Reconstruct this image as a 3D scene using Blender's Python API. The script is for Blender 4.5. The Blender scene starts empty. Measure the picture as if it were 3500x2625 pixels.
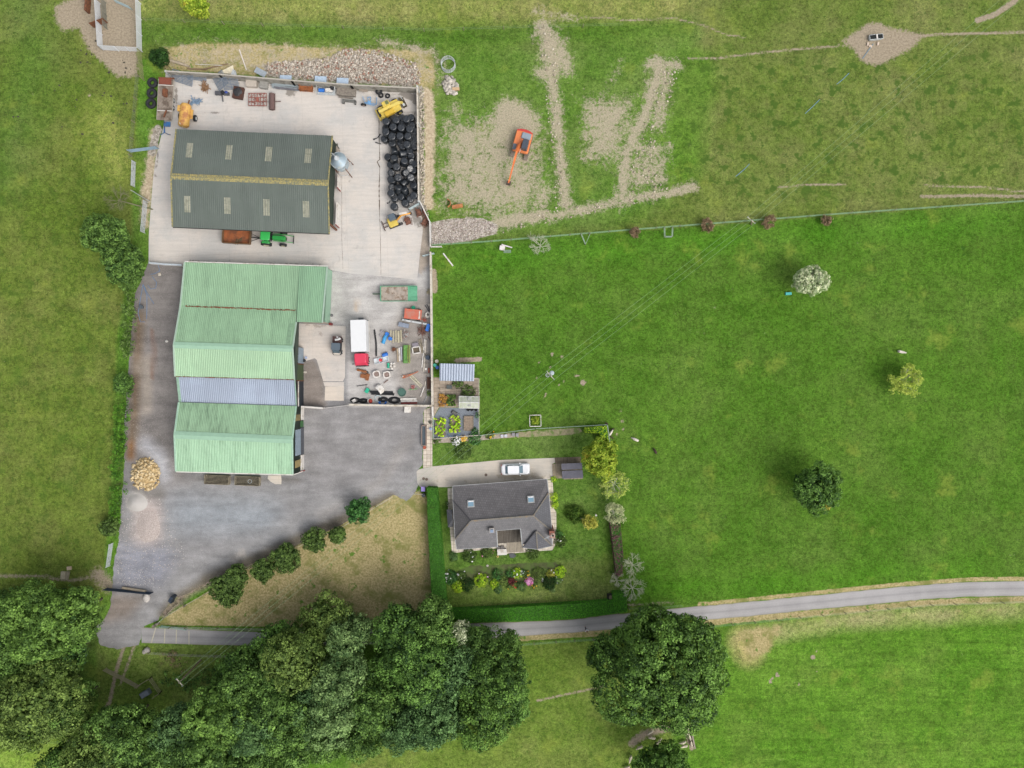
import bpy, math, random
import numpy as np
from mathutils import Matrix, Vector, noise as mnoise
from mathutils.geometry import delaunay_2d_cdt
R = math.radians
SC = bpy.context.scene
COL = SC.collection
H = 115.0                      # flying height of the drone, metres
S = 1.442 * H / 3500.0         # ground metres per photo pixel
def P(px, py, z=0.0):          # a spot on the survey picture -> its place in the world at height z
    k = S * (1 - z / H)
    return Vector(((px - 1750) * k, (1312.5 - py) * k, z))
# ------------------------------------------------------------------ camera, sky, sun, exposure
cam = bpy.data.objects.new('camera', bpy.data.cameras.new('camera')); COL.objects.link(cam)
cam.location = (0, 0, H); cam.rotation_euler = (0, 0, 0)
cam.data.sensor_width = 36; cam.data.lens = 36 / 1.442
cam.data.clip_start = 1; cam.data.clip_end = 6000
SC.camera = cam
SUN_EL, SUN_AZ = 52, 128       # compass azimuth, clockwise from the top of the picture
w = bpy.data.worlds.new("World"); SC.world = w; w.use_nodes = True
nt = w.node_tree; nt.nodes.clear()
sky = nt.nodes.new('ShaderNodeTexSky'); sky.sky_type = 'NISHITA'; sky.sun_disc = False
sky.sun_elevation = R(SUN_EL); sky.sun_rotation = R(SUN_AZ); sky.dust_density = 6; sky.air_density = 1.2; sky.ozone_density = 0.5
hs = nt.nodes.new('ShaderNodeHueSaturation'); hs.inputs['Saturation'].default_value = 0.35
bg = nt.nodes.new('ShaderNodeBackground'); bg.inputs['Strength'].default_value = 0.15
wo = nt.nodes.new('ShaderNodeOutputWorld')
nt.links.new(sky.outputs[0], hs.inputs['Color']); nt.links.new(hs.outputs[0], bg.inputs[0]); nt.links.new(bg.outputs[0], wo.inputs[0])
sl = bpy.data.lights.new('sun', 'SUN'); sl.energy = 0.8; sl.angle = R(42); sl.color = (1, 0.965, 0.91)
so = bpy.data.objects.new('sun', sl); COL.objects.link(so)
sd = Vector((math.sin(R(SUN_AZ)) * math.cos(R(SUN_EL)), math.cos(R(SUN_AZ)) * math.cos(R(SUN_EL)), math.sin(R(SUN_EL))))
so.rotation_euler = sd.to_track_quat('Z', 'Y').to_euler(); so.location = sd * 200
SC.view_settings.view_transform = 'Standard'; SC.view_settings.look = 'None'
SC.view_settings.exposure = 0.36; SC.view_settings.gamma = 1
EXPO_K = 1.45
# ------------------------------------------------------------------ colour and materials
def lin(c):
    c = c / 255.0
    return c / 12.92 if c <= 0.04045 else ((c + 0.055) / 1.055) ** 2.4
def C(r, g, b, k=1.0):
    return tuple(min(0.86, lin(v) / EXPO_K * k) for v in (r, g, b))
class NG:
    def __init__(s, name):
        s.m = bpy.data.materials.new(name); s.m.use_nodes = True
        s.t = s.m.node_tree; s.t.nodes.clear()
        s.out = s.n('ShaderNodeOutputMaterial'); s.b = s.n('ShaderNodeBsdfPrincipled')
        s.l(s.b.outputs[0], s.out.inputs[0]); s.pos = s.n('ShaderNodeNewGeometry').outputs['Position']
    def n(s, t): return s.t.nodes.new(t)
    def l(s, a, b): s.t.links.new(a, b)
    def put(s, sock, v):
        if isinstance(v, bpy.types.NodeSocket): s.l(v, sock)
        else:
            if hasattr(sock.default_value, '__len__') and not hasattr(v, '__len__'): v = (v,) * len(sock.default_value)
            if hasattr(v, '__len__') and len(v) == 3 and len(sock.default_value) == 4: v = (*v, 1)
            sock.default_value = v
    def mapp(s, scale=(1, 1, 1), rot=(0, 0, 0), vec=None, loc=(0, 0, 0)):
        q = s.n('ShaderNodeMapping'); s.l(vec or s.pos, q.inputs[0])
        q.inputs['Scale'].default_value = scale; q.inputs['Rotation'].default_value = rot; q.inputs['Location'].default_value = loc
        return q.outputs[0]
    def noise(s, scale, detail=4, rough=0.55, vec=None, dist=0.0, col=False):
        q = s.n('ShaderNodeTexNoise'); s.l(vec or s.pos, q.inputs['Vector'])
        q.inputs['Scale'].default_value = scale; q.inputs['Detail'].default_value = detail
        q.inputs['Roughness'].default_value = rough; q.inputs['Distortion'].default_value = dist
        return q.outputs['Color' if col else 0]
    def vor(s, scale, vec=None, out='Color', rnd=1.0):
        q = s.n('ShaderNodeTexVoronoi'); s.l(vec or s.pos, q.inputs['Vector']); q.inputs['Scale'].default_value = scale
        q.inputs['Randomness'].default_value = rnd
        return q.outputs[out]
    def ma(s, op, a, b=0.0, c=None, clamp=False):
        q = s.n('ShaderNodeMath'); q.operation = op; q.use_clamp = clamp
        s.put(q.inputs[0], a); s.put(q.inputs[1], b)
        if c is not None: s.put(q.inputs[2], c)
        return q.outputs[0]
    def ss(s, x, lo, hi):
        q = s.n('ShaderNodeMapRange'); q.interpolation_type = 'SMOOTHSTEP'; s.put(q.inputs[0], x)
        q.inputs[1].default_value = lo; q.inputs[2].default_value = hi
        return q.outputs[0]
    def lr(s, x, lo, hi, a, b):
        q = s.n('ShaderNodeMapRange'); s.put(q.inputs[0], x)
        for i, v in enumerate((lo, hi, a, b)): q.inputs[i + 1].default_value = v
        return q.outputs[0]
    def mix(s, f, a, b, mode='MIX'):
        q = s.n('ShaderNodeMix'); q.data_type = 'RGBA'; q.blend_type = mode
        s.put(q.inputs[0], f); s.put(q.inputs[6], a); s.put(q.inputs[7], b)
        return q.outputs[2]
    def attr(s, name, out='Fac'):
        q = s.n('ShaderNodeAttribute'); q.attribute_name = name
        return q.outputs[out]
    def fin(s, col, rough=0.8, metal=0.0, bump=None, bs=0.3, bd=0.05, spec=None):
        s.put(s.b.inputs['Base Color'], col); s.put(s.b.inputs['Roughness'], rough); s.put(s.b.inputs['Metallic'], metal)
        if spec is not None: s.b.inputs['Specular IOR Level'].default_value = spec
        if bump is not None:
            q = s.n('ShaderNodeBump'); q.inputs['Strength'].default_value = bs; q.inputs['Distance'].default_value = bd
            s.put(q.inputs['Height'], bump); s.l(q.outputs[0], s.b.inputs['Normal'])
        return s.m
_mc = {}
def mat(name, rgb, rough=0.7, metal=0.0, var=0.18, scale=2.5, stain=None, sa=0.5, ss=1.2, bump=0.25):
    """weathered surface: rgb is how it shows in the picture"""
    if name in _mc: return _mc[name]
    g = NG(name); c = C(*rgb)
    n1 = g.noise(scale, 6, 0.65)
    k = g.lr(n1, 0.3, 0.7, 1 - var, 1 + var)
    col = g.mix(1.0, c, k, 'MULTIPLY')
    if stain:
        n2 = g.noise(ss, 5, 0.65, g.mapp(loc=(7, 3, 1)))
        col = g.mix(g.ma('MULTIPLY', g.ss(n2, 0.62 - 0.3 * sa, 0.72 - 0.2 * sa), 0.85), col, C(*stain))
    _mc[name] = g.fin(col, rough, metal, g.noise(scale * 6, 3), bump, 0.01)
    return _mc[name]
# ------------------------------------------------------------------ mesh builder
class MB:
    def __init__(s): s.v = []; s.f = []; s.mi = []; s.M = Matrix.Identity(4)
    def at(s, x=0, y=0, z=0, rz=0, rx=0, ry=0, sc=1):
        s.M = Matrix.Translation((x, y, z)) @ Matrix.Rotation(rz, 4, 'Z') @ Matrix.Rotation(ry, 4, 'Y') @ Matrix.Rotation(rx, 4, 'X') @ Matrix.Scale(sc, 4)
        return s
    def add(s, vs, fs, mi=0):
        o = len(s.v)
        s.v += [tuple(s.M @ Vector(q)) for q in vs]; s.f += [tuple(o + i for i in f) for f in fs]; s.mi += [mi] * len(fs)
        return s
    def box(s, cx, cy, z0, sx, sy, sz, rz=0, mi=0, tx=1.0, ty=1.0):
        c, n = math.cos(rz), math.sin(rz); vs = []
        for z, ax, ay in ((z0, 1, 1), (z0 + sz, tx, ty)):
            for a, b in ((-1, -1), (1, -1), (1, 1), (-1, 1)):
                x, y = a * sx * ax / 2, b * sy * ay / 2
                vs.append((cx + x * c - y * n, cy + x * n + y * c, z))
        return s.add(vs, [(3, 2, 1, 0), (4, 5, 6, 7), (0, 1, 5, 4), (1, 2, 6, 5), (2, 3, 7, 6), (3, 0, 4, 7)], mi)
    def beam(s, p, q, wd, ht, mi=0):
        p, q = Vector(p), Vector(q); d = (q - p)
        if d.length < 1e-6: return s
        d.normalize(); up = Vector((0, 0, 1)) if abs(d.z) < 0.9 else Vector((1, 0, 0))
        a = d.cross(up).normalized() * wd / 2; b = a.cross(d).normalized() * ht / 2
        vs = [p - a - b, p + a - b, p + a + b, p - a + b, q - a - b, q + a - b, q + a + b, q - a + b]
        return s.add(vs, [(0, 1, 2, 3), (7, 6, 5, 4), (4, 5, 1, 0), (5, 6, 2, 1), (6, 7, 3, 2), (7, 4, 0, 3)], mi)
    def cyl(s, p, q, r0, r1=None, n=12, mi=0, caps=True):
        p, q = Vector(p), Vector(q); d = (q - p); r1 = r0 if r1 is None else r1
        if d.length < 1e-6: return s
        d.normalize(); up = Vector((0, 0, 1)) if abs(d.z) < 0.9 else Vector((1, 0, 0))
        a = d.cross(up).normalized(); b = a.cross(d).normalized(); vs = []
        for c, r in ((p, r0), (q, r1)):
            for i in range(n):
                t = 2 * math.pi * i / n; vs.append(c + a * (math.cos(t) * r) + b * (math.sin(t) * r))
        fs = [(i, (i + 1) % n, n + (i + 1) % n, n + i) for i in range(n)]
        if caps: fs += [tuple(range(n))[::-1], tuple(range(n, 2 * n))]
        return s.add(vs, fs, mi)
    def tube(s, pts, r, n=6, mi=0, closed=False):
        pts = [Vector(p) for p in pts]; m = len(pts); vs = []; rr = r if hasattr(r, '__len__') else [r] * m
        for i, p in enumerate(pts):
            d = (pts[(i + 1) % m] - pts[i - 1]) if closed else (pts[min(i + 1, m - 1)] - pts[max(i - 1, 0)])
            if d.length < 1e-9: d = Vector((1, 0, 0))
            d.normalize(); up = Vector((0, 0, 1)) if abs(d.z) < 0.9 else Vector((1, 0, 0))
            a = d.cross(up).normalized(); b = a.cross(d).normalized()
            for k in range(n):
                t = 2 * math.pi * k / n; vs.append(p + a * (math.cos(t) * rr[i]) + b * (math.sin(t) * rr[i]))
        fs = []
        for i in range(m if closed else m - 1):
            j = (i + 1) % m
            for k in range(n): fs.append((i * n + k, i * n + (k + 1) % n, j * n + (k + 1) % n, j * n + k))
        if not closed: fs += [tuple(range(n))[::-1], tuple(range((m - 1) * n, m * n))]
        return s.add(vs, fs, mi)
    def loft(s, loops, mi=0, caps=True):
        n = len(loops[0]); vs = [p for L in loops for p in L]; fs = []
        for i in range(len(loops) - 1):
            for k in range(n): fs.append((i * n + k, i * n + (k + 1) % n, (i + 1) * n + (k + 1) % n, (i + 1) * n + k))
        if caps: fs += [tuple(range(n))[::-1], tuple(range((len(loops) - 1) * n, len(loops) * n))]
        return s.add(vs, fs, mi)
    def prism(s, poly, z0, z1, mi=0):
        return s.loft([[(x, y, z0) for x, y in poly], [(x, y, z1) for x, y in poly]], mi)
    def lathe(s, prof, n=20, mi=0):
        return s.loft([[(r * math.cos(2 * math.pi * k / n), r * math.sin(2 * math.pi * k / n), z) for k in range(n)] for r, z in prof], mi)
    def ell(s, c, r, n=12, m=8, mi=0, rough=0.0, seed=0):
        rg = random.Random(seed); loops = []
        for i in range(m + 1):
            t = math.pi * i / m - math.pi / 2
            k0 = max(math.cos(t), 0.03)
            loops.append([(c[0] + r[0] * k0 * math.cos(2 * math.pi * k / n) * (1 + rough * rg.uniform(-1, 1)), c[1] + r[1] * k0 * math.sin(2 * math.pi * k / n) * (1 + rough * rg.uniform(-1, 1)), c[2] + r[2] * math.sin(t) * (1 + rough * rg.uniform(-1, 1) * .5)) for k in range(n)])
        return s.loft(loops, mi)
    def torus(s, c, R0, r0, n=20, m=10, ax='Z', mi=0):
        vs, fs = [], []
        for i in range(n):
            t = 2 * math.pi * i / n
            for k in range(m):
                u = 2 * math.pi * k / m; q = R0 + r0 * math.cos(u); x, y, z = q * math.cos(t), q * math.sin(t), r0 * math.sin(u)
                if ax == 'Y': x, y, z = x, z, y
                elif ax == 'X': x, y, z = z, x, y
                vs.append((c[0] + x, c[1] + y, c[2] + z))
                fs.append((i * m + k, i * m + (k + 1) % m, ((i + 1) % n) * m + (k + 1) % m, ((i + 1) % n) * m + k))
        return s.add(vs, fs, mi)
    def build(s, name, mats, parent=None, origin=None, smooth=False):
        me = bpy.data.meshes.new(name)
        o = Vector(origin) if origin is not None else Vector((0, 0, 0))
        me.from_pydata([(v[0] - o.x, v[1] - o.y, v[2] - o.z) for v in s.v] if origin is not None else s.v, [], s.f)
        if not isinstance(mats, (list, tuple)): mats = [mats]
        for m in mats: me.materials.append(m)
        if any(s.mi): me.polygons.foreach_set('material_index', s.mi)
        if smooth: me.polygons.foreach_set('use_smooth', [True] * len(s.f))
        me.update()
        ob = bpy.data.objects.new(name, me); COL.objects.link(ob)
        if parent is not None: ob.parent = parent
        elif origin is not None: ob.location = o
        return ob
def tag(o, label, cat, group=None):
    o['label'] = label; o['category'] = cat
    if any(q in o.name for q in ('wall', 'beam', 'board', 'post', 'window', 'slab', 'panel')): o['kind'] = 'thing'
    if group: o['group'] = group
    return o
def structure(o, label=None):
    o['kind'] = 'structure'
    if label: o['label'] = label
    return o
def thing(name, label, cat, loc=(0, 0, 0), rz=0, group=None):
    o = bpy.data.objects.new(name, None); COL.objects.link(o); o.empty_display_size = 0.3
    o.location = loc; o.rotation_euler = (0, 0, rz)
    return tag(o, label, cat, group)
def kids(o): return [c for c in bpy.data.objects if c.parent == o]
def copy_tree(o, ks=None, loc=None, rot=None, label=None, group=None, scale=None):
    c = o.copy(); COL.objects.link(c)
    for ch in (kids(o) if ks is None else ks):
        d = ch.copy(); COL.objects.link(d); d.parent = c
        for g in [q for q in ch.children]:
            e = g.copy(); COL.objects.link(e); e.parent = d
    if loc is not None: c.location = loc
    if rot is not None: c.rotation_euler = rot if hasattr(rot, '__len__') else (0, 0, rot)
    if label: c['label'] = label
    if group: c['group'] = group
    if scale: c.scale = (scale,) * 3
    return c
def one(name, mb, mats, label, cat, loc=(0, 0, 0), rz=0, group=None, smooth=False, rot=None):
    """a thing that is one mesh, modelled around its own origin"""
    o = mb.build(name, mats, smooth=smooth); o.location = loc; o.rotation_euler = rot or (0, 0, rz)
    return tag(o, label, cat, group)
def rrect(L, W, r, z, cx=0, cy=0, n=5):
    pts = []
    for sx, sy, a0 in ((1, 1, 0), (-1, 1, 90), (-1, -1, 180), (1, -1, 270)):
        for i in range(n):
            a = R(a0 + 90 * i / (n - 1)); pts.append((cx + sx * (L / 2 - r) + r * math.cos(a), cy + sy * (W / 2 - r) + r * math.sin(a), z))
    return pts
def pang(a, b):        # heading of the line a->b given on the survey picture
    return math.atan2(-(b[1] - a[1]), b[0] - a[0])
# ------------------------------------------------------------------ fast numpy meshes
def np_mesh(name, V, F, attrs=(), mats=(), loc=None):
    me = bpy.data.meshes.new(name); nv, nf, k = len(V), len(F), F.shape[1]
    me.vertices.add(nv); me.vertices.foreach_set('co', np.ascontiguousarray(V, dtype=np.float32).ravel())
    me.loops.add(nf * k); me.loops.foreach_set('vertex_index', F.ravel().astype(np.int32))
    me.polygons.add(nf); me.polygons.foreach_set('loop_start', (np.arange(nf) * k).astype(np.int32))
    me.polygons.foreach_set('loop_total', np.full(nf, k, dtype=np.int32))
    for an, kind, arr in attrs:
        a = me.attributes.new(an, kind, 'POINT')
        a.data.foreach_set('color' if kind == 'FLOAT_COLOR' else 'value', np.ascontiguousarray(arr, dtype=np.float32).ravel())
    for m in mats: me.materials.append(m)
    me.update(calc_edges=True); me.validate()
    o = bpy.data.objects.new(name, me); COL.objects.link(o)
    if loc is not None: o.location = loc
    return o
def stroke(X, Y, pts, wd, soft=6.0):
    """1 inside a brush stroke of half width wd (picture pixels) along pts, fading over soft"""
    pts = np.array(pts, float); best = np.full(X.shape, 1e9)
    if len(pts) == 1: best = np.hypot(X - pts[0][0], Y - pts[0][1])
    for a, b in zip(pts[:-1], pts[1:]):
        d = b - a; L = d @ d
        t = np.clip(((X - a[0]) * d[0] + (Y - a[1]) * d[1]) / max(L, 1e-9), 0, 1)
        best = np.minimum(best, np.hypot(X - a[0] - t * d[0], Y - a[1] - t * d[1]))
    return np.clip((wd + soft / 2 - best) / soft, 0, 1)
def inside(X, Y, poly):
    poly = np.array(poly, float); r = np.zeros(X.shape, bool); j = len(poly) - 1
    for i in range(len(poly)):
        xi, yi = poly[i]; xj, yj = poly[j]
        with np.errstate(divide='ignore', invalid='ignore'):
            r ^= ((yi > Y) != (yj > Y)) & (X < (xj - xi) * (Y - yi) / (yj - yi + 1e-12) + xi)
        j = i
    return r
def softpoly(X, Y, poly, soft=8.0):
    ins = inside(X, Y, poly); p = list(poly) + [poly[0]]
    edge = 1e9 * np.ones(X.shape); q = np.array(p, float)
    for a, b in zip(q[:-1], q[1:]):
        d = b - a; t = np.clip(((X - a[0]) * d[0] + (Y - a[1]) * d[1]) / max(d @ d, 1e-9), 0, 1)
        edge = np.minimum(edge, np.hypot(X - a[0] - t * d[0], Y - a[1] - t * d[1]))
    sd = np.where(ins, edge, -edge)
    return np.clip(sd / soft + 0.5, 0, 1)
def mx(*a):
    r = a[0]
    for b in a[1:]: r = np.maximum(r, b)
    return r
def sheet(name, poly, z, m, attrf=None, step=0.0, jag=0.0, seed=1):
    """a flat piece of ground with (slightly ragged) outline given on the survey picture"""
    rg = random.Random(seed); pts = []
    for a, b in zip(poly, poly[1:] + poly[:1]):
        L = math.hypot(b[0] - a[0], b[1] - a[1]); k = max(1, int(L / 12)) if jag else 1
        for i in range(k):
            t = i / k; q = 0 if i == 0 and not jag else jag
            pts.append((a[0] + (b[0] - a[0]) * t + rg.uniform(-q, q), a[1] + (b[1] - a[1]) * t + rg.uniform(-q, q)))
    W = [P(x, y)[:2] for x, y in pts]; n = len(W)
    co = [Vector(q) for q in W]
    if step:
        A = np.array(W); xs = np.arange(A[:, 0].min(), A[:, 0].max(), step); ys = np.arange(A[:, 1].min(), A[:, 1].max(), step)
        GX, GY = np.meshgrid(xs, ys); ins = inside(GX, GY, A)
        co += [Vector((x, y)) for x, y in zip(GX[ins], GY[ins])]
    vs, es, fs, *_ = delaunay_2d_cdt(co, [(i, (i + 1) % n) for i in range(n)], [], 1, 1e-5)
    V = np.array([(v.x, v.y, z) for v in vs]); F = np.array([f[:3] for f in fs])
    a, b, c = V[F[:, 0]], V[F[:, 1]], V[F[:, 2]]
    cr = np.cross(b - a, c - a)[:, 2]; F[cr < 0] = F[cr < 0][:, ::-1]
    X = V[:, 0] / S + 1750; Y = 1312.5 - V[:, 1] / S
    return structure(np_mesh(name, V, F, attrf(X, Y) if attrf else (), [m]))
# ================================================================== GROUND
def colarr(shape, rgb): return np.broadcast_to(np.array(C(*rgb)), shape + (3,)).copy()
def ground_fields(X, Y):
    sh = X.shape
    T = colarr(sh, (84, 126, 42))
    def lay(m, rgb):
        T[:] = T * (1 - m[..., None]) + np.array(C(*rgb)) * m[..., None]
    lay(softpoly(X, Y, [(-9e3, -9e3), (480, -9e3), (478, 260), (455, 540), (450, 860), (400, 1150), (380, 1650), (350, 2010), (330, 2060), (-9e3, 2060)], 10), (93, 116, 46))
    lay(stroke(X, Y, [(60, -50), (120, 200), (60, 420), (0, 600)], 90, 160) * .8, (78, 112, 42))
    lay(stroke(X, Y, [(350, 420), (400, 560)], 60, 110), (126, 144, 68))
    lay(softpoly(X, Y, [(480, -9e3), (9e3, -9e3), (9e3, 690), (2180, 788), (1478, 838), (1478, 250), (480, 200)], 8), (98, 120, 54))
    lay(stroke(X, Y, [(480, 120), (1100, 110), (1480, 130), (2100, 110), (2350, 100)], 40, 50), (80, 116, 40))
    lay(softpoly(X, Y, [(1480, 170), (2390, 120), (2330, 480), (2280, 700), (2100, 780), (1480, 830)], 60), (88, 124, 48))
    lay(stroke(X, Y, [(2380, 240), (2330, 560)], 70, 60), (84, 124, 40))
    lay(stroke(X, Y, [(500, 0), (1450, 30), (2300, 10)], 50, 60) * .7, (128, 142, 74))
    lay(softpoly(X, Y, [(1478, 840), (2180, 790), (3500, 690), (9e3, 640), (9e3, 1985), (3314, 1982), (2749, 2030), (2391, 2066), (2143, 2080), (2090, 1500), (2077, 1455), (1640, 1490), (1640, 1230), (1478, 1230)], 6), (74, 114, 34))
    lay(stroke(X, Y, [(1550, 900), (2000, 860), (2500, 820), (3400, 760)], 40, 60) * .6, (72, 124, 30))
    lay(stroke(X, Y, [(2150, 2010), (2500, 2010), (3300, 1950)], 45, 60) * .6, (70, 122, 26))
    lay(softpoly(X, Y, [(2350, 2140), (3178, 2055), (9e3, 2045), (9e3, 9e3), (2250, 9e3)], 10), (84, 128, 38))
    lay(stroke(X, Y, [(2540, 2180), (2900, 2120), (3500, 2085)], 28, 46), (132, 150, 84))
    lay(stroke(X, Y, [(2540, 2190), (2560, 2230)], 40, 60), (158, 158, 100))
    lay(softpoly(X, Y, [(1700, 2200), (2300, 2180), (2300, 9e3), (900, 9e3), (1200, 2540)], 16), (98, 126, 50))
    lay(softpoly(X, Y, [(-9e3, 2520), (300, 2520), (230, 9e3), (-9e3, 9e3)], 16), (118, 152, 60))
    lay(softpoly(X, Y, [(1480, 1500), (2077, 1460), (2100, 1650), (2120, 2100), (1480, 2100)], 5), (84, 120, 46))
    lay(softpoly(X, Y, [(1530, 1960), (2090, 1900), (2110, 2080), (1535, 2090)], 40) * .8, (106, 128, 62))
    lay(softpoly(X, Y, [(-500, 2020), (330, 2030), (345, 2206), (-500, 2560)], 20), (74, 104, 40))
    lay(softpoly(X, Y, [(330, 2200), (950, 2205), (950, 2420), (330, 2480)], 14), (96, 124, 52))
    big = np.array([0.0])
    # bare soil, packed and pale (crisp), and scraped stony ground (patchy)
    soil = mx(
        softpoly(X, Y, [(190, 20), (235, 0), (330, -20), (500, -20), (472, 10), (470, 262), (400, 262), (352, 215), (300, 165), (270, 95), (215, 105), (190, 70)], 46),
        stroke(X, Y, [(2990, 150)], 72, 40) , softpoly(X, Y, [(2880, 140), (2920, 110), (3000, 85), (3070, 100), (3160, 120), (3110, 170), (3030, 210), (2980, 222), (2920, 170)], 46),
        stroke(X, Y, [(2350, 200), (2450, 200), (2600, 180), (2760, 165), (2900, 155)], 3.2, 15),
        stroke(X, Y, [(1980, 58), (2080, 60), (2140, 70), (2300, 62), (2400, 85), (2480, 118), (2545, 128)], 2.6, 15),
        stroke(X, Y, [(3100, 128), (3200, 118), (3500, 110), (3700, 110)], 4.5, 14),
        stroke(X, Y, [(3340, 70), (3400, 50), (3460, 10), (3500, -30)], 9, 14),
        stroke(X, Y, [(2660, 640), (2760, 632), (2890, 630)], 2.8, 16), stroke(X, Y, [(3160, 634), (3360, 640), (3500, 655)], 3, 16),
        stroke(X, Y, [(3150, 672), (3350, 668), (3500, 672), (3700, 660)], 5, 16),
        stroke(X, Y, [(1836, 2395), (1950, 2370), (2070, 2345)], 3.5, 12),
        stroke(X, Y, [(1340, 1940)], 0, 1), stroke(X, Y, [(-20, 1968), (150, 1970), (240, 1985), (330, 1970)], 7, 26) * .8, stroke(X, Y, [(335, 1965), (370, 2000)], 26, 70) * .9,
        stroke(X, Y, [(1640, 1228), (1560, 1232)], 8, 10), stroke(X, Y, [(1480, 930), (1484, 990)], 12, 16),
        stroke(X, Y, [(425, 2205), (395, 2300), (375, 2400), (330, 2480), (290, 2540)], 6, 18), stroke(X, Y, [(460, 2205), (430, 2290), (410, 2340)], 4, 16),
        stroke(X, Y, [(2340, 2490), (2365, 2560)], 7, 10), stroke(X, Y, [(2350, 2470), (2200, 2510), (2160, 2540)], 16, 26) * .8,
        stroke(X, Y, [(1530, 2088), (1860, 2072), (2027, 2061)], 4, 8) * .85, stroke(X, Y, [(2145, 2068), (2300, 2060)], 6, 22) * .7)
    for a, b, q in ((1887, 1210, 9), (1921, 1219, 8), (1840, 1240, 7), (1882, 1256, 7), (1928, 1304, 7), (1911, 1316, 6), (1833, 1290, 7), (1960, 1274, 5), (1969, 1283, 8), (1978, 1287, 6), (1993, 1308, 12), (1865, 1349, 8), (1857, 1364, 6), (1907, 1282, 5), (2120, 1403, 7), (2127, 1440, 8), (2129, 1469, 7), (2110, 1485, 7), (2120, 1480, 5), (1830, 1335, 5), (1854, 1184, 5),
                    (2655, 2302, 8), (2658, 2310, 9), (2633, 2330, 9), (2640, 2320, 7), (2730, 2338, 7), (2740, 2345, 4), (2778, 2246, 11), (2790, 2225, 6), (2812, 2272, 4), (2793, 2294, 5), (2715, 2332, 4), (250, 330, 6), (305, 325, 8), (700, 210, 10)):
        soil = np.maximum(soil, stroke(X, Y, [(a, b)], q - 2, 7) * .9)
    scrape = mx(
        stroke(X, Y, [(1857, 92), (1880, 160), (1900, 230), (1860, 250)], 34, 76), stroke(X, Y, [(1880, 120), (1905, 170), (1930, 235)], 30, 80),
        stroke(X, Y, [(1880, 250), (1895, 320), (1905, 420), (1915, 520), (1925, 620), (1930, 700)], 20, 54),
        stroke(X, Y, [(2255, 215), (2235, 300), (2200, 400), (2150, 500), (2130, 600), (2125, 690)], 24, 64),
        stroke(X, Y, [(2220, 220), (2310, 220)], 18, 50), stroke(X, Y, [(2270, 250), (2265, 350), (2240, 430)], 22, 80),
        stroke(X, Y, [(1700, 770), (1850, 745), (2000, 715), (2150, 680), (2300, 655), (2370, 640)], 16, 44),
        stroke(X, Y, [(1660, 780), (1760, 745), (1860, 735)], 20, 40), stroke(X, Y, [(1960, 60), (1830, 40)], 18, 40) * .62,
        softpoly(X, Y, [(1670, 400), (1720, 330), (1800, 350), (1850, 400), (1840, 470), (1790, 500), (1730, 545), (1680, 500)], 70),
        stroke(X, Y, [(1490, 600), (1530, 660), (1560, 640)], 26, 60) * .72, stroke(X, Y, [(1560, 380), (1550, 480), (1530, 620)], 26, 70) * .66,
        softpoly(X, Y, [(1500, 400), (1850, 380), (1880, 700), (1700, 760), (1500, 720)], 130) * .76,
        softpoly(X, Y, [(1980, 330), (2180, 330), (2120, 560), (1990, 560)], 90) * .76, stroke(X, Y, [(2050, 340), (2040, 430), (2020, 540)], 22, 50) * .66,
        softpoly(X, Y, [(2150, 480), (2300, 480), (2290, 640), (2130, 660)], 60) * .64, stroke(X, Y, [(2120, 220), (2060, 330)], 16, 60) * .58,
        softpoly(X, Y, [(1640, 640), (1800, 600), (1930, 620), (1900, 720), (1680, 770)], 90) * .66,
        softpoly(X, Y, [(1450, 180), (1530, 190), (1560, 260), (1560, 320), (1480, 300)], 40) * .50,
        stroke(X, Y, [(1300, 140), (1480, 180)], 20, 40) * .7)
    dry = mx(
        softpoly(X, Y, [(533, 2136), (600, 2085), (704, 2025), (860, 1935), (1050, 1850), (1180, 1785), (1344, 1692), (1425, 1680), (1462, 1720), (1478, 2090), (1478, 2140), (900, 2142)], 10),
        softpoly(X, Y, [(560, 160), (700, 140), (900, 150), (1100, 160), (1480, 170), (1495, 320), (1430, 300), (560, 240)], 30) * .8,
        stroke(X, Y, [(1598, 2194), (1860, 2176), (2080, 2162)], 10, 12), stroke(X, Y, [(2400, 2128), (2884, 2088), (3178, 2060), (3500, 2049)], 11, 14),
        stroke(X, Y, [(2390, 2066), (2749, 2030), (3065, 1998), (3314, 1980), (3500, 1978)], 7, 10) * .95,
        softpoly(X, Y, [(2510, 2150), (2680, 2130), (2640, 2230), (2560, 2270)], 50) * .75, stroke(X, Y, [(2600, 2140), (3100, 2100), (3500, 2080)], 14, 40) * .5,
        softpoly(X, Y, [(1420, 1665), (1470, 1700), (1478, 2100), (1460, 2100)], 10) * .6,
        stroke(X, Y, [(2030, 10), (2200, 20), (2350, 5)], 14, 50) * .45, stroke(X, Y, [(1960, 1980), (2090, 1960)], 20, 60) * .35)
    verge = stroke(X, Y, [(560, 2090), (640, 2020), (760, 1955), (900, 1895), (1070, 1825), (1200, 1768), (1330, 1705)], 9, 26)
    lay(stroke(X, Y, [(560, 2095), (640, 2025), (760, 1960), (900, 1900), (1070, 1830), (1200, 1772), (1330, 1710)], 16, 20), (132, 126, 108))
    soil = np.maximum(soil, verge * .62)
    scrape = mx(scrape * 1.12, softpoly(X, Y, [(540, 160), (700, 130), (1100, 150), (1300, 150), (1480, 190), (1500, 320), (1430, 300), (560, 240)], 70) * .58)
    sand = mx(stroke(X, Y, [(1462, 320), (1470, 420), (1466, 560), (1462, 700)], 18, 46),
              stroke(X, Y, [(740, 175), (900, 150), (1000, 160), (1120, 190)], 10, 70) * .75,
              softpoly(X, Y, [(514, 430), (560, 430), (540, 600), (514, 790), (470, 780), (480, 600)], 50) * .7)
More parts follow.
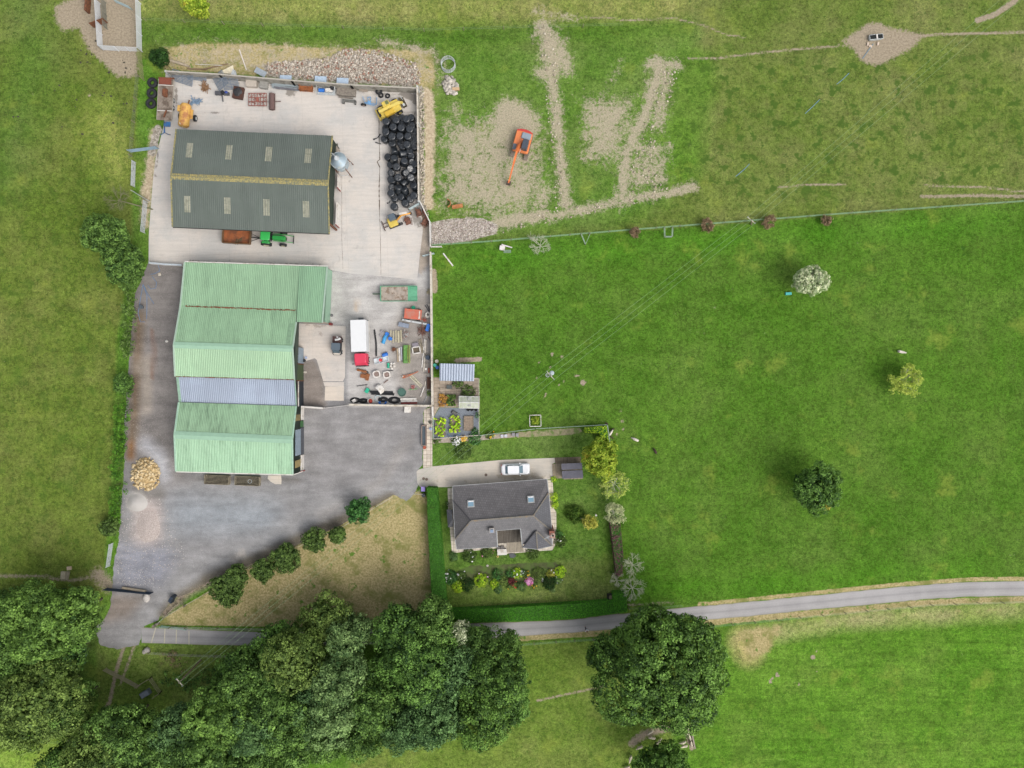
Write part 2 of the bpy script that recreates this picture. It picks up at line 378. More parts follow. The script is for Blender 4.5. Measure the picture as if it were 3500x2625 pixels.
    stone = mx(softpoly(X, Y, [(1470, 760), (1560, 745), (1650, 745), (1705, 770), (1690, 800), (1600, 825), (1471, 838)], 16),
               softpoly(X, Y, [(900, 215), (1050, 205), (1130, 200), (1180, 175), (1300, 185), (1420, 225), (1440, 270), (1430, 304), (900, 270)], 60) * .85,
               stroke(X, Y, [(1436, 300), (1440, 690), (1450, 740)], 7, 8) * .8, stroke(X, Y, [(540, 440), (520, 520)], 14, 20))
    mow = softpoly(X, Y, [(2420, 2230), (3500, 2120), (9e3, 2100), (9e3, 9e3), (2450, 9e3)], 120)
    tuss = mx(softpoly(X, Y, [(2330, 200), (3600, 150), (3600, 640), (2250, 720)], 100), softpoly(X, Y, [(-200, 300), (440, 400), (430, 1500), (380, 1900), (-200, 1900)], 100) * .5)
    return T, soil, scrape, dry, sand, stone, mow, tuss
def axis(lo, hi, st):
    a = list(np.arange(lo, hi + 1e-6, st)); e, d = [], st
    v = hi
    while v < 2200: d *= 1.45; v += d; e.append(v)
    return np.array([-x for x in e[::-1]] + a + e)
gx, gy = axis(-86, 86, 0.36), axis(-66, 66, 0.36)
GX, GY = np.meshgrid(gx, gy)
XX, YY = GX / S + 1750, 1312.5 - GY / S
T, soil, scrape, dry, sand, stone, mow, tuss = ground_fields(XX, YY)
nx, ny = len(gx), len(gy)
idx = np.arange(nx * ny).reshape(ny, nx)
F = np.stack([idx[:-1, :-1], idx[:-1, 1:], idx[1:, 1:], idx[1:, :-1]], -1).reshape(-1, 4)
V = np.stack([GX, GY, np.zeros_like(GX)], -1).reshape(-1, 3)
def ground_mat():
    g = NG('pasture')
    tint = g.attr('tint', 'Color')
    a = g.noise(0.055, 4, 0.6); b = g.noise(0.45, 5, 0.7); c = g.noise(2.0, 5, 0.8); d = g.noise(5.5, 4, 0.9)
    col = g.mix(g.ss(a, 0.35, 0.68), g.mix(1.0, tint, (0.86, 0.93, 0.74), 'MULTIPLY'), g.mix(1.0, tint, (1.16, 1.08, 1.16), 'MULTIPLY'))
    col = g.mix(g.ss(g.noise(0.11, 5, 0.65, g.mapp(loc=(20, 3, 0))), 0.42, 0.66), col, g.mix(1.0, col, (1.22, 1.02, 1.5), 'MULTIPLY'))
    col = g.mix(1.0, col, g.lr(b, 0.3, 0.7, 0.72, 1.28), 'MULTIPLY')
    col = g.mix(1.0, col, g.lr(c, 0.30, 0.70, 0.42, 1.58), 'MULTIPLY')
    col = g.mix(1.0, col, g.lr(d, 0.3, 0.7, 0.30, 1.70), 'MULTIPLY')
    c2 = g.noise(1.5, 4, 0.7, g.mapp(loc=(8, 8, 3)))
    col = g.mix(g.ma('MULTIPLY', g.ss(c2, 0.52, 0.66), 0.55), col, g.mix(1.0, tint, (1.55, 1.32, 1.75), 'MULTIPLY'))
    col = g.mix(g.ma('MULTIPLY', g.ss(c2, 0.46, 0.32), 0.75), col, g.mix(1.0, tint, (0.42, 0.58, 0.42), 'MULTIPLY'))
    # darker tussocks and yellow-green feed patches
    t1 = g.ss(g.noise(0.28, 3, 0.5, g.mapp(loc=(31, 7, 0))), 0.60, 0.72)
    col = g.mix(g.ma('MULTIPLY', t1, 0.35), col, C(70, 108, 34))
    t2 = g.ss(g.noise(0.16, 4, 0.6, g.mapp(loc=(3, 57, 0))), 0.57, 0.72)
    col = g.mix(g.ma('MULTIPLY', t2, g.lr(c, 0.35, 0.65, 0.1, 0.6)), col, C(140, 160, 66))
    # straw-dry turf
    mw = g.attr('mow'); ml = g.noise(1.0, 5, 0.65, g.mapp((0.09, 1.1, 1), (0, 0, R(-7))), 0.5)
    col = g.mix(mw, col, g.mix(1.0, col, g.lr(ml, 0.32, 0.68, 0.80, 1.22), 'MULTIPLY'))
    ts = g.ma('MULTIPLY', g.attr('tuss'), g.ss(g.noise(0.55, 3, 0.6, g.mapp(loc=(44, 17, 0))), 0.54, 0.64)); col = g.mix(g.ma('MULTIPLY', ts, 0.85), col, C(66, 98, 34))
    pk = g.ss(g.noise(1.1, 3, 0.5, g.mapp(loc=(70, 2, 0))), 0.66, 0.72); col = g.mix(g.ma('MULTIPLY', pk, 0.6), col, C(44, 84, 26))
    col = g.mix(1.0, col, (1.27, 1.16, 1.26), 'MULTIPLY')
    m_dry = g.attr('dry')
    n = g.noise(0.7, 6, 0.72); n2 = g.noise(3.2, 4, 0.75)
    dryc = g.mix(g.ss(n2, 0.35, 0.65), C(158, 146, 98), C(208, 192, 144))
    dryc = g.mix(g.ss(g.noise(0.33, 5, 0.7), 0.46, 0.66), dryc, C(140, 142, 82))
    dryc = g.mix(g.ss(g.noise(0.9, 4, 0.6, g.mapp(loc=(5, 5, 5))), 0.60, 0.70), dryc, C(104, 140, 56))
    f = g.ss(g.ma('ADD', m_dry, g.ma('MULTIPLY', g.ma('SUBTRACT', n, 0.5), 1.1)), 0.36, 0.66)
    col = g.mix(f, col, dryc)
    sc = g.attr('scrape'); n3 = g.noise(0.5, 8, 0.78, None, 0.4); n5 = g.noise(2.2, 6, 0.8, g.mapp(loc=(6, 1, 0)))
    f = g.ss(g.ma('ADD', g.ma('ADD', sc, g.ma('MULTIPLY', g.ma('SUBTRACT', n3, 0.5), 2.0)), g.ma('MULTIPLY', g.ma('SUBTRACT', n5, 0.5), 2.3)), 0.36, 0.94)
    f = g.ma('MULTIPLY', f, g.lr(g.noise(5, 4, 0.8, g.mapp(loc=(1, 9, 0))), 0.3, 0.6, 0.72, 1.0))
    soilc = g.mix(g.ss(g.noise(4.5, 5, 0.8), 0.35, 0.65), C(162, 150, 128), C(210, 199, 176))
    col = g.mix(f, col, soilc)
    sd_ = g.attr('sand'); n4 = g.noise(2.4, 6, 0.85)
    sandc = g.mix(g.ss(n4, 0.35, 0.65), C(170, 152, 124), C(228, 212, 184))
    col = g.mix(g.ss(g.ma('ADD', sd_, g.ma('MULTIPLY', g.ma('SUBTRACT', n3, 0.5), 1.3)), 0.36, 0.64), col, sandc)
    so_ = g.attr('soil'); sc2 = g.mix(g.ss(n2, 0.3, 0.7), C(150, 138, 118), C(188, 174, 152))
    col = g.mix(g.ss(g.ma('ADD', so_, g.ma('MULTIPLY', g.ma('SUBTRACT', n5, 0.5), 1.5)), 0.34, 0.68), col, sc2)
    st = g.attr('stone'); vv = g.vor(4.2); vg = g.n('ShaderNodeSeparateColor'); g.l(vv, vg.inputs[0])
    stc = g.mix(vg.outputs[0], C(140, 130, 116), C(212, 204, 192))
    col = g.mix(g.ss(g.ma('ADD', st, g.ma('MULTIPLY', g.ma('SUBTRACT', n3, 0.5), 1.2)), 0.40, 0.60), col, stc)
    return g.fin(col, 0.95, 0, g.ma('ADD', c, g.ma('MULTIPLY', d, 0.6)), 0.55, 0.12, spec=0.1)
rgba = np.concatenate([T, np.ones(T.shape[:2] + (1,))], -1).reshape(-1, 4)
structure(np_mesh('ground', V, F, [('tint', 'FLOAT_COLOR', rgba), ('soil', 'FLOAT', soil.ravel()), ('scrape', 'FLOAT', scrape.ravel()),
    ('dry', 'FLOAT', dry.ravel()), ('sand', 'FLOAT', sand.ravel()), ('stone', 'FLOAT', stone.ravel()), ('mow', 'FLOAT', mow.ravel()), ('tuss', 'FLOAT', tuss.ravel())], [ground_mat()]), 'grass fields with bare soil and dry turf')
# ---------------------------------------------------------------- farmyard of gravel and worn tarmac
YARD = [(508, 898), (470, 985), (462, 1000), (440, 1225), (426, 1442), (425, 1600), (405, 1850), (388, 1930), (385, 2005), (376, 2075), (350, 2127), (321, 2149), (345, 2206), (402, 2218), (472, 2203), (483, 2180), (494, 2140), (533, 2127), (590, 2049), (634, 2032), (704, 1992), (760, 1968), (845, 1935), (953, 1888), (1062, 1840), (1170, 1792), (1279, 1730), (1344, 1690), (1390, 1712), (1422, 1680), (1430, 1655), (1430, 1605), (1445, 1590), (1447, 1400), (1476, 1388), (1474, 1180), (1470, 860), (1468, 757), (1440, 700), (1300, 760), (1127, 860), (620, 860)]
def yard_attrs(X, Y):
    c = colarr(X.shape, (152, 151, 152))
    def lay(m, rgb): c[:] = c * (1 - m[..., None]) + np.array(C(*rgb)) * m[..., None]
    lay(softpoly(X, Y, [(440, 880), (680, 880), (660, 1300), (640, 1650), (440, 1650)], 60), (138, 133, 130))
    lay(stroke(X, Y, [(478, 1080), (470, 1180), (460, 1400), (450, 1500)], 16, 34), (122, 104, 84))
    lay(stroke(X, Y, [(448, 1520), (445, 1560)], 14, 22), (140, 104, 70))
    lay(stroke(X, Y, [(470, 1260), (505, 1230), (500, 1400)], 14, 30) * .7, (176, 164, 150))
    lay(stroke(X, Y, [(520, 1130), (528, 1200), (520, 1290)], 4, 14) * .8, (132, 96, 78))
    lay(stroke(X, Y, [(500, 1520), (545, 1560), (560, 1620)], 22, 40), (182, 182, 186))
    lay(stroke(X, Y, [(480, 1680), (540, 1690)], 26, 26), (138, 134, 130))
    lay(stroke(X, Y, [(470, 1720)], 36, 12), (194, 190, 184))
    lay(stroke(X, Y, [(510, 1760), (500, 1830)], 44, 50), (202, 188, 182))
    lay(softpoly(X, Y, [(390, 1860), (560, 1870), (600, 1900), (560, 2000), (400, 2010)], 60), (148, 150, 160))
    lay(stroke(X, Y, [(640, 1760), (800, 1760), (900, 1770)], 60, 90) * .8, (158, 165, 172))
    lay(softpoly(X, Y, [(1040, 1400), (1440, 1400), (1430, 1600), (1100, 1700), (1040, 1600)], 60) * .8, (152, 150, 150))
    lay(stroke(X, Y, [(1440, 1640), (1150, 1720), (900, 1850), (700, 1930), (520, 2080), (450, 2170)], 22, 70) * .85, (172, 171, 171))
    lay(stroke(X, Y, [(1400, 1500), (1300, 1650), (1100, 1760)], 10, 40) * .6, (178, 172, 166))
    lay(stroke(X, Y, [(1340, 1700), (1100, 1800), (880, 1905), (700, 1975)], 14, 22) * .85, (132, 126, 116))
    lay(stroke(X, Y, [(1330, 1705), (1170, 1785), (1062, 1832), (953, 1882), (845, 1930), (704, 1990), (600, 2050), (560, 2100)], 18, 26), (122, 114, 100))
    lay(stroke(X, Y, [(830, 1890), (795, 1915)], 8, 16), (204, 196, 188))
    lay(softpoly(X, Y, [(385, 2030), (500, 2040), (440, 2110), (360, 2130), (330, 2100)], 40), (146, 136, 128))
    lay(stroke(X, Y, [(1420, 1400), (1390, 1480), (1420, 1580)], 20, 60) * .5, (140, 138, 138))
    lay(softpoly(X, Y, [(1127, 925), (1430, 950), (1476, 900), (1476, 1388), (1190, 1388), (1180, 1110), (1120, 1100)], 14), (196, 193, 190))
    lay(softpoly(X, Y, [(1390, 1030), (1476, 990), (1476, 1388), (1380, 1385), (1330, 1200), (1340, 1120)], 50) * .85, (158, 150, 142))
    lay(stroke(X, Y, [(1222, 1030), (1215, 1060)], 4, 14) * .7, (206, 176, 140))
    lay(softpoly(X, Y, [(1035, 1230), (1076, 1225), (1110, 1300), (1115, 1390), (1035, 1390)], 16) * .9, (142, 132, 124))
    lay(softpoly(X, Y, [(1430, 700), (1470, 760), (1470, 900), (1432, 940)], 8), (178, 166, 152))
    lay(stroke(X, Y, [(1380, 720), (1450, 740), (1440, 760)], 14, 26) * .8, (150, 128, 104))
    lay(stroke(X, Y, [(660, 1635), (1020, 1640)], 8, 16) * .7, (124, 118, 114))
    sp = np.clip(mx(stroke(X, Y, [(510, 1770), (495, 1830)], 42, 40), stroke(X, Y, [(450, 1960), (420, 1900)], 60, 60) * .6, stroke(X, Y, [(480, 1480), (560, 1600)], 40, 60) * .5), 0, 1)
    return [('tint', 'FLOAT_COLOR', np.concatenate([c, np.ones(X.shape + (1,))], -1)), ('speck', 'FLOAT', sp)]
def yard_mat():
    g = NG('yard gravel'); tint = g.attr('tint', 'Color')
    n1 = g.noise(0.35, 6, 0.7, g.mapp((1, 1, 1)), 0.3); n2 = g.noise(6, 5, 0.8)
    n0 = g.noise(0.5, 5, 0.6, g.mapp((0.35, 1.6, 1), (0, 0, R(-38))))
    col = g.mix(1.0, tint, g.lr(n1, 0.3, 0.7, 0.78, 1.20), 'MULTIPLY')
    col = g.mix(1.0, col, g.lr(n0, 0.3, 0.7, 0.80, 1.20), 'MULTIPLY')
    col = g.mix(1.0, col, g.lr(n2, 0.3, 0.7, 0.78, 1.22), 'MULTIPLY')
    sp = g.ss(g.noise(8.5, 2, 0.5, g.mapp(loc=(9, 9, 9))), 0.60, 0.68)
    col = g.mix(g.ma('MULTIPLY', sp, g.lr(g.attr('speck'), 0, 1, 0.22, 0.8)), col, C(222, 214, 208))
    dk = g.ss(g.noise(0.8, 6, 0.8, g.mapp(loc=(4, 1, 0))), 0.60, 0.72)
    col = g.mix(g.ma('MULTIPLY', dk, 0.4), col, C(104, 98, 92))
    return g.fin(col, 0.92, 0, n2, 0.4, 0.03, spec=0.2)
sheet('farmyard', YARD, 0.012, yard_mat(), yard_attrs, 0.55, 2.5, 3)
# ---------------------------------------------------------------- concrete
def conc_mat(name, base=(222, 215, 207), dirty=(128, 121, 112), amt=0.5, rot=-2.5, jx=0.2, jy=0.2):
    g = NG(name); v = g.mapp((1, 1, 1), (0, 0, R(rot)))
    n1 = g.noise(0.18, 6, 0.7, v); n2 = g.noise(1.2, 6, 0.8, v); n3 = g.noise(7, 4, 0.8)
    st = g.noise(1.0, 4, 0.7, g.mapp((0.25, 2.5, 1), (0, 0, R(rot))))
    col = g.mix(g.ss(n1, 0.4, 0.62), C(*base), C(base[0] - 14, base[1] - 10, base[2] - 6))
    col = g.mix(1.0, col, g.lr(st, 0.3, 0.7, 0.91, 1.06), 'MULTIPLY')
    col = g.mix(1.0, col, g.lr(n3, 0.3, 0.7, 0.92, 1.08), 'MULTIPLY')
    tr = g.ss(g.noise(0.5, 6, 0.7, g.mapp((1, 1, 1), (0, 0, 0.6), loc=(3, 9, 0)), 1.6), 0.56, 0.74); col = g.mix(g.ma('MULTIPLY', tr, 0.42), col, C(168, 163, 160))
    d = g.attr('dirt')
    f = g.ss(g.ma('ADD', d, g.ma('MULTIPLY', g.ma('SUBTRACT', n2, 0.5), 1.9)), 0.46, 0.80)
    col = g.mix(g.ma('MULTIPLY', f, amt + 0.25), col, C(*dirty))
    sp = g.ss(g.noise(1.6, 5, 0.75, g.mapp(loc=(2, 8, 0))), 0.66, 0.72)
    col = g.mix(g.ma('MULTIPLY', sp, 0.5), col, C(120, 106, 94))
    q = g.n('ShaderNodeTexBrick'); g.l(v, q.inputs[0]); q.inputs['Scale'].default_value = 1; q.inputs['Mortar Size'].default_value = 0.035
    q.inputs['Brick Width'].default_value = 6.4; q.inputs['Row Height'].default_value = 4.6; q.offset = 0.0
    col = g.mix(g.ma('MULTIPLY', q.outputs['Fac'], 0.14), col, C(128, 118, 108))
    return g.fin(col, 0.85, 0, n3, 0.25, 0.02, spec=0.25)
CM = conc_mat('yard concrete')
def conc_attr(X, Y):
    d = mx(stroke(X, Y, [(650, 892), (800, 900), (1110, 908)], 5, 14), stroke(X, Y, [(600, 275), (780, 285), (1000, 300), (1400, 325)], 6, 26) * .8,
           stroke(X, Y, [(985, 320), (1005, 315)], 12, 14), stroke(X, Y, [(1380, 320), (1426, 340), (1424, 350)], 14, 12) * 1.0, stroke(X, Y, [(545, 500), (530, 600)], 5, 14),
           stroke(X, Y, [(600, 300), (605, 360)], 6, 14), stroke(X, Y, [(672, 380), (750, 388)], 3, 6) * .9, stroke(X, Y, [(1125, 400), (1180, 430)], 10, 60) * .45,
           stroke(X, Y, [(1410, 710), (1440, 760)], 26, 30) * .8, stroke(X, Y, [(1420, 380), (1422, 640)], 6, 12), stroke(X, Y, [(540, 600), (530, 760), (520, 880)], 10, 24) * .45,
           stroke(X, Y, [(1180, 640), (1200, 615), (1190, 590)], 6, 14) * .7, stroke(X, Y, [(780, 838), (830, 850)], 3, 10) * .8)
    return [('dirt', 'FLOAT', d)]
yc = sheet('concrete_yard', [(566, 246), (1426, 303), (1430, 686), (1440, 700), (1445, 790), (1434, 880), (1426, 956), (1302, 944), (1200, 935), (1127, 922), (1000, 915), (620, 905), (508, 898), (509, 793), (514, 731), (524, 605), (533, 536), (545, 490), (562, 420)], 0.03, CM, conc_attr, 0.5)
pads = conc_mat('pad concrete', (222, 212, 202), (150, 140, 130), 0.4)
padattr = lambda X, Y: [('dirt', 'FLOAT', mx(stroke(X, Y, [(1080, 1130), (1100, 1150)], 10, 40) * .8, stroke(X, Y, [(1014, 1110), (1180, 1116)], 3, 12)))]
sheet('concrete_pad', [(1014, 1105), (1182, 1115), (1179, 1290), (1172, 1303), (1105, 1303), (1083, 1230), (1076, 1224), (1040, 1236), (1014, 1240)], 0.035, pads, padattr, 0.6)
pad2 = conc_mat('cracked concrete', (226, 214, 200), (170, 156, 140), 0.5)
sheet('concrete_pad', [(1105, 1306), (1176, 1306), (1175, 1320), (1110, 1320)], 0.03, pads, padattr)
sheet('concrete_pad', [(1112, 1321), (1176, 1320), (1175, 1370), (1110, 1369)], 0.038, pad2, padattr, 0, 0.6)
sheet('concrete_pad', [(917, 1624), (962, 1624), (961, 1656), (940, 1655), (925, 1646), (916, 1636)], 0.04, pad2, padattr, 0, 1.2, 5)
dm = conc_mat('driveway concrete', (218, 208, 194), (160, 150, 130), 0.35)
dattr = lambda X, Y: [('dirt', 'FLOAT', mx(stroke(X, Y, [(1440, 1640), (1700, 1650), (1880, 1628)], 8, 26) * .8, stroke(X, Y, [(1700, 1628), (1830, 1622)], 8, 16)))]
sheet('driveway', [(1424, 1612), (1432, 1604), (1480, 1594), (1715, 1572), (1895, 1565), (1900, 1580), (1888, 1585), (1892, 1637), (1872, 1639), (1530, 1665), (1436, 1665), (1426, 1650)], 0.03, dm, dattr, 0.6)
slab = NG('paving slabs')
def slab_mat(name, base, sx=0.6, sy=0.6, rot=0, mor=(120, 108, 92), off=0.0, var=0.2):
    g = NG(name); v = g.mapp((1, 1, 1), (0, 0, R(rot)))
    q = g.n('ShaderNodeTexBrick'); g.l(v, q.inputs[0]); q.inputs['Scale'].default_value = 1; q.inputs['Mortar Size'].default_value = 0.02
    q.inputs['Brick Width'].default_value = sx; q.inputs['Row Height'].default_value = sy; q.offset = off
    c = C(*base); q.inputs['Color1'].default_value = (*[x * (1 - var) for x in c], 1); q.inputs['Color2'].default_value = (*[min(.85, x * (1 + var * .5)) for x in c], 1)
    q.inputs['Mortar'].default_value = (*C(*mor), 1)
    n = g.noise(2.2, 6, 0.75)
    col = g.mix(1.0, q.outputs[0], g.lr(n, 0.3, 0.7, 0.8, 1.15), 'MULTIPLY')
    return g.fin(col, 0.88, 0, g.noise(10, 3), 0.2, 0.02, spec=0.2)
sl1 = slab_mat('cream slabs', (226, 214, 198))
sheet('footpath', [(1449, 1400), (1478, 1390), (1478, 1594), (1446, 1600)], 0.045, sl1)
sheet('footpath', [(1470, 1690), (1478, 1690), (1480, 1752), (1472, 1752)], 0.04, mat('path concrete', (190, 180, 166)))
sl2 = slab_mat('house path', (234, 224, 208), 0.9, 0.6, 3)
sheet('patio', [(1530, 1668), (1888, 1640), (1892, 1690), (1894, 1740), (1901, 1750), (1902, 1822), (1905, 1848), (1888, 1880), (1820, 1885), (1710, 1895), (1698, 1874), (1562, 1889), (1545, 1888), (1537, 1800), (1532, 1740)], 0.04, sl2)
# deck of weathered boards beside the drive, and the boarded patio in the recess
dk = slab_mat('deck boards', (176, 164, 142), 3.0, 0.14, 94, (110, 100, 84), 0.5, 0.25)
sheet('timber_deck', [(1887, 1586), (1920, 1584), (1922, 1634), (1890, 1636)], 0.12, dk)
sheet('timber_deck', [(1896, 1564), (1984, 1561), (1985, 1583), (1898, 1585)], 0.08, slab_mat('deck boards grey', (150, 138, 118), 3.0, 0.14, 94, (96, 86, 72), 0.5, 0.25))
# kitchen garden floor
sheet('garden_path', [(1480, 1290), (1636, 1292), (1636, 1392), (1500, 1393), (1482, 1425)], 0.02, slab_mat('garden flags', (186, 172, 156), 0.9, 0.6, 0))
sheet('slate_gravel', [(1482, 1427), (1502, 1394), (1636, 1393), (1636, 1487), (1482, 1499)], 0.02, mat('blue slate chips', (132, 140, 150), 0.9, 0, 0.25, 6), jag=0.6)
sheet('garden_border', [(1480, 1500), (1636, 1488), (1700, 1484), (1760, 1480), (1760, 1494), (1650, 1504), (1480, 1516)], 0.02, mat('border earth', (176, 164, 150), 0.95, 0, 0.3, 3), jag=1.2)
sheet('garden_border', [(1762, 1478), (1870, 1470), (1980, 1463), (1990, 1476), (1950, 1486), (1860, 1490), (1770, 1496)], 0.015, mat('border litter', (158, 150, 118), 0.95, 0, 0.35, 3, (104, 132, 60), 0.5, 1.0), jag=2)
sheet('garden_border', [(1560, 1955), (1600, 1935), (1700, 1932), (1800, 1925), (1900, 1920), (1930, 1950), (1900, 2000), (1800, 1990), (1700, 1995), (1600, 2000), (1545, 1990)], 0.015, mat('flower bed earth', (88, 96, 56), 0.95, 0, 0.35, 2, (92, 120, 50), 0.6, 0.9), jag=3)
# ---------------------------------------------------------------- the lane
def road_mat():
    g = NG('lane asphalt'); n1 = g.noise(0.25, 5, 0.6, None, 0.2); n2 = g.noise(7, 5, 0.8)
    u = g.attr('across')
    col = g.mix(g.ss(n1, 0.35, 0.65), C(166, 164, 164), C(180, 178, 178))
    col = g.mix(g.ma('MULTIPLY', g.ss(u, 0.25, 0.0), 0.35), col, C(132, 130, 134))
    col = g.mix(g.ma('MULTIPLY', g.ss(g.ma('ABSOLUTE', g.ma('SUBTRACT', u, 0.55)), 0.2, 0.05), 0.45), col, C(182, 180, 180))
    col = g.mix(g.ma('MULTIPLY', g.ss(g.ma('ADD', u, g.ma('MULTIPLY', n2, 0.2)), 0.96, 1.06), 0.8), col, C(150, 146, 124))
    col = g.mix(1.0, col, g.lr(n2, 0.3, 0.7, 0.86, 1.14), 'MULTIPLY')
    return g.fin(col, 0.85, 0, n2, 0.3, 0.02, spec=0.25)
LANE = [((485, 2145), (484, 2199)), ((950, 2162), (918, 2209)), ((1250, 2150), (1250, 2205)), ((1588, 2130), (1600, 2190)), ((1796, 2125), (1790, 2174)), ((1955, 2118), (1955, 2163)), ((2081, 2102), (2085, 2152)), ((2240, 2086), (2245, 2137)), ((2391, 2072), (2400, 2121)), ((2500, 2063), (2505, 2112)), ((2650, 2048), (2655, 2097)), ((2749, 2038), (2758, 2086)), ((2884, 2024), (2892, 2074)), ((3065, 2006), (3072, 2057)), ((3178, 1997), (3184, 2047)), ((3314, 1988), (3318, 2040)), ((3500, 1985), (3500, 2037)), ((3800, 1990), (3800, 2042))]
vs, us = [], []
L2 = []
for (a, b), (c, d) in zip(LANE[:-1], LANE[1:]):
    for k in range(6):
        t = k / 6; L2.append(((a[0] + (c[0] - a[0]) * t, a[1] + (c[1] - a[1]) * t), (b[0] + (d[0] - b[0]) * t, b[1] + (d[1] - b[1]) * t)))
rgj = random.Random(4)
for a, b in L2:
    j0, j1 = rgj.uniform(-1.3, 1.3), rgj.uniform(-1.3, 1.3)
    for k in range(9):
        t = k / 8; y = a[1] * (1 - t) + b[1] * t + (j0 if k == 0 else j1 if k == 8 else 0)
        q = P(a[0] * (1 - t) + b[0] * t, y, 0.02); vs.append(tuple(q)); us.append(abs(t - 0.5) * 2)
F = np.array([(i * 9 + k + 1, (i + 1) * 9 + k + 1, (i + 1) * 9 + k, i * 9 + k) for i in range(len(L2) - 1) for k in range(8)])[:, ::-1]
F = F[:, ::-1].copy()
V = np.array(vs)
if np.cross(V[F[0, 1]] - V[F[0, 0]], V[F[0, 2]] - V[F[0, 0]])[2] < 0: F = F[:, ::-1].copy()
structure(np_mesh('road', V, F, [('across', 'FLOAT', np.array(us))], [road_mat()]))
# painted rumble lines near the farm gate
lm = mat('worn road paint', (204, 198, 176), 0.8)
mb = MB()
for a, b in (((533, 2144), (517, 2198)), ((564, 2148), (562, 2198)), ((603, 2152), (602, 2200)), ((646, 2156), (646, 2203))):
    mb.beam(P(*a, .026), P(*b, .026), 0.14, 0.004)
structure(mb.build('road_markings', lm))
# joints and cracks in the concrete
mb = MB(); rg = random.Random(8)
def crack(pts, wdt=0.09):
    q = []
    for a, b in zip(pts[:-1], pts[1:]):
        n = max(1, int(math.dist(a, b) / 8))
        q += [(a[0] + (b[0] - a[0]) * i / n + rg.uniform(-.5, .5), a[1] + (b[1] - a[1]) * i / n + rg.uniform(-.4, .4)) for i in range(n)]
    q.append(pts[-1])
    for a, b in zip(q[:-1], q[1:]): mb.beam(P(*a, .034), P(*b, .034), wdt * rg.uniform(.5, 1.5), 0.004)
crack([(1295, 395), (1296, 470), (1298, 545), (1289, 552), (1298, 572), (1296, 640), (1297, 725)], 0.12)
crack([(1297, 725), (1300, 800), (1302, 940)], 0.05); crack([(1168, 600), (1168, 800), (1172, 920)], 0.04); crack([(1310, 384), (1425, 383)], 0.06)
structure(mb.build('yard_cracks', mat('crack dirt', (112, 100, 88), 0.95)))
# ================================================================== BUILDINGS
def ribbed(mb, a, b, c, d, pitch, amp, prof='sin', mi=0):
    """sheeting over the quad a-b (low edge) d-c (far edge); ribs run from a-b to d-c"""
    a, b, c, d = map(Vector, (a, b, c, d)); n = (b - a).cross(d - a).normalized()
    if n.z < 0: n = -n
    L = (b - a).length; k = max(2, int(L / pitch)); sub = 4
    vs, fs = [], []; tot = k * sub
    for i in range(tot + 1):
        t = i / tot; ph = i % sub
        h = amp * ((0, 1, 1, 0)[ph] if prof == 'box' else (0, .5, 1, .5)[ph])
        vs += [a.lerp(b, t) + n * h, d.lerp(c, t) + n * h]
    for i in range(tot): fs.append((2 * i, 2 * i + 2, 2 * i + 3, 2 * i + 1))
    # thin edges so the sheet has a body
    return mb.add(vs, fs, mi)
def sheet_mat(name, rgb, dirt, rot=-2.5, rough=0.5, metal=0.0, streak=0.5, along=(2.2, 0.10), seam=1.0, lichen=None):
    g = NG(name); v = g.mapp((1, 1, 1), (0, 0, R(rot)))
    vs = g.mapp((along[0], along[1], 1), (0, 0, R(rot)))
    n1 = g.noise(1.0, 6, 0.8, vs); n0 = g.noise(0.14, 4, 0.6); n3 = g.noise(5, 4, 0.75)
    col = g.mix(g.ss(n0, 0.38, 0.62), C(*rgb), C(*[min(255, x * 1.06) for x in rgb]))
    col = g.mix(1.0, col, g.lr(n3, 0.3, 0.7, 0.93, 1.07), 'MULTIPLY')
    f = g.ma('MULTIPLY', g.ss(n1, 0.44, 0.66), g.ss(g.noise(0.22, 3, 0.6, g.mapp(loc=(13, 5, 0))), 0.32, 0.58))
    col = g.mix(g.ma('MULTIPLY', f, streak), col, C(*dirt))
    # every sheet laid side by side weathered a little differently
    w = g.n('ShaderNodeSeparateXYZ'); g.l(v, w.inputs[0])
    wn = g.n('ShaderNodeTexWhiteNoise'); wn.noise_dimensions = '1D'; g.l(g.ma('FLOOR', g.ma('DIVIDE', w.outputs[0], seam)), wn.inputs['W'])
    col = g.mix(1.0, col, g.lr(wn.outputs[0], 0, 1, 0.95, 1.05), 'MULTIPLY')
    if lichen:
        col = g.mix(g.ss(g.noise(3.4, 5, 0.8), lichen[1], lichen[1] + 0.12), col, C(*lichen[0]))
    return g.fin(col, rough, metal, n3, 0.15, 0.01)
GREY = sheet_mat('fibre cement sheet', (99, 108, 102), (84, 95, 86), streak=0.35, rough=0.85, lichen=((128, 132, 96), 0.66))
GRN = sheet_mat('green box sheet', (148, 184, 148), (116, 148, 118), streak=0.55)
GRN2 = sheet_mat('green box sheet faded', (160, 198, 164), (124, 160, 128), streak=0.7)
BLUE = sheet_mat('galvanised sheet', (160, 172, 190), (144, 152, 166), rough=0.5, metal=0.1, streak=0.3)
YEL = mat('lichen ridge', (172, 160, 104), 0.9, 0, 0.25, 5, (112, 120, 106), 0.6, 3.5)
DGRN = sheet_mat('dark green cladding', (50, 66, 56), (40, 50, 44), rough=0.6)
MINT = mat('mint flashing', (156, 194, 168), 0.55, 0, 0.08, 1.5)
WHITE = mat('white render', (232, 228, 222), 0.8, 0, 0.08, 2, (190, 180, 165), 0.4, 1.2)
BLOCK = mat('block wall', (170, 160, 148), 0.9, 0, 0.15, 2)
RUST = mat('rust', (132, 84, 56), 0.9, 0.1, 0.3, 4, (92, 60, 46), 0.5, 3)
RUST2 = mat('orange rust', (176, 108, 64), 0.9, 0.1, 0.3, 3, (110, 70, 50), 0.5, 2)
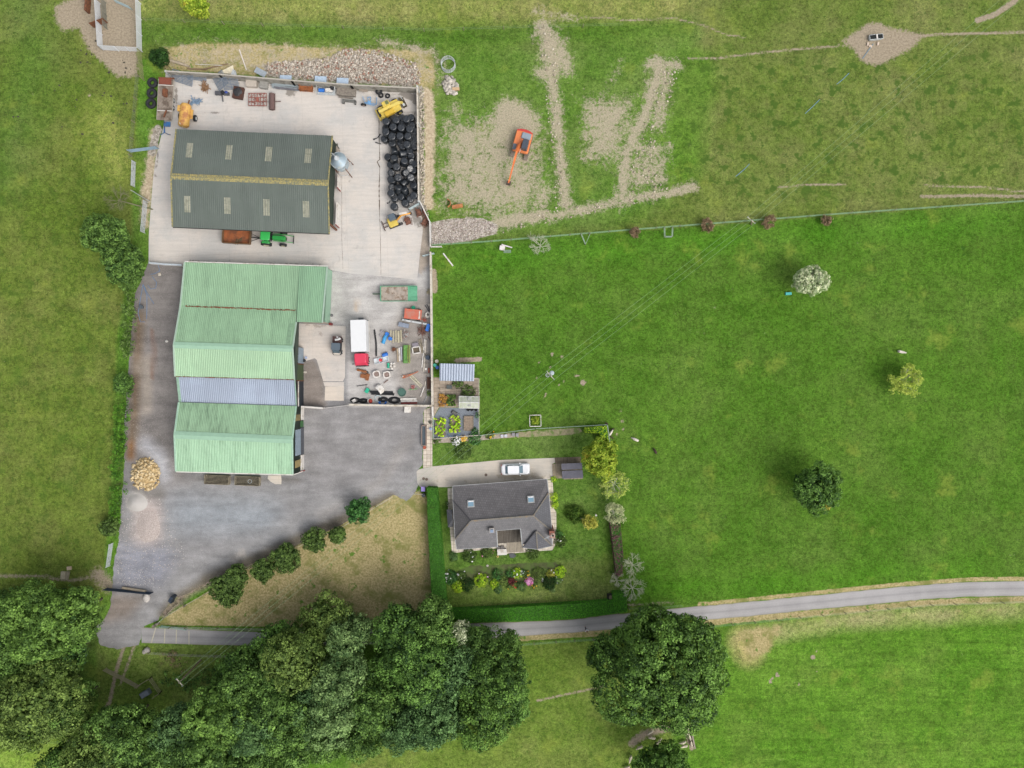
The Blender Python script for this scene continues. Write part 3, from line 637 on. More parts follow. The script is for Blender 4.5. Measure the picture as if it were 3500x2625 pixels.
RED = mat('dull red paint', (150, 62, 54), 0.6)
DARK = mat('dark interior', (40, 38, 36), 0.95)
STEEL = mat('galvanised steel', (206, 212, 214), 0.5, 0.05, 0.12, 3, (150, 152, 150), 0.4, 2)
BLK = mat('black rubber', (34, 36, 40), 0.8, 0, 0.25, 4)
LAMP = mat('translucent rooflight', (168, 168, 150), 0.7, 0, 0.18, 3, (140, 142, 122), 0.5, 2)
WOODG = mat('weathered timber', (158, 148, 128), 0.9, 0, 0.25, 4, (112, 104, 88), 0.5, 3)
def slab_roof(mb, pts, th=0.08, mi=0):
    n = len(pts); mb.add([tuple(p) for p in pts] + [(p[0], p[1], p[2] - th) for p in pts], [tuple(range(n)), tuple(range(n, 2 * n))[::-1]] + [(i, n + i, n + (i + 1) % n, (i + 1) % n) for i in range(n)], mi)
# ---- grey portal-frame shed
zE, zR = 5.2, 6.9
nw, ne, se, sw = P(603, 441, zE), P(1137, 464, zE), P(1126, 799, zE), P(590, 776, zE)
rw, re_ = P(585, 602, zR), P(1122, 625, zR)
B = thing('barn', 'long grey fibre-cement barn with yellow lichen along its ridge and open front', 'barn', P(870, 640, 0))
o0 = B.location
def part(mb, name, m, par, **k):
    """child of a thing whose empty sits unrotated at its location"""
    ob = mb.build(name, m, None, Vector(par.matrix_world.translation) if par.parent else Vector(par.location), **k)
    ob.location = (0, 0, 0); ob.parent = par
    return ob
def sub(mb, name, m, par, org, **k):
    ob = mb.build(name, m, None, Vector(org), **k); ob.location = (0, 0, 0); ob.parent = par
    return ob
mb = MB(); ribbed(mb, nw, ne, re_, rw, 0.30, 0.045); slab_roof(mb, [nw - Vector((0, 0, .03)), ne - Vector((0, 0, .03)), re_ - Vector((0, 0, .03)), rw - Vector((0, 0, .03))])
ribbed(mb, sw, se, re_, rw, 0.30, 0.045); slab_roof(mb, [se - Vector((0, 0, .03)), sw - Vector((0, 0, .03)), rw - Vector((0, 0, .03)), re_ - Vector((0, 0, .03))])
roof = part(mb, 'roof', GREY, B)
mb = MB(); up = Vector((0, 0, .09))
hN, hS = (nw - rw).normalized() * 0.45, (sw - rw).normalized() * 0.48
ribbed(mb, rw + hN + up * .7, re_ + hN + up * .7, re_ + up, rw + up, 0.30, 0.05); ribbed(mb, rw + hS + up * .7, re_ + hS + up * .7, re_ + up, rw + up, 0.30, 0.05)
sub(mb, 'ridge_cap', YEL, roof, o0)
for a, b in ((ne, re_), (re_, se), (nw, rw), (rw, sw)): mb = MB(); mb.beam(a + up, b + up, 0.22, 0.06); sub(mb, 'verge_trim', YEL, roof, o0)
def on(a, b, c, d, u, v, h=0.0):
    """point on the quad a b / d c at u along, v across, h proud of it"""
    p = a.lerp(b, u).lerp(d.lerp(c, u), v); n = (b - a).cross(d - a).normalized()
    if n.z < 0: n = -n
    return p + n * h
def uvof(a, b, c, d, px, py):
    best = None; u = v = .5
    for _ in range(30):
        p = a.lerp(b, u).lerp(d.lerp(c, u), v); k = S * (1 - p.z / H)
        tx, ty = (px - 1750) * k, (1312.5 - py) * k
        dv = (d.lerp(c, u) - a.lerp(b, u)); du = (b.lerp(c, v) - a.lerp(d, v))
        det = du.x * dv.y - du.y * dv.x; ex, ey = tx - p.x, ty - p.y
        u += (ex * dv.y - ey * dv.x) / det; v += (du.x * ey - du.y * ex) / det
    return u, v
for q, lst in (((nw, ne, re_, rw), ((648, 514), (783, 521), (918, 527), (1053, 533))), ((sw, se, re_, rw), ((641, 698), (777, 703), (911, 709), (1046, 715)))):
    for x, y in lst:
        u, v = uvof(*q, x, y); L = (q[1] - q[0]).length; Wd = (q[3] - q[0]).length; du, dv = 0.5 / L, 1.22 / Wd
        a, b, c, d = (on(*q, u - du, v - dv, .02), on(*q, u + du, v - dv, .02), on(*q, u + du, v + dv, .02), on(*q, u - du, v + dv, .02))
        mb = MB(); ribbed(mb, a, b, c, d, 0.165, 0.05, 'box'); mb.beam(a.lerp(d, .5) + Vector((0, 0, .03)), b.lerp(c, .5) + Vector((0, 0, .03)), .05, .04)
        part(mb, 'rooflight', LAMP, B)
ins = lambda p, dx, dy: Vector((p.x + dx, p.y + dy, 0))
wNW, wNE, wSE, wSW = ins(nw, .25, -.3), ins(ne, -.2, -.3), ins(se, -.2, 1.7), ins(sw, .25, 1.7)
Z = Vector((0, 0, 1))
def wall(mb, a, b, z0, z1, th=0.16, mi=0): mb.beam(a + Z * (z0 + z1) / 2, b + Z * (z0 + z1) / 2, th, z1 - z0, mi)
mb = MB(); wall(mb, wNW, wNE, 0, 5.05); wall(mb, wNW, wSW, 0, 5.05)
part(mb, 'wall', DGRN, B)
mb = MB(); eN, eS = wNE, wSE; mid = eN.lerp(eS, .5)
ribbed_pts = []
mb.add([eN + Z * 2.3, eS + Z * 2.3, eS + Z * 5.1, mid + Z * 6.75, eN + Z * 5.1, ] + [p + Vector((-.12, 0, 0)) for p in (eN + Z * 2.3, eS + Z * 2.3, eS + Z * 5.1, mid + Z * 6.75, eN + Z * 5.1)], [(4, 3, 2, 1, 0), (5, 6, 7, 8, 9), (0, 1, 6, 5)])
for i in range(60):
    t = (i + .5) / 60; p = eN.lerp(eS, t); zt = 5.1 + 1.62 * (1 - abs(t - .5) * 2); mb.beam(p + Vector((.03, 0, 2.3)), p + Vector((.03, 0, zt)), .06, .06)
part(mb, 'gable_cladding', DGRN, B)
mb = MB(); wall(mb, eN.lerp(eS, .02), eN.lerp(eS, .30), 0, 2.25, .2); part(mb, 'block_wall', BLOCK, B)
for t0, t1, z1, off in ((.36, .52, 2.3, .45), (.70, .97, 2.4, .45)):
    mb = MB(); a, b = eN.lerp(eS, t0) + Vector((off, 0, 0)), eN.lerp(eS, t1) + Vector((off, 0, 0)); wall(mb, a, b, .1, z1, .1)
    dr = part(mb, 'sliding_door', WHITE, B)
    mb = MB(); wall(mb, b, b + (b - a).normalized() * .12, .1, z1, .14); sub(mb, 'door_rail', RED, dr, o0)
for i in range(6):
    mb = MB(); q = wSW.lerp(wSE, i / 5); mb.box(q.x, q.y, 0, .3, .25, 5.0, R(-2.5)); part(mb, 'steel_post', RUST, B)
mb = MB(); wall(mb, wSW, wSE, 4.75, 5.05, .15); part(mb, 'eaves_beam', DARK, B)
mb = MB(); wall(mb, sw + Vector((0, -.03, -5.2)), se + Vector((0, -.03, -5.2)), 5.05, 5.18, .12); part(mb, 'gutter', DARK, B)
# ---- green sheds: main shed, its long link roof and the south shed
G = thing('barn', 'pale green sheeted barn with a stepped east end and a rusty cross seam', 'barn', P(820, 1090, 0)); og = G.location
zN, zM, zR, zS = 3.4, 4.1, 5.9, 4.7
a0, a1, a2 = P(631.6, 896, zN), P(1023, 908.5, zN), P(1119, 911.7, zN)
m0, m1 = P(617, 1046, zM), P(1015, 1061, zM)
r0, r1 = P(594, 1179, zR), P(1001, 1192, zR)
s0, s1 = P(599, 1287, zS), P(1007, 1298, zS)
e1 = P(1013.6, 1100, zM + .55); e2 = P(1102, 1103, zM + .55)
mb = MB(); ribbed(mb, a0, a1, m1, m0, .28, .035, 'box'); slab_roof(mb, [p - Z * .03 for p in (a0, a1, m1, m0)])
ribbed(mb, m0 + Z * .02, m1 + Z * .02, r1, r0, .28, .035, 'box'); slab_roof(mb, [p - Z * .03 for p in (m0, m1, r1, r0)])
GR = part(mb, 'roof', GRN, G)
mb = MB(); ribbed(mb, a1 + Z * .03, a2 + Z * .03, e2, e1, .28, .04, 'box'); slab_roof(mb, [p - Z * .02 for p in (a1, a2, e2, e1)])
q = part(mb, 'roof', sheet_mat('green box sheet newer', (134, 172, 138), (112, 146, 118), streak=0.3), G); q['label'] = 'newer, deeper green roof over the east step'
mb = MB(); ribbed(mb, s0, s1, r1, r0, .28, .05, 'box'); slab_roof(mb, [p - Z * .03 for p in (s1, s0, r0, r1)])
q = part(mb, 'roof', sheet_mat('green box sheet bleached', (162, 196, 160), (136, 170, 138), streak=0.4), G)
mb = MB(); d = (a0 - r0).normalized() * .5; d2 = (s0 - r0).normalized() * .5
mb.add([r0 + Z * .1, r1 + Z * .1, r1 + d + Z * .09, r0 + d + Z * .09, r1 + d2 + Z * .09, r0 + d2 + Z * .09], [(0, 3, 2, 1), (0, 1, 4, 5)])
sub(mb, 'ridge_cap', MINT, GR, og)
mb = MB()
rgs = random.Random(2)
for i in range(70):
    t = .045 + .95 * i / 70; p, q2 = m0.lerp(m1, t), m0.lerp(m1, t + .0135); jj = rgs.uniform(-.05, .05); mb.beam(p + Z * .09 + Vector((0, jj, 0)), q2 + Z * .09 + Vector((0, jj, 0)), rgs.uniform(.08, .24), .03)
for i in range(60):
    t = i / 60; p, q2 = s0.lerp(s1, t), s0.lerp(s1, t + 1 / 60)
    mb.beam(p + Z * .07, q2 + Z * .07, rgs.uniform(.04, .16), .03)
sub(mb, 'rusty_lap', RUST, GR, og)
for p, q2 in ((a0, m0), (m0, r0), (r0, s0), (r1, s1), (a2, e2), (e1, r1)): mb = MB(); mb.beam(p + Z * .08, q2 + Z * .08, .24, .05); sub(mb, 'verge_trim', mat('bleached flashing', (172, 196, 178), .6, 0, .1, 1.5), GR, og)
mb = MB(); mb.beam(a0 - Z * .02 + Vector((0, .1, 0)), a2 - Z * .02 + Vector((0, .1, 0)), .13, .12); sub(mb, 'gutter', WHITE, GR, og)
q = on(m0, m1, r1, r0, .965, .35, .08); q2 = on(m0, m1, r1, r0, .955, .92, .08)
mb = MB(); mb.beam(q, q2, .62, .03); part(mb, 'rooflight', LAMP if 0 else mat('mossy rooflight', (134, 168, 136), .7, 0, .2, 2), G)
g_ = lambda p, dx=0, dy=0: Vector((p.x + dx, p.y + dy, 0))
mb = MB(); wall(mb, g_(a0, .25, -.2), g_(a2, -.1, -.2), 0, 3.3); wall(mb, g_(a0, .25, -.2), g_(r0, .25), 0, 3.3); wall(mb, g_(r0, .25), g_(s0, .25), 0, 4.5)
mb.add([g_(a0, .25, -.2) + Z * 3.2, g_(r0, .25) + Z * 3.2, g_(r0, .25) + Z * 5.8, g_(m0, .25) + Z * 4.0], [(0, 1, 2, 3)])
part(mb, 'wall', mat('green cladding', (120, 160, 130), .7), G)
wa, wb = g_(a2, -.08, -.2), g_(e2, -.02, .25)
mb = MB(); mb.add([wa, wb, wb + Z * (zM + .5), wa + Z * 3.35], [(0, 3, 2, 1), (0, 1, 2, 3)]); mb.beam(wa + Z * 1.6, wb + Z * 1.6, .05, 3.0); part(mb, 'gable_cladding', MINT, G)
mb = MB(); wall(mb, g_(e1, .05, .2), wb, 0, 4.3); part(mb, 'end_wall', BLOCK, G)
wc, wd = g_(e1, -.15, .2), g_(s1, -.05, 0)
mb = MB(); wall(mb, wc, wd, 3.0, 4.6, .1); part(mb, 'gable_cladding', DGRN, G)
def pxwall(mb, y0, y1, z0, z1, x=1036.0, th=.1, off=0): mb.beam(P(x, y0) + Vector((off, 0, (z0 + z1) / 2)), P(x, y1) + Vector((off, 0, (z0 + z1) / 2)), th, z1 - z0)
for y0, y1, z1, m, nm in ((1190, 1243, 3.4, mat('pale blue sheet', (158, 176, 192), .5, .2), 'sliding_door'), (1247, 1300, 3.4, mat('moss green sheet', (74, 92, 62), .6), 'sliding_door'), (1303, 1388, 2.6, mat('navy sheet', (38, 48, 58), .6), 'sliding_door')):
    mb = MB(); pxwall(mb, y0, y1, .1, z1, 1037)
    for k in range(int((y1 - y0) / 5)): mb.beam(P(1037, y0 + 3 + 5 * k) + Vector((.07, 0, .1)), P(1037, y0 + 3 + 5 * k) + Vector((.07, 0, z1)), .06, .05)
    part(mb, nm, m, G)
mb = MB(); pxwall(mb, 1304, 1387, 2.6, 2.75, 1037, .14); part(mb, 'door_rail', WHITE, G)
for a, b in ((1244, 1246.5), (1300, 1303)): mb = MB(); pxwall(mb, a, b, 0, 3.5, 1037, .22); part(mb, 'red_post', RUST, G)
# link roof
Lk = thing('barn', 'narrow galvanised corrugated link roof between the two green barns', 'barn', P(815, 1335, 0))
l0, l1, l2, l3 = P(607, 1288, 4.45), P(1009, 1299, 4.45), P(1013.6, 1387, 4.35), P(616.8, 1374, 4.35)
mb = MB(); ribbed(mb, l0, l1, l2, l3, .30, .07); slab_roof(mb, [p - Z * .03 for p in (l3, l2, l1, l0)], .05); part(mb, 'roof', BLUE, Lk)
mb = MB(); wall(mb, g_(l0, .2), g_(l3, .2), 0, 4.3); part(mb, 'wall', mat('green cladding', (120, 160, 130)), Lk)
mb = MB(); mb.beam(l3 - Z * .08 + Vector((0, -.02, 0)), l2 - Z * .08 + Vector((0, -.02, 0)), .14, .1); part(mb, 'valley_gutter', DARK, Lk)
for a, b, c in ((l1, l2, .14), (l0, l3, .4)): mb = MB(); mb.beam(a + Z * .08, b + Z * .08, c, .05); part(mb, 'verge_trim', mat('pale green trim', (150, 184, 162), .6), Lk)
# south shed
D = thing('barn', 'southernmost mint green barn streaked with dark algae, rails leaning outside', 'barn', P(810, 1500, 0)); od = D.location
n0, n1 = P(611.7, 1375, 4.6), P(1012.6, 1388, 4.6); t0_, t1_ = P(596.8, 1486, 5.9), P(999.6, 1503, 5.9); u0, u1 = P(602, 1611, 4.6), P(1001, 1621.5, 4.6)
mb = MB(); ribbed(mb, n0, n1, t1_, t0_, .25, .04, 'box'); slab_roof(mb, [p - Z * .03 for p in (n0, n1, t1_, t0_)]); DR = part(mb, 'roof', sheet_mat('green sheet with algae', (148, 182, 148), (100, 130, 102), streak=0.75, along=(2.6, .16)), D)
mb = MB(); ribbed(mb, u0, u1, t1_, t0_, .25, .04, 'box'); slab_roof(mb, [p - Z * .03 for p in (u1, u0, t0_, t1_)]); part(mb, 'roof', GRN2, D)
mb = MB(); d = (n0 - t0_).normalized() * .6; d2 = (u0 - t0_).normalized() * .6
mb.add([t0_ + Z * .1, t1_ + Z * .1, t1_ + d + Z * .09, t0_ + d + Z * .09, t1_ + d2 + Z * .09, t0_ + d2 + Z * .09], [(0, 3, 2, 1), (0, 1, 4, 5)]); sub(mb, 'ridge_cap', MINT, DR, od)
for p, q2 in ((n0, t0_), (t0_, u0), (n1, t1_), (t1_, u1)): mb = MB(); mb.beam(p + Z * .08, q2 + Z * .08, .26, .05); sub(mb, 'verge_trim', mat('mint verge', (168, 204, 180), .55), DR, od)
mb = MB(); mb.beam(u0 - Z * .06 + Vector((0, -.08, 0)), u1 - Z * .06 + Vector((0, -.08, 0)), .14, .13); mb.beam(u1 - Z * .06 + Vector((0, -.08, 0)), P(1036, 1611, 3.0), .1, .1); sub(mb, 'gutter', WHITE, DR, od)
mb = MB(); wall(mb, g_(n0, .25), g_(u0, .25, .3), 0, 4.5); mb.add([g_(n0, .25) + Z * 4.4, g_(t0_, .25) + Z * 5.8, g_(u0, .25, .3) + Z * 4.4], [(0, 1, 2), (2, 1, 0)]); wall(mb, g_(u0, .25, .3), g_(u1, -.1, .3), 0, 4.45); part(mb, 'wall', mat('green cladding', (120, 160, 130)), D)
X1 = 1036
ea, eb = P(X1 + 2, 1388), P(X1, 1609)
mb = MB(); ec = ea.lerp(eb, .52); vv = [ea + Z * 1.2, eb + Z * 1.2, eb + Z * 4.5, ec + Z * 5.75, ea + Z * 4.5]
vv = [Vector((v.x - .08, v.y, v.z)) for v in vv]; mb.add(vv, [(4, 3, 2, 1, 0), (0, 1, 2, 3, 4)])
for i in range(52):
    t = (i + .5) / 52; p = ea.lerp(eb, t); zt = 4.5 + 1.25 * (1 - abs(t - .52) / .52); mb.beam(p + Vector((-.05, 0, 1.2)), p + Vector((-.05, 0, max(2, zt - .15))), .05, .05)
part(mb, 'gable_cladding', DGRN, D)
BEI = mat('tan translucent panel', (164, 146, 98), .7, 0, .15, 3)
for y0, y1 in ((1414, 1435), (1566, 1590)):
    mb = MB(); pxwall(mb, y0, y1, 1.5, 4.2, X1, .06); part(mb, 'wall_light', BEI, D)
mb = MB(); pxwall(mb, 1464, 1550, 1.6, 4.1, X1 + 1, .1); part(mb, 'sliding_door', mat('pale blue sheet', (158, 176, 192)), D)
mb = MB(); pxwall(mb, 1460, 1550, .05, 1.55, X1 + 2, .14); q = part(mb, 'door_skirt', mat('slate grey boards', (84, 88, 96), .8, 0, .3, 4), D)
for y0, y1 in ((1390, 1434), (1553, 1608)):
    mb = MB(); pxwall(mb, y0, y1, 0, 1.25, X1 + 1, .22); part(mb, 'low_wall', WHITE, D)
mb = MB(); pxwall(mb, 1438, 1458, .1, 1.5, X1 + 1, .12); part(mb, 'small_door', mat('green pump box', (60, 110, 62), .6), D)
mb = MB(); pxwall(mb, 1606, 1609, 0, 1.5, X1 + 4, .3); part(mb, 'corner_post', RED, D)
# ---- bungalow
def tile_mat(name, rgb, rot, dk=.72, sx=.36, sy=.34):
    g = NG(name); v = g.mapp((1, 1, 1), (0, 0, R(rot)))
    q = g.n('ShaderNodeTexBrick'); g.l(v, q.inputs[0]); q.inputs['Scale'].default_value = 1; q.inputs['Mortar Size'].default_value = .035; q.inputs['Mortar Smooth'].default_value = .4
    q.inputs['Brick Width'].default_value = sx; q.inputs['Row Height'].default_value = sy
    c = C(*rgb); q.inputs['Color1'].default_value = (*[x * .9 for x in c], 1); q.inputs['Color2'].default_value = (*[x * 1.1 for x in c], 1); q.inputs['Mortar'].default_value = (*[x * dk for x in c], 1)
    n = g.noise(.8, 6, .75); n2 = g.noise(8, 3, .7)
    col = g.mix(1.0, q.outputs[0], g.lr(n, .3, .7, .86, 1.14), 'MULTIPLY')
    col = g.mix(1.0, col, g.lr(n2, .3, .7, .86, 1.14), 'MULTIPLY')
    col = g.mix(g.ss(g.noise(2.6, 3, .6), .72, .76), col, C(190, 190, 184))
    return g.fin(col, .75, 0, q.outputs['Fac'], -.5, .03)
TN = tile_mat('shaded roof tiles', (116, 113, 115), 4); TS = tile_mat('sunlit roof tiles', (124, 123, 126), 4, .8)  # same roof tiles; north shade and south sunlight put into the colour
Hs = thing('bungalow', 'bungalow with grey hipped tile roof, two skylights and a recessed patio', 'house', P(1715, 1765, 0)); oh = Hs.location
zl, zh, zt = 2.35, 3.15, 5.3
NW, NE = P(1547.9, 1662, zl), P(1869.7, 1638, zl); HW, HE = P(1548.5, 1711, zh), P(1875.5, 1684, zh)
RW, RE = P(1610, 1780, zt), P(1822.9, 1763, zt); SWh, SEh = P(1556, 1843.5, zh), P(1886, 1815, zh)
SW_, S1, S2, S3, S4 = P(1561, 1877, zl), P(1700.7, 1868.5, zl), P(1697.6, 1812.9, zh + .35), P(1779, 1806.8, zh + .35), P(1784.5, 1860, zl)
SE_ = P(1888, 1865, zl)
def roofpart(pts, m, name='roof', par=Hs, th=.1):
    mb = MB(); slab_roof(mb, [tuple(p) for p in pts], th); return part(mb, name, m, par) if par is Hs else sub(mb, name, m, par, oh)
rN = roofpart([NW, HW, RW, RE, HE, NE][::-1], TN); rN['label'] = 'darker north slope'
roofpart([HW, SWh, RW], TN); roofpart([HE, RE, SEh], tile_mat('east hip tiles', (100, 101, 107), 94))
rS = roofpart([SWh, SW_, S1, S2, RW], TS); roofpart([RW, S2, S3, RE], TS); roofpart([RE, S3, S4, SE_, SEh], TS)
ap, sp_, sx_ = P(1833, 1815, zh + .75), P(1837, 1877, zl + .05), P(1786, 1871, zl)
sy_ = P(1888, 1865.5, zl)
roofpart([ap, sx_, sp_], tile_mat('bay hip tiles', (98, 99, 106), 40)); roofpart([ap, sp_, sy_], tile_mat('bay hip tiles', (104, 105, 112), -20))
mb = MB(); rg = random.Random(3)
LR = mat('mortar ridge', (132, 128, 120), .9, 0, .25, 5, (160, 132, 96), .3, 3)
def ridge(mb, p, q, wd=.2):
    n = int((q - p).length / .42)
    for i in range(n): mb.beam(p.lerp(q, i / n) + Z * .07, p.lerp(q, (i + .97) / n) + Z * .07, wd * rg.uniform(.9, 1.15), .1)
for p, q, w_ in ((RW, RE, .24), (SWh, RW, .17), (RE, HE, .17), (RE, SEh, .17), (ap, sp_, .17), (ap, sy_, .17)): mb = MB(); ridge(mb, p, q, w_); sub(mb, 'ridge_tiles', LR, rN, oh)
for p, q in ((HW, RW), (ap, sx_)): mb = MB(); ridge(mb, p, q, .14); sub(mb, 'ridge_tiles', mat('dark ridge', (84, 84, 88), .9, 0, .2, 4), rN, oh)
mb = MB()
for p, q in ((NW, NE), (NW, HW), (HW, SWh), (SWh, SW_), (SW_, S1), (S1, S2), (S2, S3), (S3, S4), (S4, sx_), (sx_, sp_), (sp_, sy_), (SE_, SEh), (HE, SEh), (HE, NE)): mb.beam(p - Z * .06, q - Z * .06, .12, .12)
sub(mb, 'gutter', mat('grey gutter', (180, 184, 186), .6), rN, oh)
for x, y, wx, wy in ((1609.6, 1722, 1.12, 1.2), (1814.7, 1707, 1.12, 1.2)):
    u, v = uvof(NW, NE, RE, RW, x, y); p = on(NW, NE, RE, RW, u, v, .04)
    ax = (NE - NW).normalized(); ay = (RW + RE - NW - NE).normalized(); ay = (ay - ax * ay.dot(ax)).normalized(); az = ax.cross(ay)
    if az.z < 0: az = -az
    def rect(mb, w0, h0, w1, h1, z0, z1):
        vs = [p + ax * a * w / 2 + ay * b * h / 2 + az * z for z, w, h in ((z0, w0, h0), (z1, w1, h1)) for a, b in ((-1, -1), (1, -1), (1, 1), (-1, 1))]
        mb.add(vs, [(3, 2, 1, 0), (4, 5, 6, 7), (0, 1, 5, 4), (1, 2, 6, 5), (2, 3, 7, 6), (3, 0, 4, 7)])
    mb = MB(); rect(mb, wx, wy, wx - .06, wy - .06, 0, .1); sk = part(mb, 'skylight', mat('aluminium frame', (196, 198, 196), .5, .2), Hs)
    mb = MB(); rect(mb, wx - .3, wy - .3, wx - .3, wy - .3, .095, .13); sub(mb, 'pane', mat('sky glass', (150, 186, 208), .12, 0, .05, 1), sk, oh)
    mb = MB(); q = p - ay * .28 + az * .135; mb.beam(q - ax * .4, q + ax * .4, .28, .03); sub(mb, 'blind', mat('white blind', (236, 236, 236), .6), sk, oh)
mb = MB(); c = P(1681.5, 1808, zh + .5); mb.box(c.x, c.y, 3.0, .75, .72, 1.9, R(4)); ch = part(mb, 'chimney', mat('rendered chimney', (186, 180, 174), .8, 0, .15, 3), Hs)
mb = MB(); mb.box(c.x + .02, c.y - .06, 4.9, .5, .45, .12, R(4)); sub(mb, 'chimney_cap', mat('lead cap', (130, 150, 176), .5), ch, oh)
mb = MB(); c = P(1884, 1816, 2.5); mb.box(c.x, c.y, 0, .8, 1.0, 5.0, R(4)); ch = part(mb, 'chimney', mat('red chimney brick', (164, 106, 90), .85, 0, .2, 4), Hs); ch['label'] = 'red brick chimney on the east wall'
mb = MB(); mb.box(c.x + .12, c.y - .1, 5.0, .6, .62, .15, R(4)); sub(mb, 'chimney_cap', mat('buff cap', (206, 176, 158), .8), ch, oh)
mb = MB(); mb.cyl((c.x + .12, c.y - .1, 5.1), (c.x + .12, c.y - .1, 5.5), .15); sub(mb, 'chimney_pot', BLK, ch, oh)
mb = MB(); mb.cyl((c.x - .4, c.y, 4.0), (c.x - .4, c.y, 6.1), .025, n=6); mb.cyl((c.x - 1.3, c.y - .45, 6.1), (c.x - .1, c.y + .1, 6.1), .03, n=6)
for k in range(7): q = Vector((c.x - 1.2 + .17 * k, c.y - .4 + .07 * k, 6.1)); mb.cyl(q + Vector((-.1, .22, 0)), q + Vector((.1, -.22, 0)), .012, n=4)
sub(mb, 'aerial', STEEL, ch, oh)
mb = MB(); d = lambda p, x, y: Vector((p.x + x, p.y + y, 0))
HWALL = mat('cream house render', (206, 196, 180), .85, 0, .08, 2)
ring = [d(NW, .4, -.35), d(NE, -.4, -.35), d(SE_, -.5, .5), d(S4, .35, .5), d(S3, .3, .3), d(S2, -.3, .3), d(S1, -.35, .4), d(SW_, .4, .4)]
for p, q in zip(ring, ring[1:] + ring[:1]): wall(mb, p, q, 0, 2.2 if (p.y > P(0, 1700).y and q.y > P(0, 1700).y) else 2.2, .25)
part(mb, 'wall', HWALL, Hs)
for p, q, n_ in ((ring[0], ring[1], 4), (ring[7], ring[6], 2), (ring[1], ring[2], 2), (ring[4], ring[5], 1)):
    for i in range(n_):
        a, b = p.lerp(q, (i + .3) / n_), p.lerp(q, (i + .65) / n_); nrm = (q - p).cross(Z).normalized()
        cc = (a + b) / 2; o_ = nrm * .14 if (cc + nrm - oh).length > (cc - nrm - oh).length else -nrm * .14
        mb = MB(); wall(mb, a + o_, b + o_, .95, 2.05, .08); wn = part(mb, 'window', mat('white window frame', (232, 232, 232), .5), Hs)
        mb = MB(); wall(mb, a.lerp(b, .08) + o_ * 1.35, a.lerp(b, .92) + o_ * 1.35, 1.05, 1.95, .05); sub(mb, 'pane', mat('dark window glass', (70, 82, 92), .1), wn, oh)
# porch on the west wall
p1, p2, p3, p4 = P(1526.5, 1741.6, 2.3), P(1547, 1742, 2.3), P(1549, 1800.6, 2.3), P(1531, 1802, 2.3); pa, pb = P(1546, 1768, 3.1), P(1547, 1776, 3.1)
mb = MB(); slab_roof(mb, [p1, p2, pa][::-1], .07); slab_roof(mb, [p1, pa, pb, p4][::-1], .07); slab_roof(mb, [p4, pb, p3][::-1], .07)
pr = part(mb, 'porch', tile_mat('porch tiles', (96, 97, 103), 94), Hs)
mb = MB(); c_ = (p1 + p3) / 2; mb.box(c_.x + .1, c_.y, 0, .8, 2.4, 2.25, R(4)); sub(mb, 'porch_wall', HWALL, pr, oh)
# patio boards in the recess
mb = MB(); mb.prism([tuple(P(x, y, .1)[:2]) for x, y in ((1700, 1812), (1779, 1806), (1784, 1852), (1703, 1858))], .05, .13)
tag(mb.build('timber_deck', slab_mat('dark recess deck', (124, 118, 110), 3.0, .14, 94, (70, 64, 58), .5, .3)), 'dark weathered decking inside the recess of the bungalow', 'deck')
mb = MB(); mb.prism([tuple(P(x, y, .1)[:2]) for x, y in ((1732, 1855), (1786, 1851), (1790, 1886), (1733, 1888))], .05, .15)
tag(mb.build('timber_deck', slab_mat('pale deck', (188, 178, 160), 3.0, .14, 94, (140, 130, 116), .5, .25)), 'pale timber deck stepping out from the bungalow recess onto the lawn', 'deck')
# ---- sheds and greenhouse
def small_roofed(name, label, cat, poly, z0, z1, roofm, wallm, group=None, pitch=.22, along='y', amp=.05):
    """poly: four roof corners on the picture, NW NE SE SW"""
    c = P((poly[0][0] + poly[2][0]) / 2, (poly[0][1] + poly[2][1]) / 2); t = thing(name, label, cat, c, 0, group)
    q = [P(*p, z) for p, z in zip(poly, (z1, z1, z0, z0))]
    mb = MB(); ribbed(mb, q[3], q[2], q[1], q[0], pitch, amp); slab_roof(mb, [v - Z * .02 for v in q[::-1]], .06); part(mb, 'roof', roofm, t)
    mb = MB(); w4 = [Vector((v.x + (c.x - v.x) * .06, v.y + (c.y - v.y) * .06, 0)) for v in q]
    for i in range(4): wall(mb, w4[i], w4[(i + 1) % 4], 0, min(z0, z1) - .05, .08)
    part(mb, 'wall', wallm, t); return t
small_roofed('shed', 'garden shed with striped pale blue corrugated roof beside the vegetable plot', 'shed', [(1503, 1242), (1622, 1245), (1620, 1303), (1502, 1301)], 2.1, 2.5, BLUE, WOODG, pitch=.42, amp=.09)
t = thing('shed', 'dark grey double-roofed shed under the yellowing tree at the drive end', 'shed', P(1955, 1609))
for y0, y1, k in ((1583, 1606, 0), (1608, 1636, 1)):
    q = [P(1919 + k * 2, y0 + 2, 2.2), P(1988 + k * 3, y0 - 1, 2.2), P(1990 + k * 3, y1 - 3, 2.0), P(1920 + k * 2, y1, 2.0)]
    mb = MB(); slab_roof(mb, q[::-1], .1)
    for i in range(9): mb.beam(q[0].lerp(q[1], i / 8) + Z * .03, q[3].lerp(q[2], i / 8) + Z * .03, .04, .05)
    part(mb, 'roof', mat('charcoal felt', (98, 98, 110), .8, 0, .15, 1.2), t)
mb = MB(); c = P(1955, 1609); mb.box(c.x, c.y, 0, 3.0, 2.2, 1.95, R(2)); part(mb, 'wall', WOODG, t)
t = thing('greenhouse', 'cream glazed greenhouse with a centre ridge, three black tubs before it', 'greenhouse', P(1603, 1374))
c = t.location; GL = mat('milky glazing', (200, 206, 186), .35, 0, .08, 1.2, (176, 182, 158), .5, 1)
q = [P(1569, 1354, 1.9), P(1637, 1356, 1.9), P(1637, 1396, 1.9), P(1569, 1395, 1.9)]; ra, rb = P(1569, 1374.5, 2.4), P(1637, 1375.5, 2.4)
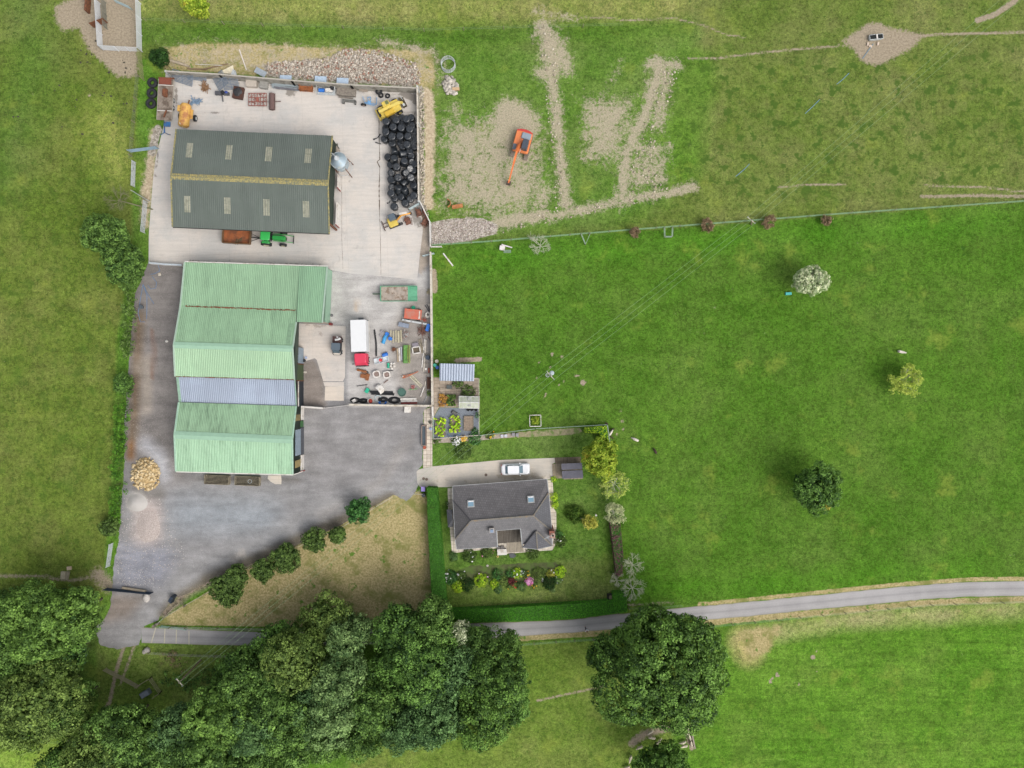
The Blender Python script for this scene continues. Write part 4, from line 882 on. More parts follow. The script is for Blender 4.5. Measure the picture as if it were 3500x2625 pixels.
mb = MB(); slab_roof(mb, [q[0], ra, rb, q[1]], .03); slab_roof(mb, [ra, q[3], q[2], rb], .03); part(mb, 'glazing', GL, t)
mb = MB()
for i in range(6):
    a = i / 5; mb.beam(q[0].lerp(q[1], a) + Z * .02, ra.lerp(rb, a) + Z * .02, .05, .05); mb.beam(ra.lerp(rb, a) + Z * .02, q[3].lerp(q[2], a) + Z * .02, .05, .05)
mb.beam(ra + Z * .04, rb + Z * .04, .09, .06)
for i in range(4): mb.beam(q[i], q[(i + 1) % 4], .06, .06); mb.cyl((q[i].x, q[i].y, 0), (q[i].x, q[i].y, 1.9), .03, n=6)
part(mb, 'frame', mat('white window frame', (232, 232, 232)), t)
mb = MB(); v = (ra + rb) / 2; mb.box(v.x + .05, v.y + .55, 2.25, .45, .5, .08); mb.box(v.x + .05, v.y - .45, 2.2, .5, .4, .06); part(mb, 'roof_vent', mat('vent grey', (168, 170, 166), .6), t)
mb = MB()
for i in range(4): mb.beam(Vector((q[i].x, q[i].y, .2)), Vector((q[(i + 1) % 4].x, q[(i + 1) % 4].y, .2)), .1, .4)
part(mb, 'base', BLOCK, t)
# ================================================================== TREES, HEDGES, PLANTS
def leaf_mat(name, dark, light, accent=None, af=0.0, rough=0.6, trans=0.25):
    g = NG(name); v = g.attr('shade')
    n = g.noise(0.35, 3, .6); n2 = g.noise(3.0, 3, .6)
    f = g.ma('ADD', g.ma('MULTIPLY', v, .65), g.ma('MULTIPLY', n2, .35))
    kk = 2.2
    col = g.mix(g.ss(f, .22, .78), C(dark[0], dark[1] * 1.04, dark[2], kk), C(light[0], light[1] * 1.04, light[2], kk))
    col = g.mix(1.0, col, g.lr(n, .3, .7, .84, 1.16), 'MULTIPLY')
    if accent: col = g.mix(g.ma('MULTIPLY', g.ss(g.noise(.55, 4, .6, g.mapp(loc=(11, 4, 2))), .62 - af, .72 - af), .8), col, C(*accent, 1.4))
    g.fin(col, rough, spec=0.2)
    t = g.n('ShaderNodeBsdfTranslucent'); g.put(t.inputs['Color'], col); m = g.n('ShaderNodeMixShader'); m.inputs[0].default_value = trans
    g.l(g.b.outputs[0], m.inputs[1]); g.l(t.outputs[0], m.inputs[2]); g.l(m.outputs[0], g.out.inputs[0])
    return g.m
def nrm(a): return a / (np.linalg.norm(a, axis=-1, keepdims=True) + 1e-9)
def leaves(cen, nor, rad, per, size, rng, flat=.5, asp=.7):
    """clumps of leaf-sized quads on the outside of each clump"""
    n = len(cen); c = np.repeat(cen, per, 0); nn = np.repeat(nor, per, 0); rr = np.repeat(rad, per)
    d = nrm(rng.normal(size=c.shape) + nn * .8); p = c + d * (rr * rng.uniform(.72, 1.06, len(c)))[:, None]
    ln = nrm(d * flat * 1.6 + nn * .2 + rng.normal(size=c.shape) * .42); u = nrm(np.cross(ln, rng.normal(size=c.shape))); v = np.cross(ln, u)
    s = size * rng.uniform(.55, 1.35, len(c)); su = (s / 2)[:, None]; sv = (s * asp / 2)[:, None]
    V = np.stack([p - u * su, p - v * sv, p + u * su, p + v * sv], 1).reshape(-1, 3)
    sh = np.clip(np.repeat(rng.uniform(0, 1, n), per) * .55 + rng.uniform(0, 1, len(c)) * .45, 0, 1)
    return V, np.repeat(sh, 4)
def quads(V): return np.arange(len(V)).reshape(-1, 4)
def crown_pts(Rx, Ry, hz, nl, cr, rng, cover=1.5, inner=.35, low=-.35):
    """clump centres over a crown made of overlapping boughs"""
    L, LR = [np.zeros(3)], [np.array([Rx * .62, Ry * .62, hz * .62])]
    for i in range(nl):
        a = 2 * math.pi * (i + rng.uniform(-.35, .35)) / nl * (1 if i % 2 else 1); el = rng.uniform(-.15, .75) if i % 3 else rng.uniform(.5, 1.2)
        k = rng.uniform(.50, .70); f = rng.uniform(.28, .42)
        L.append(np.array([Rx * k * math.cos(a) * math.cos(el), Ry * k * math.sin(a) * math.cos(el), hz * k * math.sin(el)])); LR.append(np.array([Rx * f, Ry * f, hz * f * 1.1]))
    C_, N_ = [], []
    for i, (c, r) in enumerate(zip(L, LR)):
        area = 4 * math.pi * ((r[0] * r[1]) ** .8 / 2 + (r[0] * r[2]) ** .8 / 2) ** (1 / .8); m = max(6, int(cover * area / (math.pi * cr * cr)))
        d = nrm(rng.normal(size=(m, 3))); p = c + d * r * rng.uniform(.9, 1.08, (m, 1)); keep = p[:, 2] > hz * low
        for j, (q, s) in enumerate(zip(L, LR)):
            if j != i: keep &= (((p - q) / (s * .86)) ** 2).sum(1) > 1
        C_.append(p[keep]); N_.append(nrm(d[keep] / r))
    return np.concatenate(C_), np.concatenate(N_)
BARK = mat('bark', (92, 84, 70), .95, 0, .3, 5)
PALEB = mat('pale bark', (170, 164, 148), .9, 0, .2, 6)
def trunk_mb(h, r, R0, rng, base=(0, 0), limbs=6):
    mb = MB(); mb.tube([(base[0], base[1], -.1), (base[0] * .6 + .1, base[1] * .6, h * .35), (0, 0, h)], [r, r * .75, r * .3], 9)
    for i in range(limbs):
        a = 2 * math.pi * i / limbs + rng.uniform(-.3, .3); z0 = h * rng.uniform(.3, .6)
        mb.tube([(0.05, 0, z0), (R0 * .35 * math.cos(a), R0 * .35 * math.sin(a), z0 + h * .22), (R0 * .72 * math.cos(a), R0 * .72 * math.sin(a), z0 + h * .42)], [r * .4, r * .26, r * .1], 6)
    return mb
_seed = [100]
def tree(px, py, rp, label, m, zt=12.0, ry=None, cat='tree', name='tree', nl=9, cr=.62, per=38, leaf=.30, group=None, cover=1.4, zc=None, bark=None, trunk=True, low=-.35, hz=None, fill=1.1):
    _seed[0] += 1; rng = np.random.default_rng(_seed[0])
    zc = zt * .6 if zc is None else zc; hz = zt - zc if hz is None else hz
    k = S * (1 - zc / H); Rx = rp * k; Ry = (ry or rp) * k; c = P(px, py, zc)
    t = thing(name, label, cat, (c.x, c.y, 0), 0, group)
    cp, cn = crown_pts(Rx - cr * .4, Ry - cr * .4, hz, nl, cr, rng, cover, low=low)
    V, sh = leaves(cp, cn, rng.uniform(.7, 1.25, len(cp)) * cr, per, leaf, rng)
    ni = int(len(cp) * fill); q = nrm(rng.normal(size=(ni, 3))) * rng.uniform(.25, .82, (ni, 1)) * np.array([Rx, Ry, hz]) * .9; q = q[q[:, 2] > hz * low]
    V2, s2 = leaves(q, nrm(q + np.array([0, 0, .5])), np.full(len(q), cr), 14, leaf * 2.1, rng); V = np.concatenate([V, V2]); sh = np.concatenate([sh, s2 * .9])
    V[:, 2] += zc
    o = np_mesh('crown', V, quads(V), [('shade', 'FLOAT', sh)], [m]); o.parent = t
    if trunk:
        tb = trunk_mb(zc + hz * .3, .05 + .035 * Rx, Rx, rng).build('trunk', bark or BARK, t)
    return t
LM = {'dark': leaf_mat('leaf dark', (28, 50, 24), (104, 134, 64)), 'oak': leaf_mat('leaf oak', (30, 50, 26), (104, 132, 62), (120, 138, 48), .02),
      'mid': leaf_mat('leaf mid', (36, 58, 26), (106, 132, 66)), 'bright': leaf_mat('leaf bright', (48, 70, 32), (112, 138, 66), (168, 178, 66), -.06),
      'olive': leaf_mat('leaf olive', (42, 60, 26), (116, 132, 68)), 'pale': leaf_mat('leaf pale', (46, 68, 38), (124, 144, 92)),
      'grey': leaf_mat('leaf greygreen', (34, 56, 32), (98, 124, 76)), 'yard': leaf_mat('leaf hawthorn', (38, 54, 26), (98, 118, 60)),
      'pine': leaf_mat('leaf deep green', (16, 34, 14), (50, 78, 34)), 'holly': leaf_mat('leaf glossy', (28, 56, 28), (78, 118, 62), rough=.35),
      'yellow': leaf_mat('leaf yellowing', (82, 106, 28), (158, 164, 62), (186, 160, 62), .03), 'gold': leaf_mat('leaf gold', (112, 120, 44), (180, 166, 84)),
      'varie': leaf_mat('leaf variegated', (110, 130, 84), (214, 220, 172)), 'lime': leaf_mat('leaf lime', (84, 128, 20), (180, 210, 60)),
      'hedge': leaf_mat('leaf clipped hedge', (40, 78, 22), (78, 124, 44), (84, 112, 44), .0), 'hedge2': leaf_mat('leaf clipped hedge bright', (44, 90, 18), (84, 140, 40)),
      'purple': leaf_mat('leaf purple', (54, 28, 42), (122, 80, 92)), 'brown': leaf_mat('leaf brown', (84, 66, 50), (142, 118, 98)), 'sparse': leaf_mat('leaf sparse', (110, 128, 60), (176, 178, 96)),
      'pink': leaf_mat('flower pink', (212, 96, 160), (250, 170, 214)), 'white': leaf_mat('flower white', (214, 218, 208), (250, 250, 250)), 'red': leaf_mat('flower red', (150, 50, 40), (214, 96, 70)),
      'orange': leaf_mat('flower orange', (206, 130, 30), (240, 180, 70)), 'maroon': leaf_mat('leaf maroon', (60, 22, 30), (110, 52, 56))}
# ---- the wood along the south side
G1 = 'trees of the wood south of the lane'
W_ = [(150, 2135, 128, 'bright', 13.5, 'bright green sycamore overhanging the farm entrance'),
      (255, 2095, 88, 'bright', 12, 'bright sycamore crown closest to the farm gate, yellow flecked'),
      (60, 2235, 88, 'mid', 10.5, 'mid green crown under the bright sycamore at the picture edge'), (20, 2090, 60, 'dark', 7, 'dark bush in the hollow behind the bright sycamore'),
      (235, 2235, 60, 'dark', 9, 'dark low crown between the sycamore and the track'),
      (150, 2390, 150, 'olive', 14, 'broad olive green tree west of the twin wheel track'), (245, 2410, 76, 'mid', 11, 'mid green tree hanging over the twin wheel track'),
      (30, 2440, 110, 'olive', 12, 'olive crown cut by the west edge, above the bright grass'),
      (415, 2490, 88, 'mid', 13, 'round green tree just below the fenced water tank'), (360, 2560, 120, 'olive', 13, 'olive-topped tree at the southwest corner of the wood'),
      (500, 2560, 110, 'mid', 13, 'mid green crown south of the fenced water tank'), (240, 2610, 80, 'dark', 11, 'dark crown beside the bright southwest grass corner'),
      (620, 2490, 86, 'grey', 12, 'grey-green crown below the leaning power pole'), (790, 2330, 50, 'dark', 8, 'dark low crown right under the leaning power pole'),
      (765, 2430, 108, 'bright', 14, 'light green crown east of the leaning power pole'), (690, 2540, 110, 'mid', 13, 'mid green crown filling the southwest part of the wood'),
      (845, 2340, 90, 'mid', 12.5, 'fresh green crown left of the olive oak beside the lane'), (950, 2190, 62, 'dark', 10, 'dark crown where the lane runs under the trees from the west'),
      (830, 2270, 70, 'dark', 9, 'dark low crown on the lane verge west'), (1010, 2250, 105, 'olive', 14, 'olive-brown oak crown overhanging the lane'),
      (880, 2460, 100, 'grey', 13, 'grey-green crown in the middle of the western wood'), (850, 2590, 95, 'mid', 11.5, 'green crown low on the south edge of the wood'),
      (980, 2440, 105, 'mid', 13.5, 'green crown under the olive-brown oak'), (990, 2560, 82, 'mid', 10.5, 'small green crown on the sloping south edge of the wood'),
      (1120, 2120, 84, 'olive', 8.5, 'dark olive hedgerow tree jutting into the dry triangle'), (1200, 2165, 62, 'pale', 12, 'pale silvery crown beside the lane'),
      (1165, 2310, 86, 'pale', 14, 'pale grey-green crown in the centre of the wood'), (1135, 2430, 106, 'pale', 13, 'pale mottled tree at the south centre of the wood'),
      (1285, 2400, 92, 'mid', 13, 'green crown east of the pale mottled tree'), (1330, 2290, 70, 'dark', 11, 'dark crown in the heart of the wood'),
      (1370, 2150, 92, 'dark', 13, 'dark green crown reaching north over the dry triangle'), (1480, 2125, 72, 'mid', 12.5, 'green crown touching the end of the tall clipped hedge'),
      (1430, 2265, 130, 'dark', 15, 'largest dark green crown in the middle of the wood'), (1570, 2170, 42, 'varie', 10, 'small pinkish pale crown on the lane edge'),
      (1640, 2210, 72, 'mid', 11, 'green crown on the lane edge near the east end of the wood'), (1735, 2200, 44, 'mid', 9, 'small green crown at the lane just east of the wood'),
      (1560, 2290, 88, 'grey', 13.5, 'blue-green crown right of the largest dark crown'), (1700, 2320, 116, 'oak', 14, 'rounded dark oak closing the east end of the wood'),
      (1480, 2430, 118, 'grey', 14, 'blue-green tree bulging from the south edge of the wood'), (1640, 2440, 100, 'oak', 12.5, 'oak crown at the southeast corner of the wood'), (1110, 2510, 84, 'mid', 11, 'green crown on the south edge below the pale mottled tree'), (1240, 2500, 76, 'mid', 11, 'green crown on the south edge, east of its twin'), (1380, 2460, 84, 'grey', 12, 'blue-green crown filling the hollow of the south edge'), (930, 2330, 70, 'mid', 12, 'green crown wedged behind the olive-brown oak'), (1060, 2380, 70, 'grey', 12, 'grey-green crown left of the pale mottled tree'), (1750, 2400, 66, 'dark', 10, 'dark low crown on the east shoulder of the wood')]
for x, y, r, m, z, lab in W_: tree(x, y, r * 1.16, lab, LM[m], z, cr=.80, per=56, leaf=.30, nl=8, cover=1.9, group=G1)
tree(2268, 2275, 240, 'huge solitary oak spreading over the lane bend', LM['oak'], 17, ry=222, nl=17, cr=.85, per=62, leaf=.32, cover=1.9)
tree(2070, 2245, 60, 'western lobe tree growing into the huge oak', LM['dark'], 11); tree(2210, 2120, 38, 'small dark tree in the lane verge, leaning on the huge oak', LM['dark'], 10)
tree(2265, 2620, 112, 'dark tree sheltering the flock at the bottom edge', LM['dark'], 10, ry=90)
# ---- single trees in the fields and along the yard
tree(2767, 962, 70, 'pale variegated tree alone in the big pasture', LM['varie'], 6, ry=58, cr=.34, per=18, leaf=.24, cover=1.2, bark=PALEB)
tree(2785, 1672, 100, 'round dark green tree with one yellow bough in the big pasture', LM['dark'], 7.5, cr=.5, per=34, leaf=.25)
tree(2812, 1722, 24, 'yellow bough of foliage at the foot of the round dark tree', LM['gold'], 5, cr=.3, per=22, leaf=.2, name='bush', cat='bush')
tree(2055, 1568, 70, 'yellowing tree beside the dark grey shed', LM['yellow'], 8, ry=74, cr=.4, per=26, leaf=.24)
tree(672, 20, 48, 'yellow-green tree cut by the top edge', LM['yellow'], 7, cr=.45, per=28, leaf=.25)
tree(548, 200, 36, 'dark gorse bush outside the northwest yard corner', LM['pine'], 3, name='bush', cat='bush', cr=.35, per=30, leaf=.16, trunk=False, zc=1.2)
tree(370, 800, 92, 'spreading green tree on the west hedge line, upper half', LM['mid'], 7, ry=80, cr=.45, per=30, leaf=.25, name='tree'); tree(430, 905, 82, 'spreading green tree on the west hedge line, lower half', LM['mid'], 7, ry=92, cr=.45, per=30, leaf=.25)
GY_ = 'hawthorns along the dry triangle'
for x, y, r, m, lab in ((1224, 1748, 42, 'holly', 'glossy dark rowan with berries, furthest up the dry triangle'), (1154, 1827, 26, 'yard', 'smallest hawthorn on the dry triangle edge'), (1076, 1847, 38, 'yard', 'round hawthorn next to the smallest one'),
                        (978, 1908, 50, 'yard', 'loose hawthorn in the middle of the row'), (901, 1950, 38, 'yard', 'hawthorn between the loose one and the big double one'), (808, 1972, 42, 'yard', 'upper lobe of the big double hawthorn'), (778, 2018, 54, 'yard', 'big double hawthorn nearest the farm gate')):
    tree(x, y, r * 1.22, lab, LM[m], 3.6, cr=.33, per=26, leaf=.20, name='hawthorn' if m == 'yard' else 'rowan', group=GY_)
# ---- twiggy, nearly leafless trees
def twiggy(px, py, rp, zt, label, leafm=None, nleaf=0, bm=None, seed=1, cat='tree', name='bare_tree', lean=(0, 0), n0=7, tw=.02, group=None, base=(0, 0)):
    rg = random.Random(seed); zc = zt * .55; k = S * (1 - zc / H); R0 = rp * k; c = P(px, py, zc)
    t = thing(name, label, cat, (c.x, c.y, 0), 0, group); mb = MB(); tips = []
    mb.tube([(base[0], base[1], -.1), (base[0] * .4, base[1] * .4, zt * .2), (0, 0, zt * .42)], [.13, .10, .07], 7); tr = mb.build('trunk', bm or PALEB, t)
    mb = MB()
    def grow(p, d, L, r, dep):
        q = p + d * L; mid = p.lerp(q, .5) + Vector((rg.uniform(-1, 1), rg.uniform(-1, 1), rg.uniform(-.5, .5))) * L * .09
        mb.tube([p, mid, q], [r * .7, r * .55, r * .4], 4)
        if dep == 0: tips.append(q); return
        for i in range(4 if dep > 1 else 5):
            nd = (d + Vector((rg.uniform(-1, 1), rg.uniform(-1, 1), rg.uniform(-.45, .5))) * .85).normalized()
            if dep < 3: tips.append(q)
            grow(p.lerp(q, rg.uniform(.45, 1)), nd, L * rg.uniform(.5, .75), r * .55, dep - 1)
    for i in range(n0):
        a = 2 * math.pi * i / n0 + rg.uniform(-.3, .3); e = rg.uniform(.1, .75)
        grow(Vector((0, 0, zt * rg.uniform(.25, .42))), Vector((math.cos(a) * math.cos(e), math.sin(a) * math.cos(e), math.sin(e))), R0 * rg.uniform(.38, .5), .045 + R0 * .008, 3)
    for i in range(len(mb.v)):
        v = mb.v[i]
    mb.build('branches', bm or PALEB, t)
    if nleaf:
        rng = np.random.default_rng(seed); cp = np.array([tuple(q) for q in tips]); cp = cp[rng.integers(0, len(cp), nleaf)] + rng.normal(size=(nleaf, 3)) * .12
        V, sh = leaves(cp, nrm(rng.normal(size=cp.shape) + np.array([0, 0, .8])), np.full(len(cp), .16), 5, .17, rng)
        np_mesh('crown', V, quads(V), [('shade', 'FLOAT', sh)], [leafm]).parent = t
    return t
LICH = mat('lichen bark', (212, 212, 190), .95, 0, .15, 6)
twiggy(1847, 836, 52, 4.2, 'bare pale tree standing on the paddock fence', bm=LICH, seed=4, n0=9)
twiggy(395, 680, 58, 5, 'bare lichen-grey tree leaning over the west gates', bm=mat('dull lichen bark', (132, 132, 100), .95), seed=6, base=(4.6, -1.0), n0=8)
twiggy(3100, 1300, 66, 5, 'thin yellow-leaved tree alone at the east side of the pasture', leaf_mat('leaf straw', (110, 130, 48), (184, 186, 96)), 2000, LICH, 8, n0=12)
twiggy(2100, 1655, 62, 5, 'thin yellow-green tree south of the yellowing tree', LM['sparse'], 1100, LICH, 9, n0=10)
twiggy(2100, 1755, 46, 4.6, 'grey-leaved thin tree at the head of the purple hedge', leaf_mat('leaf ashy', (120, 128, 90), (184, 178, 148)), 1100, LICH, 10, n0=9)
twiggy(2165, 1935, 48, 4.6, 'bare grey tree over the purple hedge', bm=LICH, seed=11, n0=9); twiggy(2165, 2015, 56, 5, 'bare grey tree above the clipped hedge corner', bm=LICH, seed=12, n0=10)
twiggy(2110, 1985, 34, 3.6, 'small bare grey tree leaning over the lawn corner', bm=LICH, seed=13, n0=7)
twiggy(2018, 1787, 28, 4.0, 'golden young tree with a leaning white trunk on the lawn', LM['gold'], 900, LICH, 14, base=(-2.2, .7), name='young_tree')
GF = 'brown hawthorns along the paddock fence'
for i, (x, y, r, d) in enumerate(((2170, 792, 20, 'nearest the bare pale tree'), (2421, 769, 27, 'left of the pole on the fence'), (2630, 755, 26, 'right of the pole on the fence'), (2829, 752, 18, 'furthest east on the paddock fence'))):
    twiggy(x, y, r, 2.6, 'brown-leaved hawthorn ' + d, LM['brown'], 420, mat('brown twig', (128, 110, 92)), 20 + i, group=GF, name='hawthorn', n0=8)
tree(1965, 1755, 40, 'dark sprawling shrub on the lawn under the white trunk', leaf_mat('leaf sombre', (40, 66, 20), (84, 104, 40)), 1.4, ry=34, name='shrub', cat='shrub', cr=.25, per=24, leaf=.14, zc=.3, trunk=False, low=-.1)
# ---- hedges
def hedge(name, label, poly, h, m, lm, dens=70, leaf=.13, bump=.0, top=True, seed=1, cat='hedge'):
    rng = np.random.default_rng(seed); W = [P(x, y, h) for x, y in poly]; c = sum((Vector((p.x, p.y, 0)) for p in W), Vector()) / len(W)
    t = thing(name, label, cat, c); mb = MB(); n = len(W)
    ins_ = [(c.x + (p.x - c.x) * .985, c.y + (p.y - c.y) * .985) for p in W]
    mb.prism([(p.x - c.x, p.y - c.y) for p in W], 0, h - .12); mb.build('stems', m, t)
    A = np.array([(p.x, p.y) for p in W]); lo, hi = A.min(0), A.max(0); N = int((hi - lo).prod() * dens); q = rng.uniform(lo, hi, (N, 2)); q = q[inside(q[:, 0], q[:, 1], A)]
    bn = np.array([mnoise.noise((x * .8, y * .8, 0)) for x, y in q])
    cp = [np.column_stack([q, np.full(len(q), h - .05) + bn * bump])]; cn = [np.tile([0, 0, 1.], (len(q), 1))]
    for i in range(n):
        a, b = A[i], A[(i + 1) % n]; L = np.hypot(*(b - a)); k = int(L * h * dens * .6)
        if k < 1: continue
        u = rng.uniform(0, 1, k); e = (b - a) / L; nr = np.array([e[1], -e[0]]); mid = (a + b) / 2
        if inside(np.array([mid[0] + nr[0] * .05]), np.array([mid[1] + nr[1] * .05]), A)[0]: nr = -nr
        cp.append(np.column_stack([a + np.outer(u, b - a), rng.uniform(.05, h, k)])); cn.append(np.tile([nr[0], nr[1], .2], (k, 1)))
    cp, cn = np.concatenate(cp), np.concatenate(cn)
    V, sh = leaves(cp, nrm(cn), np.full(len(cp), .08), 4, leaf, rng, 1.0); V -= np.array([c.x, c.y, 0])
    np_mesh('foliage', V, quads(V), [('shade', 'FLOAT', sh)], [lm]).parent = t
    return t
HB = mat('hedge inside', (60, 112, 30), .95)
hedge('clipped_hedge', 'tall clipped green hedge between the dry triangle and the bungalow lawn', [(1459, 1668), (1492, 1670), (1500, 1760), (1508, 1850), (1515, 1950), (1526, 2085), (1478, 2085), (1471, 1950), (1463, 1800)], 2.2, HB, LM['hedge'], 75, .11, .14)
hedge('clipped_hedge', 'bright clipped hedge along the lane in front of the bungalow', [(1534, 2087), (1700, 2080), (1860, 2071), (2027, 2061), (2095, 2054), (2096, 2027), (2140, 2027), (2143, 2091), (2081, 2100), (1955, 2115), (1796, 2123), (1590, 2128), (1545, 2110)], 1.6, HB, LM['hedge2'], 75, .11, .14, seed=2)
hedge('purple_hedge', 'purple and green hedge dividing the lawn from the pasture', [(2086, 1790), (2120, 1790), (2129, 1900), (2128, 1960), (2108, 1975), (2100, 1900), (2094, 1850)], 1.7, HB, leaf_mat('leaf purple green', (74, 40, 54), (116, 84, 86), (70, 100, 34), .10), 40, .16, .1, seed=3)
hedge('hedge_bush', 'clipped green shrub in the northeast corner of the garden', [(2000, 1463), (2072, 1458), (2078, 1500), (2086, 1530), (2060, 1530), (2052, 1480), (2000, 1478)], 1.5, HB, LM['lime'], 40, .14, .15, seed=4, cat='shrub')
def rough_hedge(name, label, line, wd, h, lm, seed=1, per=26, leaf=.22, step=.45):
    rng = np.random.default_rng(seed); pts = [P(x, y, h * .6) for x, y in line]; c = pts[len(pts) // 2].copy(); c.z = 0
    cp = []
    for a, b in zip(pts[:-1], pts[1:]):
        L = (b - a).length; n = int(L / step * wd * 2.2)
        for i in range(n):
            p = a.lerp(b, rng.uniform(0, 1)); r = wd * math.sqrt(rng.uniform(0, 1)) * (.7 + .5 * mnoise.noise((p.x * .5, p.y * .5, seed))); an = rng.uniform(0, 6.3)
            hh = h * (1 - .55 * (r / wd) ** 2) * (.75 + .5 * mnoise.noise((p.x * .35, p.y * .35, seed + 5)))
            cp.append((p.x + r * math.cos(an) - c.x, p.y + r * math.sin(an) - c.y, max(.2, hh * rng.uniform(.55, 1))))
    cp = np.array(cp); V, sh = leaves(cp, np.tile([0, 0, 1.], (len(cp), 1)), np.full(len(cp), .36), per, leaf, rng)
    t = thing(name, label, 'hedge', c); np_mesh('foliage', V, quads(V), [('shade', 'FLOAT', sh)], [lm]).parent = t
    for i in range(len(pts) - 1):
        for k in range(5): mb = MB(); q = pts[i].lerp(pts[i + 1], k / 5) - c; mb.tube([(q.x, q.y, 0), (q.x + .1, q.y, h * .6)], [.06, .02], 5); mb.build('stem', BARK, t)
    return t
rough_hedge('field_hedge', 'overgrown green hedge down the west side of the gravel strip', [(448, 985), (440, 1060), (433, 1150), (425, 1230)], 1.7, 2.4, LM['yard'], 1)
rough_hedge('field_hedge', 'leafy hedge running on south past the sand heap', [(418, 1370), (410, 1450), (402, 1540), (398, 1640), (392, 1720), (385, 1780)], 1.8, 2.4, leaf_mat('leaf hedge', (32, 62, 18), (86, 124, 38), (120, 156, 44), .0), 2)
tree(425, 1312, 38, 'dark round elder in the gap of the west hedge', LM['dark'], 3.5, name='bush', cat='bush', cr=.35, per=30, leaf=.18, trunk=False, zc=1.4)
tree(378, 1802, 36, 'dark green bush ending the west hedge', LM['yard'], 3, name='bush', cat='bush', cr=.35, per=30, leaf=.18, trunk=False, zc=1.4)
rough_hedge('field_hedge', 'dark hedge along the bottom of the west field', [(-30, 2030), (60, 2025), (160, 2030), (260, 2032), (330, 2045)], 1.3, 2.0, LM['dark'], 4)
rough_hedge('bramble_hedge', 'pale bramble tangle between the tank track and the leaning pole', [(560, 2250), (600, 2240), (620, 2290)], 1.6, .8, LM['brown'], 5, 14, .16)
rough_hedge('bramble_hedge', 'green scrub around the leaning power pole', [(560, 2320), (640, 2340), (740, 2300), (830, 2290)], 1.6, 1.2, LM['dark'], 6)
# ---- garden plants
def bush(px, py, rp, h, lm, label, name='shrub', cat='shrub', leaf=.13, group=None, blossoms=None, nb=60, per=16, cr=.2):
    _seed[0] += 1; rng = np.random.default_rng(_seed[0]); k = S; c = P(px, py, h * .5); c.z = 0; r0 = rp * k * 1.18
    t = thing(name, label, cat, c, 0, group); n = max(8, int(1.6 * r0 * r0 * 3.1 * 2 / (cr * cr * 3.1)))
    d = nrm(rng.normal(size=(n, 3)) + np.array([0, 0, .5])); d[:, 2] = np.abs(d[:, 2]); cp = d * np.array([r0 * .85, r0 * .85, h * .75]) * rng.uniform(.7, 1.05, (n, 1)); cp[:, 2] += .1
    V, sh = leaves(cp, d, np.full(n, cr), per, leaf, rng); np_mesh('foliage', V, quads(V), [('shade', 'FLOAT', sh)], [lm]).parent = t
    mb = MB()
    for i in range(5): a = i * 1.26; mb.tube([(0, 0, 0), (r0 * .5 * math.cos(a), r0 * .5 * math.sin(a), h * .6)], [.03, .012], 4)
    mb.build('stems', BARK, t)
    if blossoms:
        m2 = max(3, nb // 8); dd = nrm(rng.normal(size=(m2, 3)) + np.array([0, 0, 1.2])); cp = dd * np.array([r0, r0, h]) * rng.uniform(.8, 1.1, (m2, 1))
        V, sh = leaves(cp, dd, np.full(m2, .12), 8, .2, rng); np_mesh('blossoms', V, quads(V), [('shade', 'FLOAT', sh)], [blossoms]).parent = t
    return t
GB = 'plants of the long flower bed'
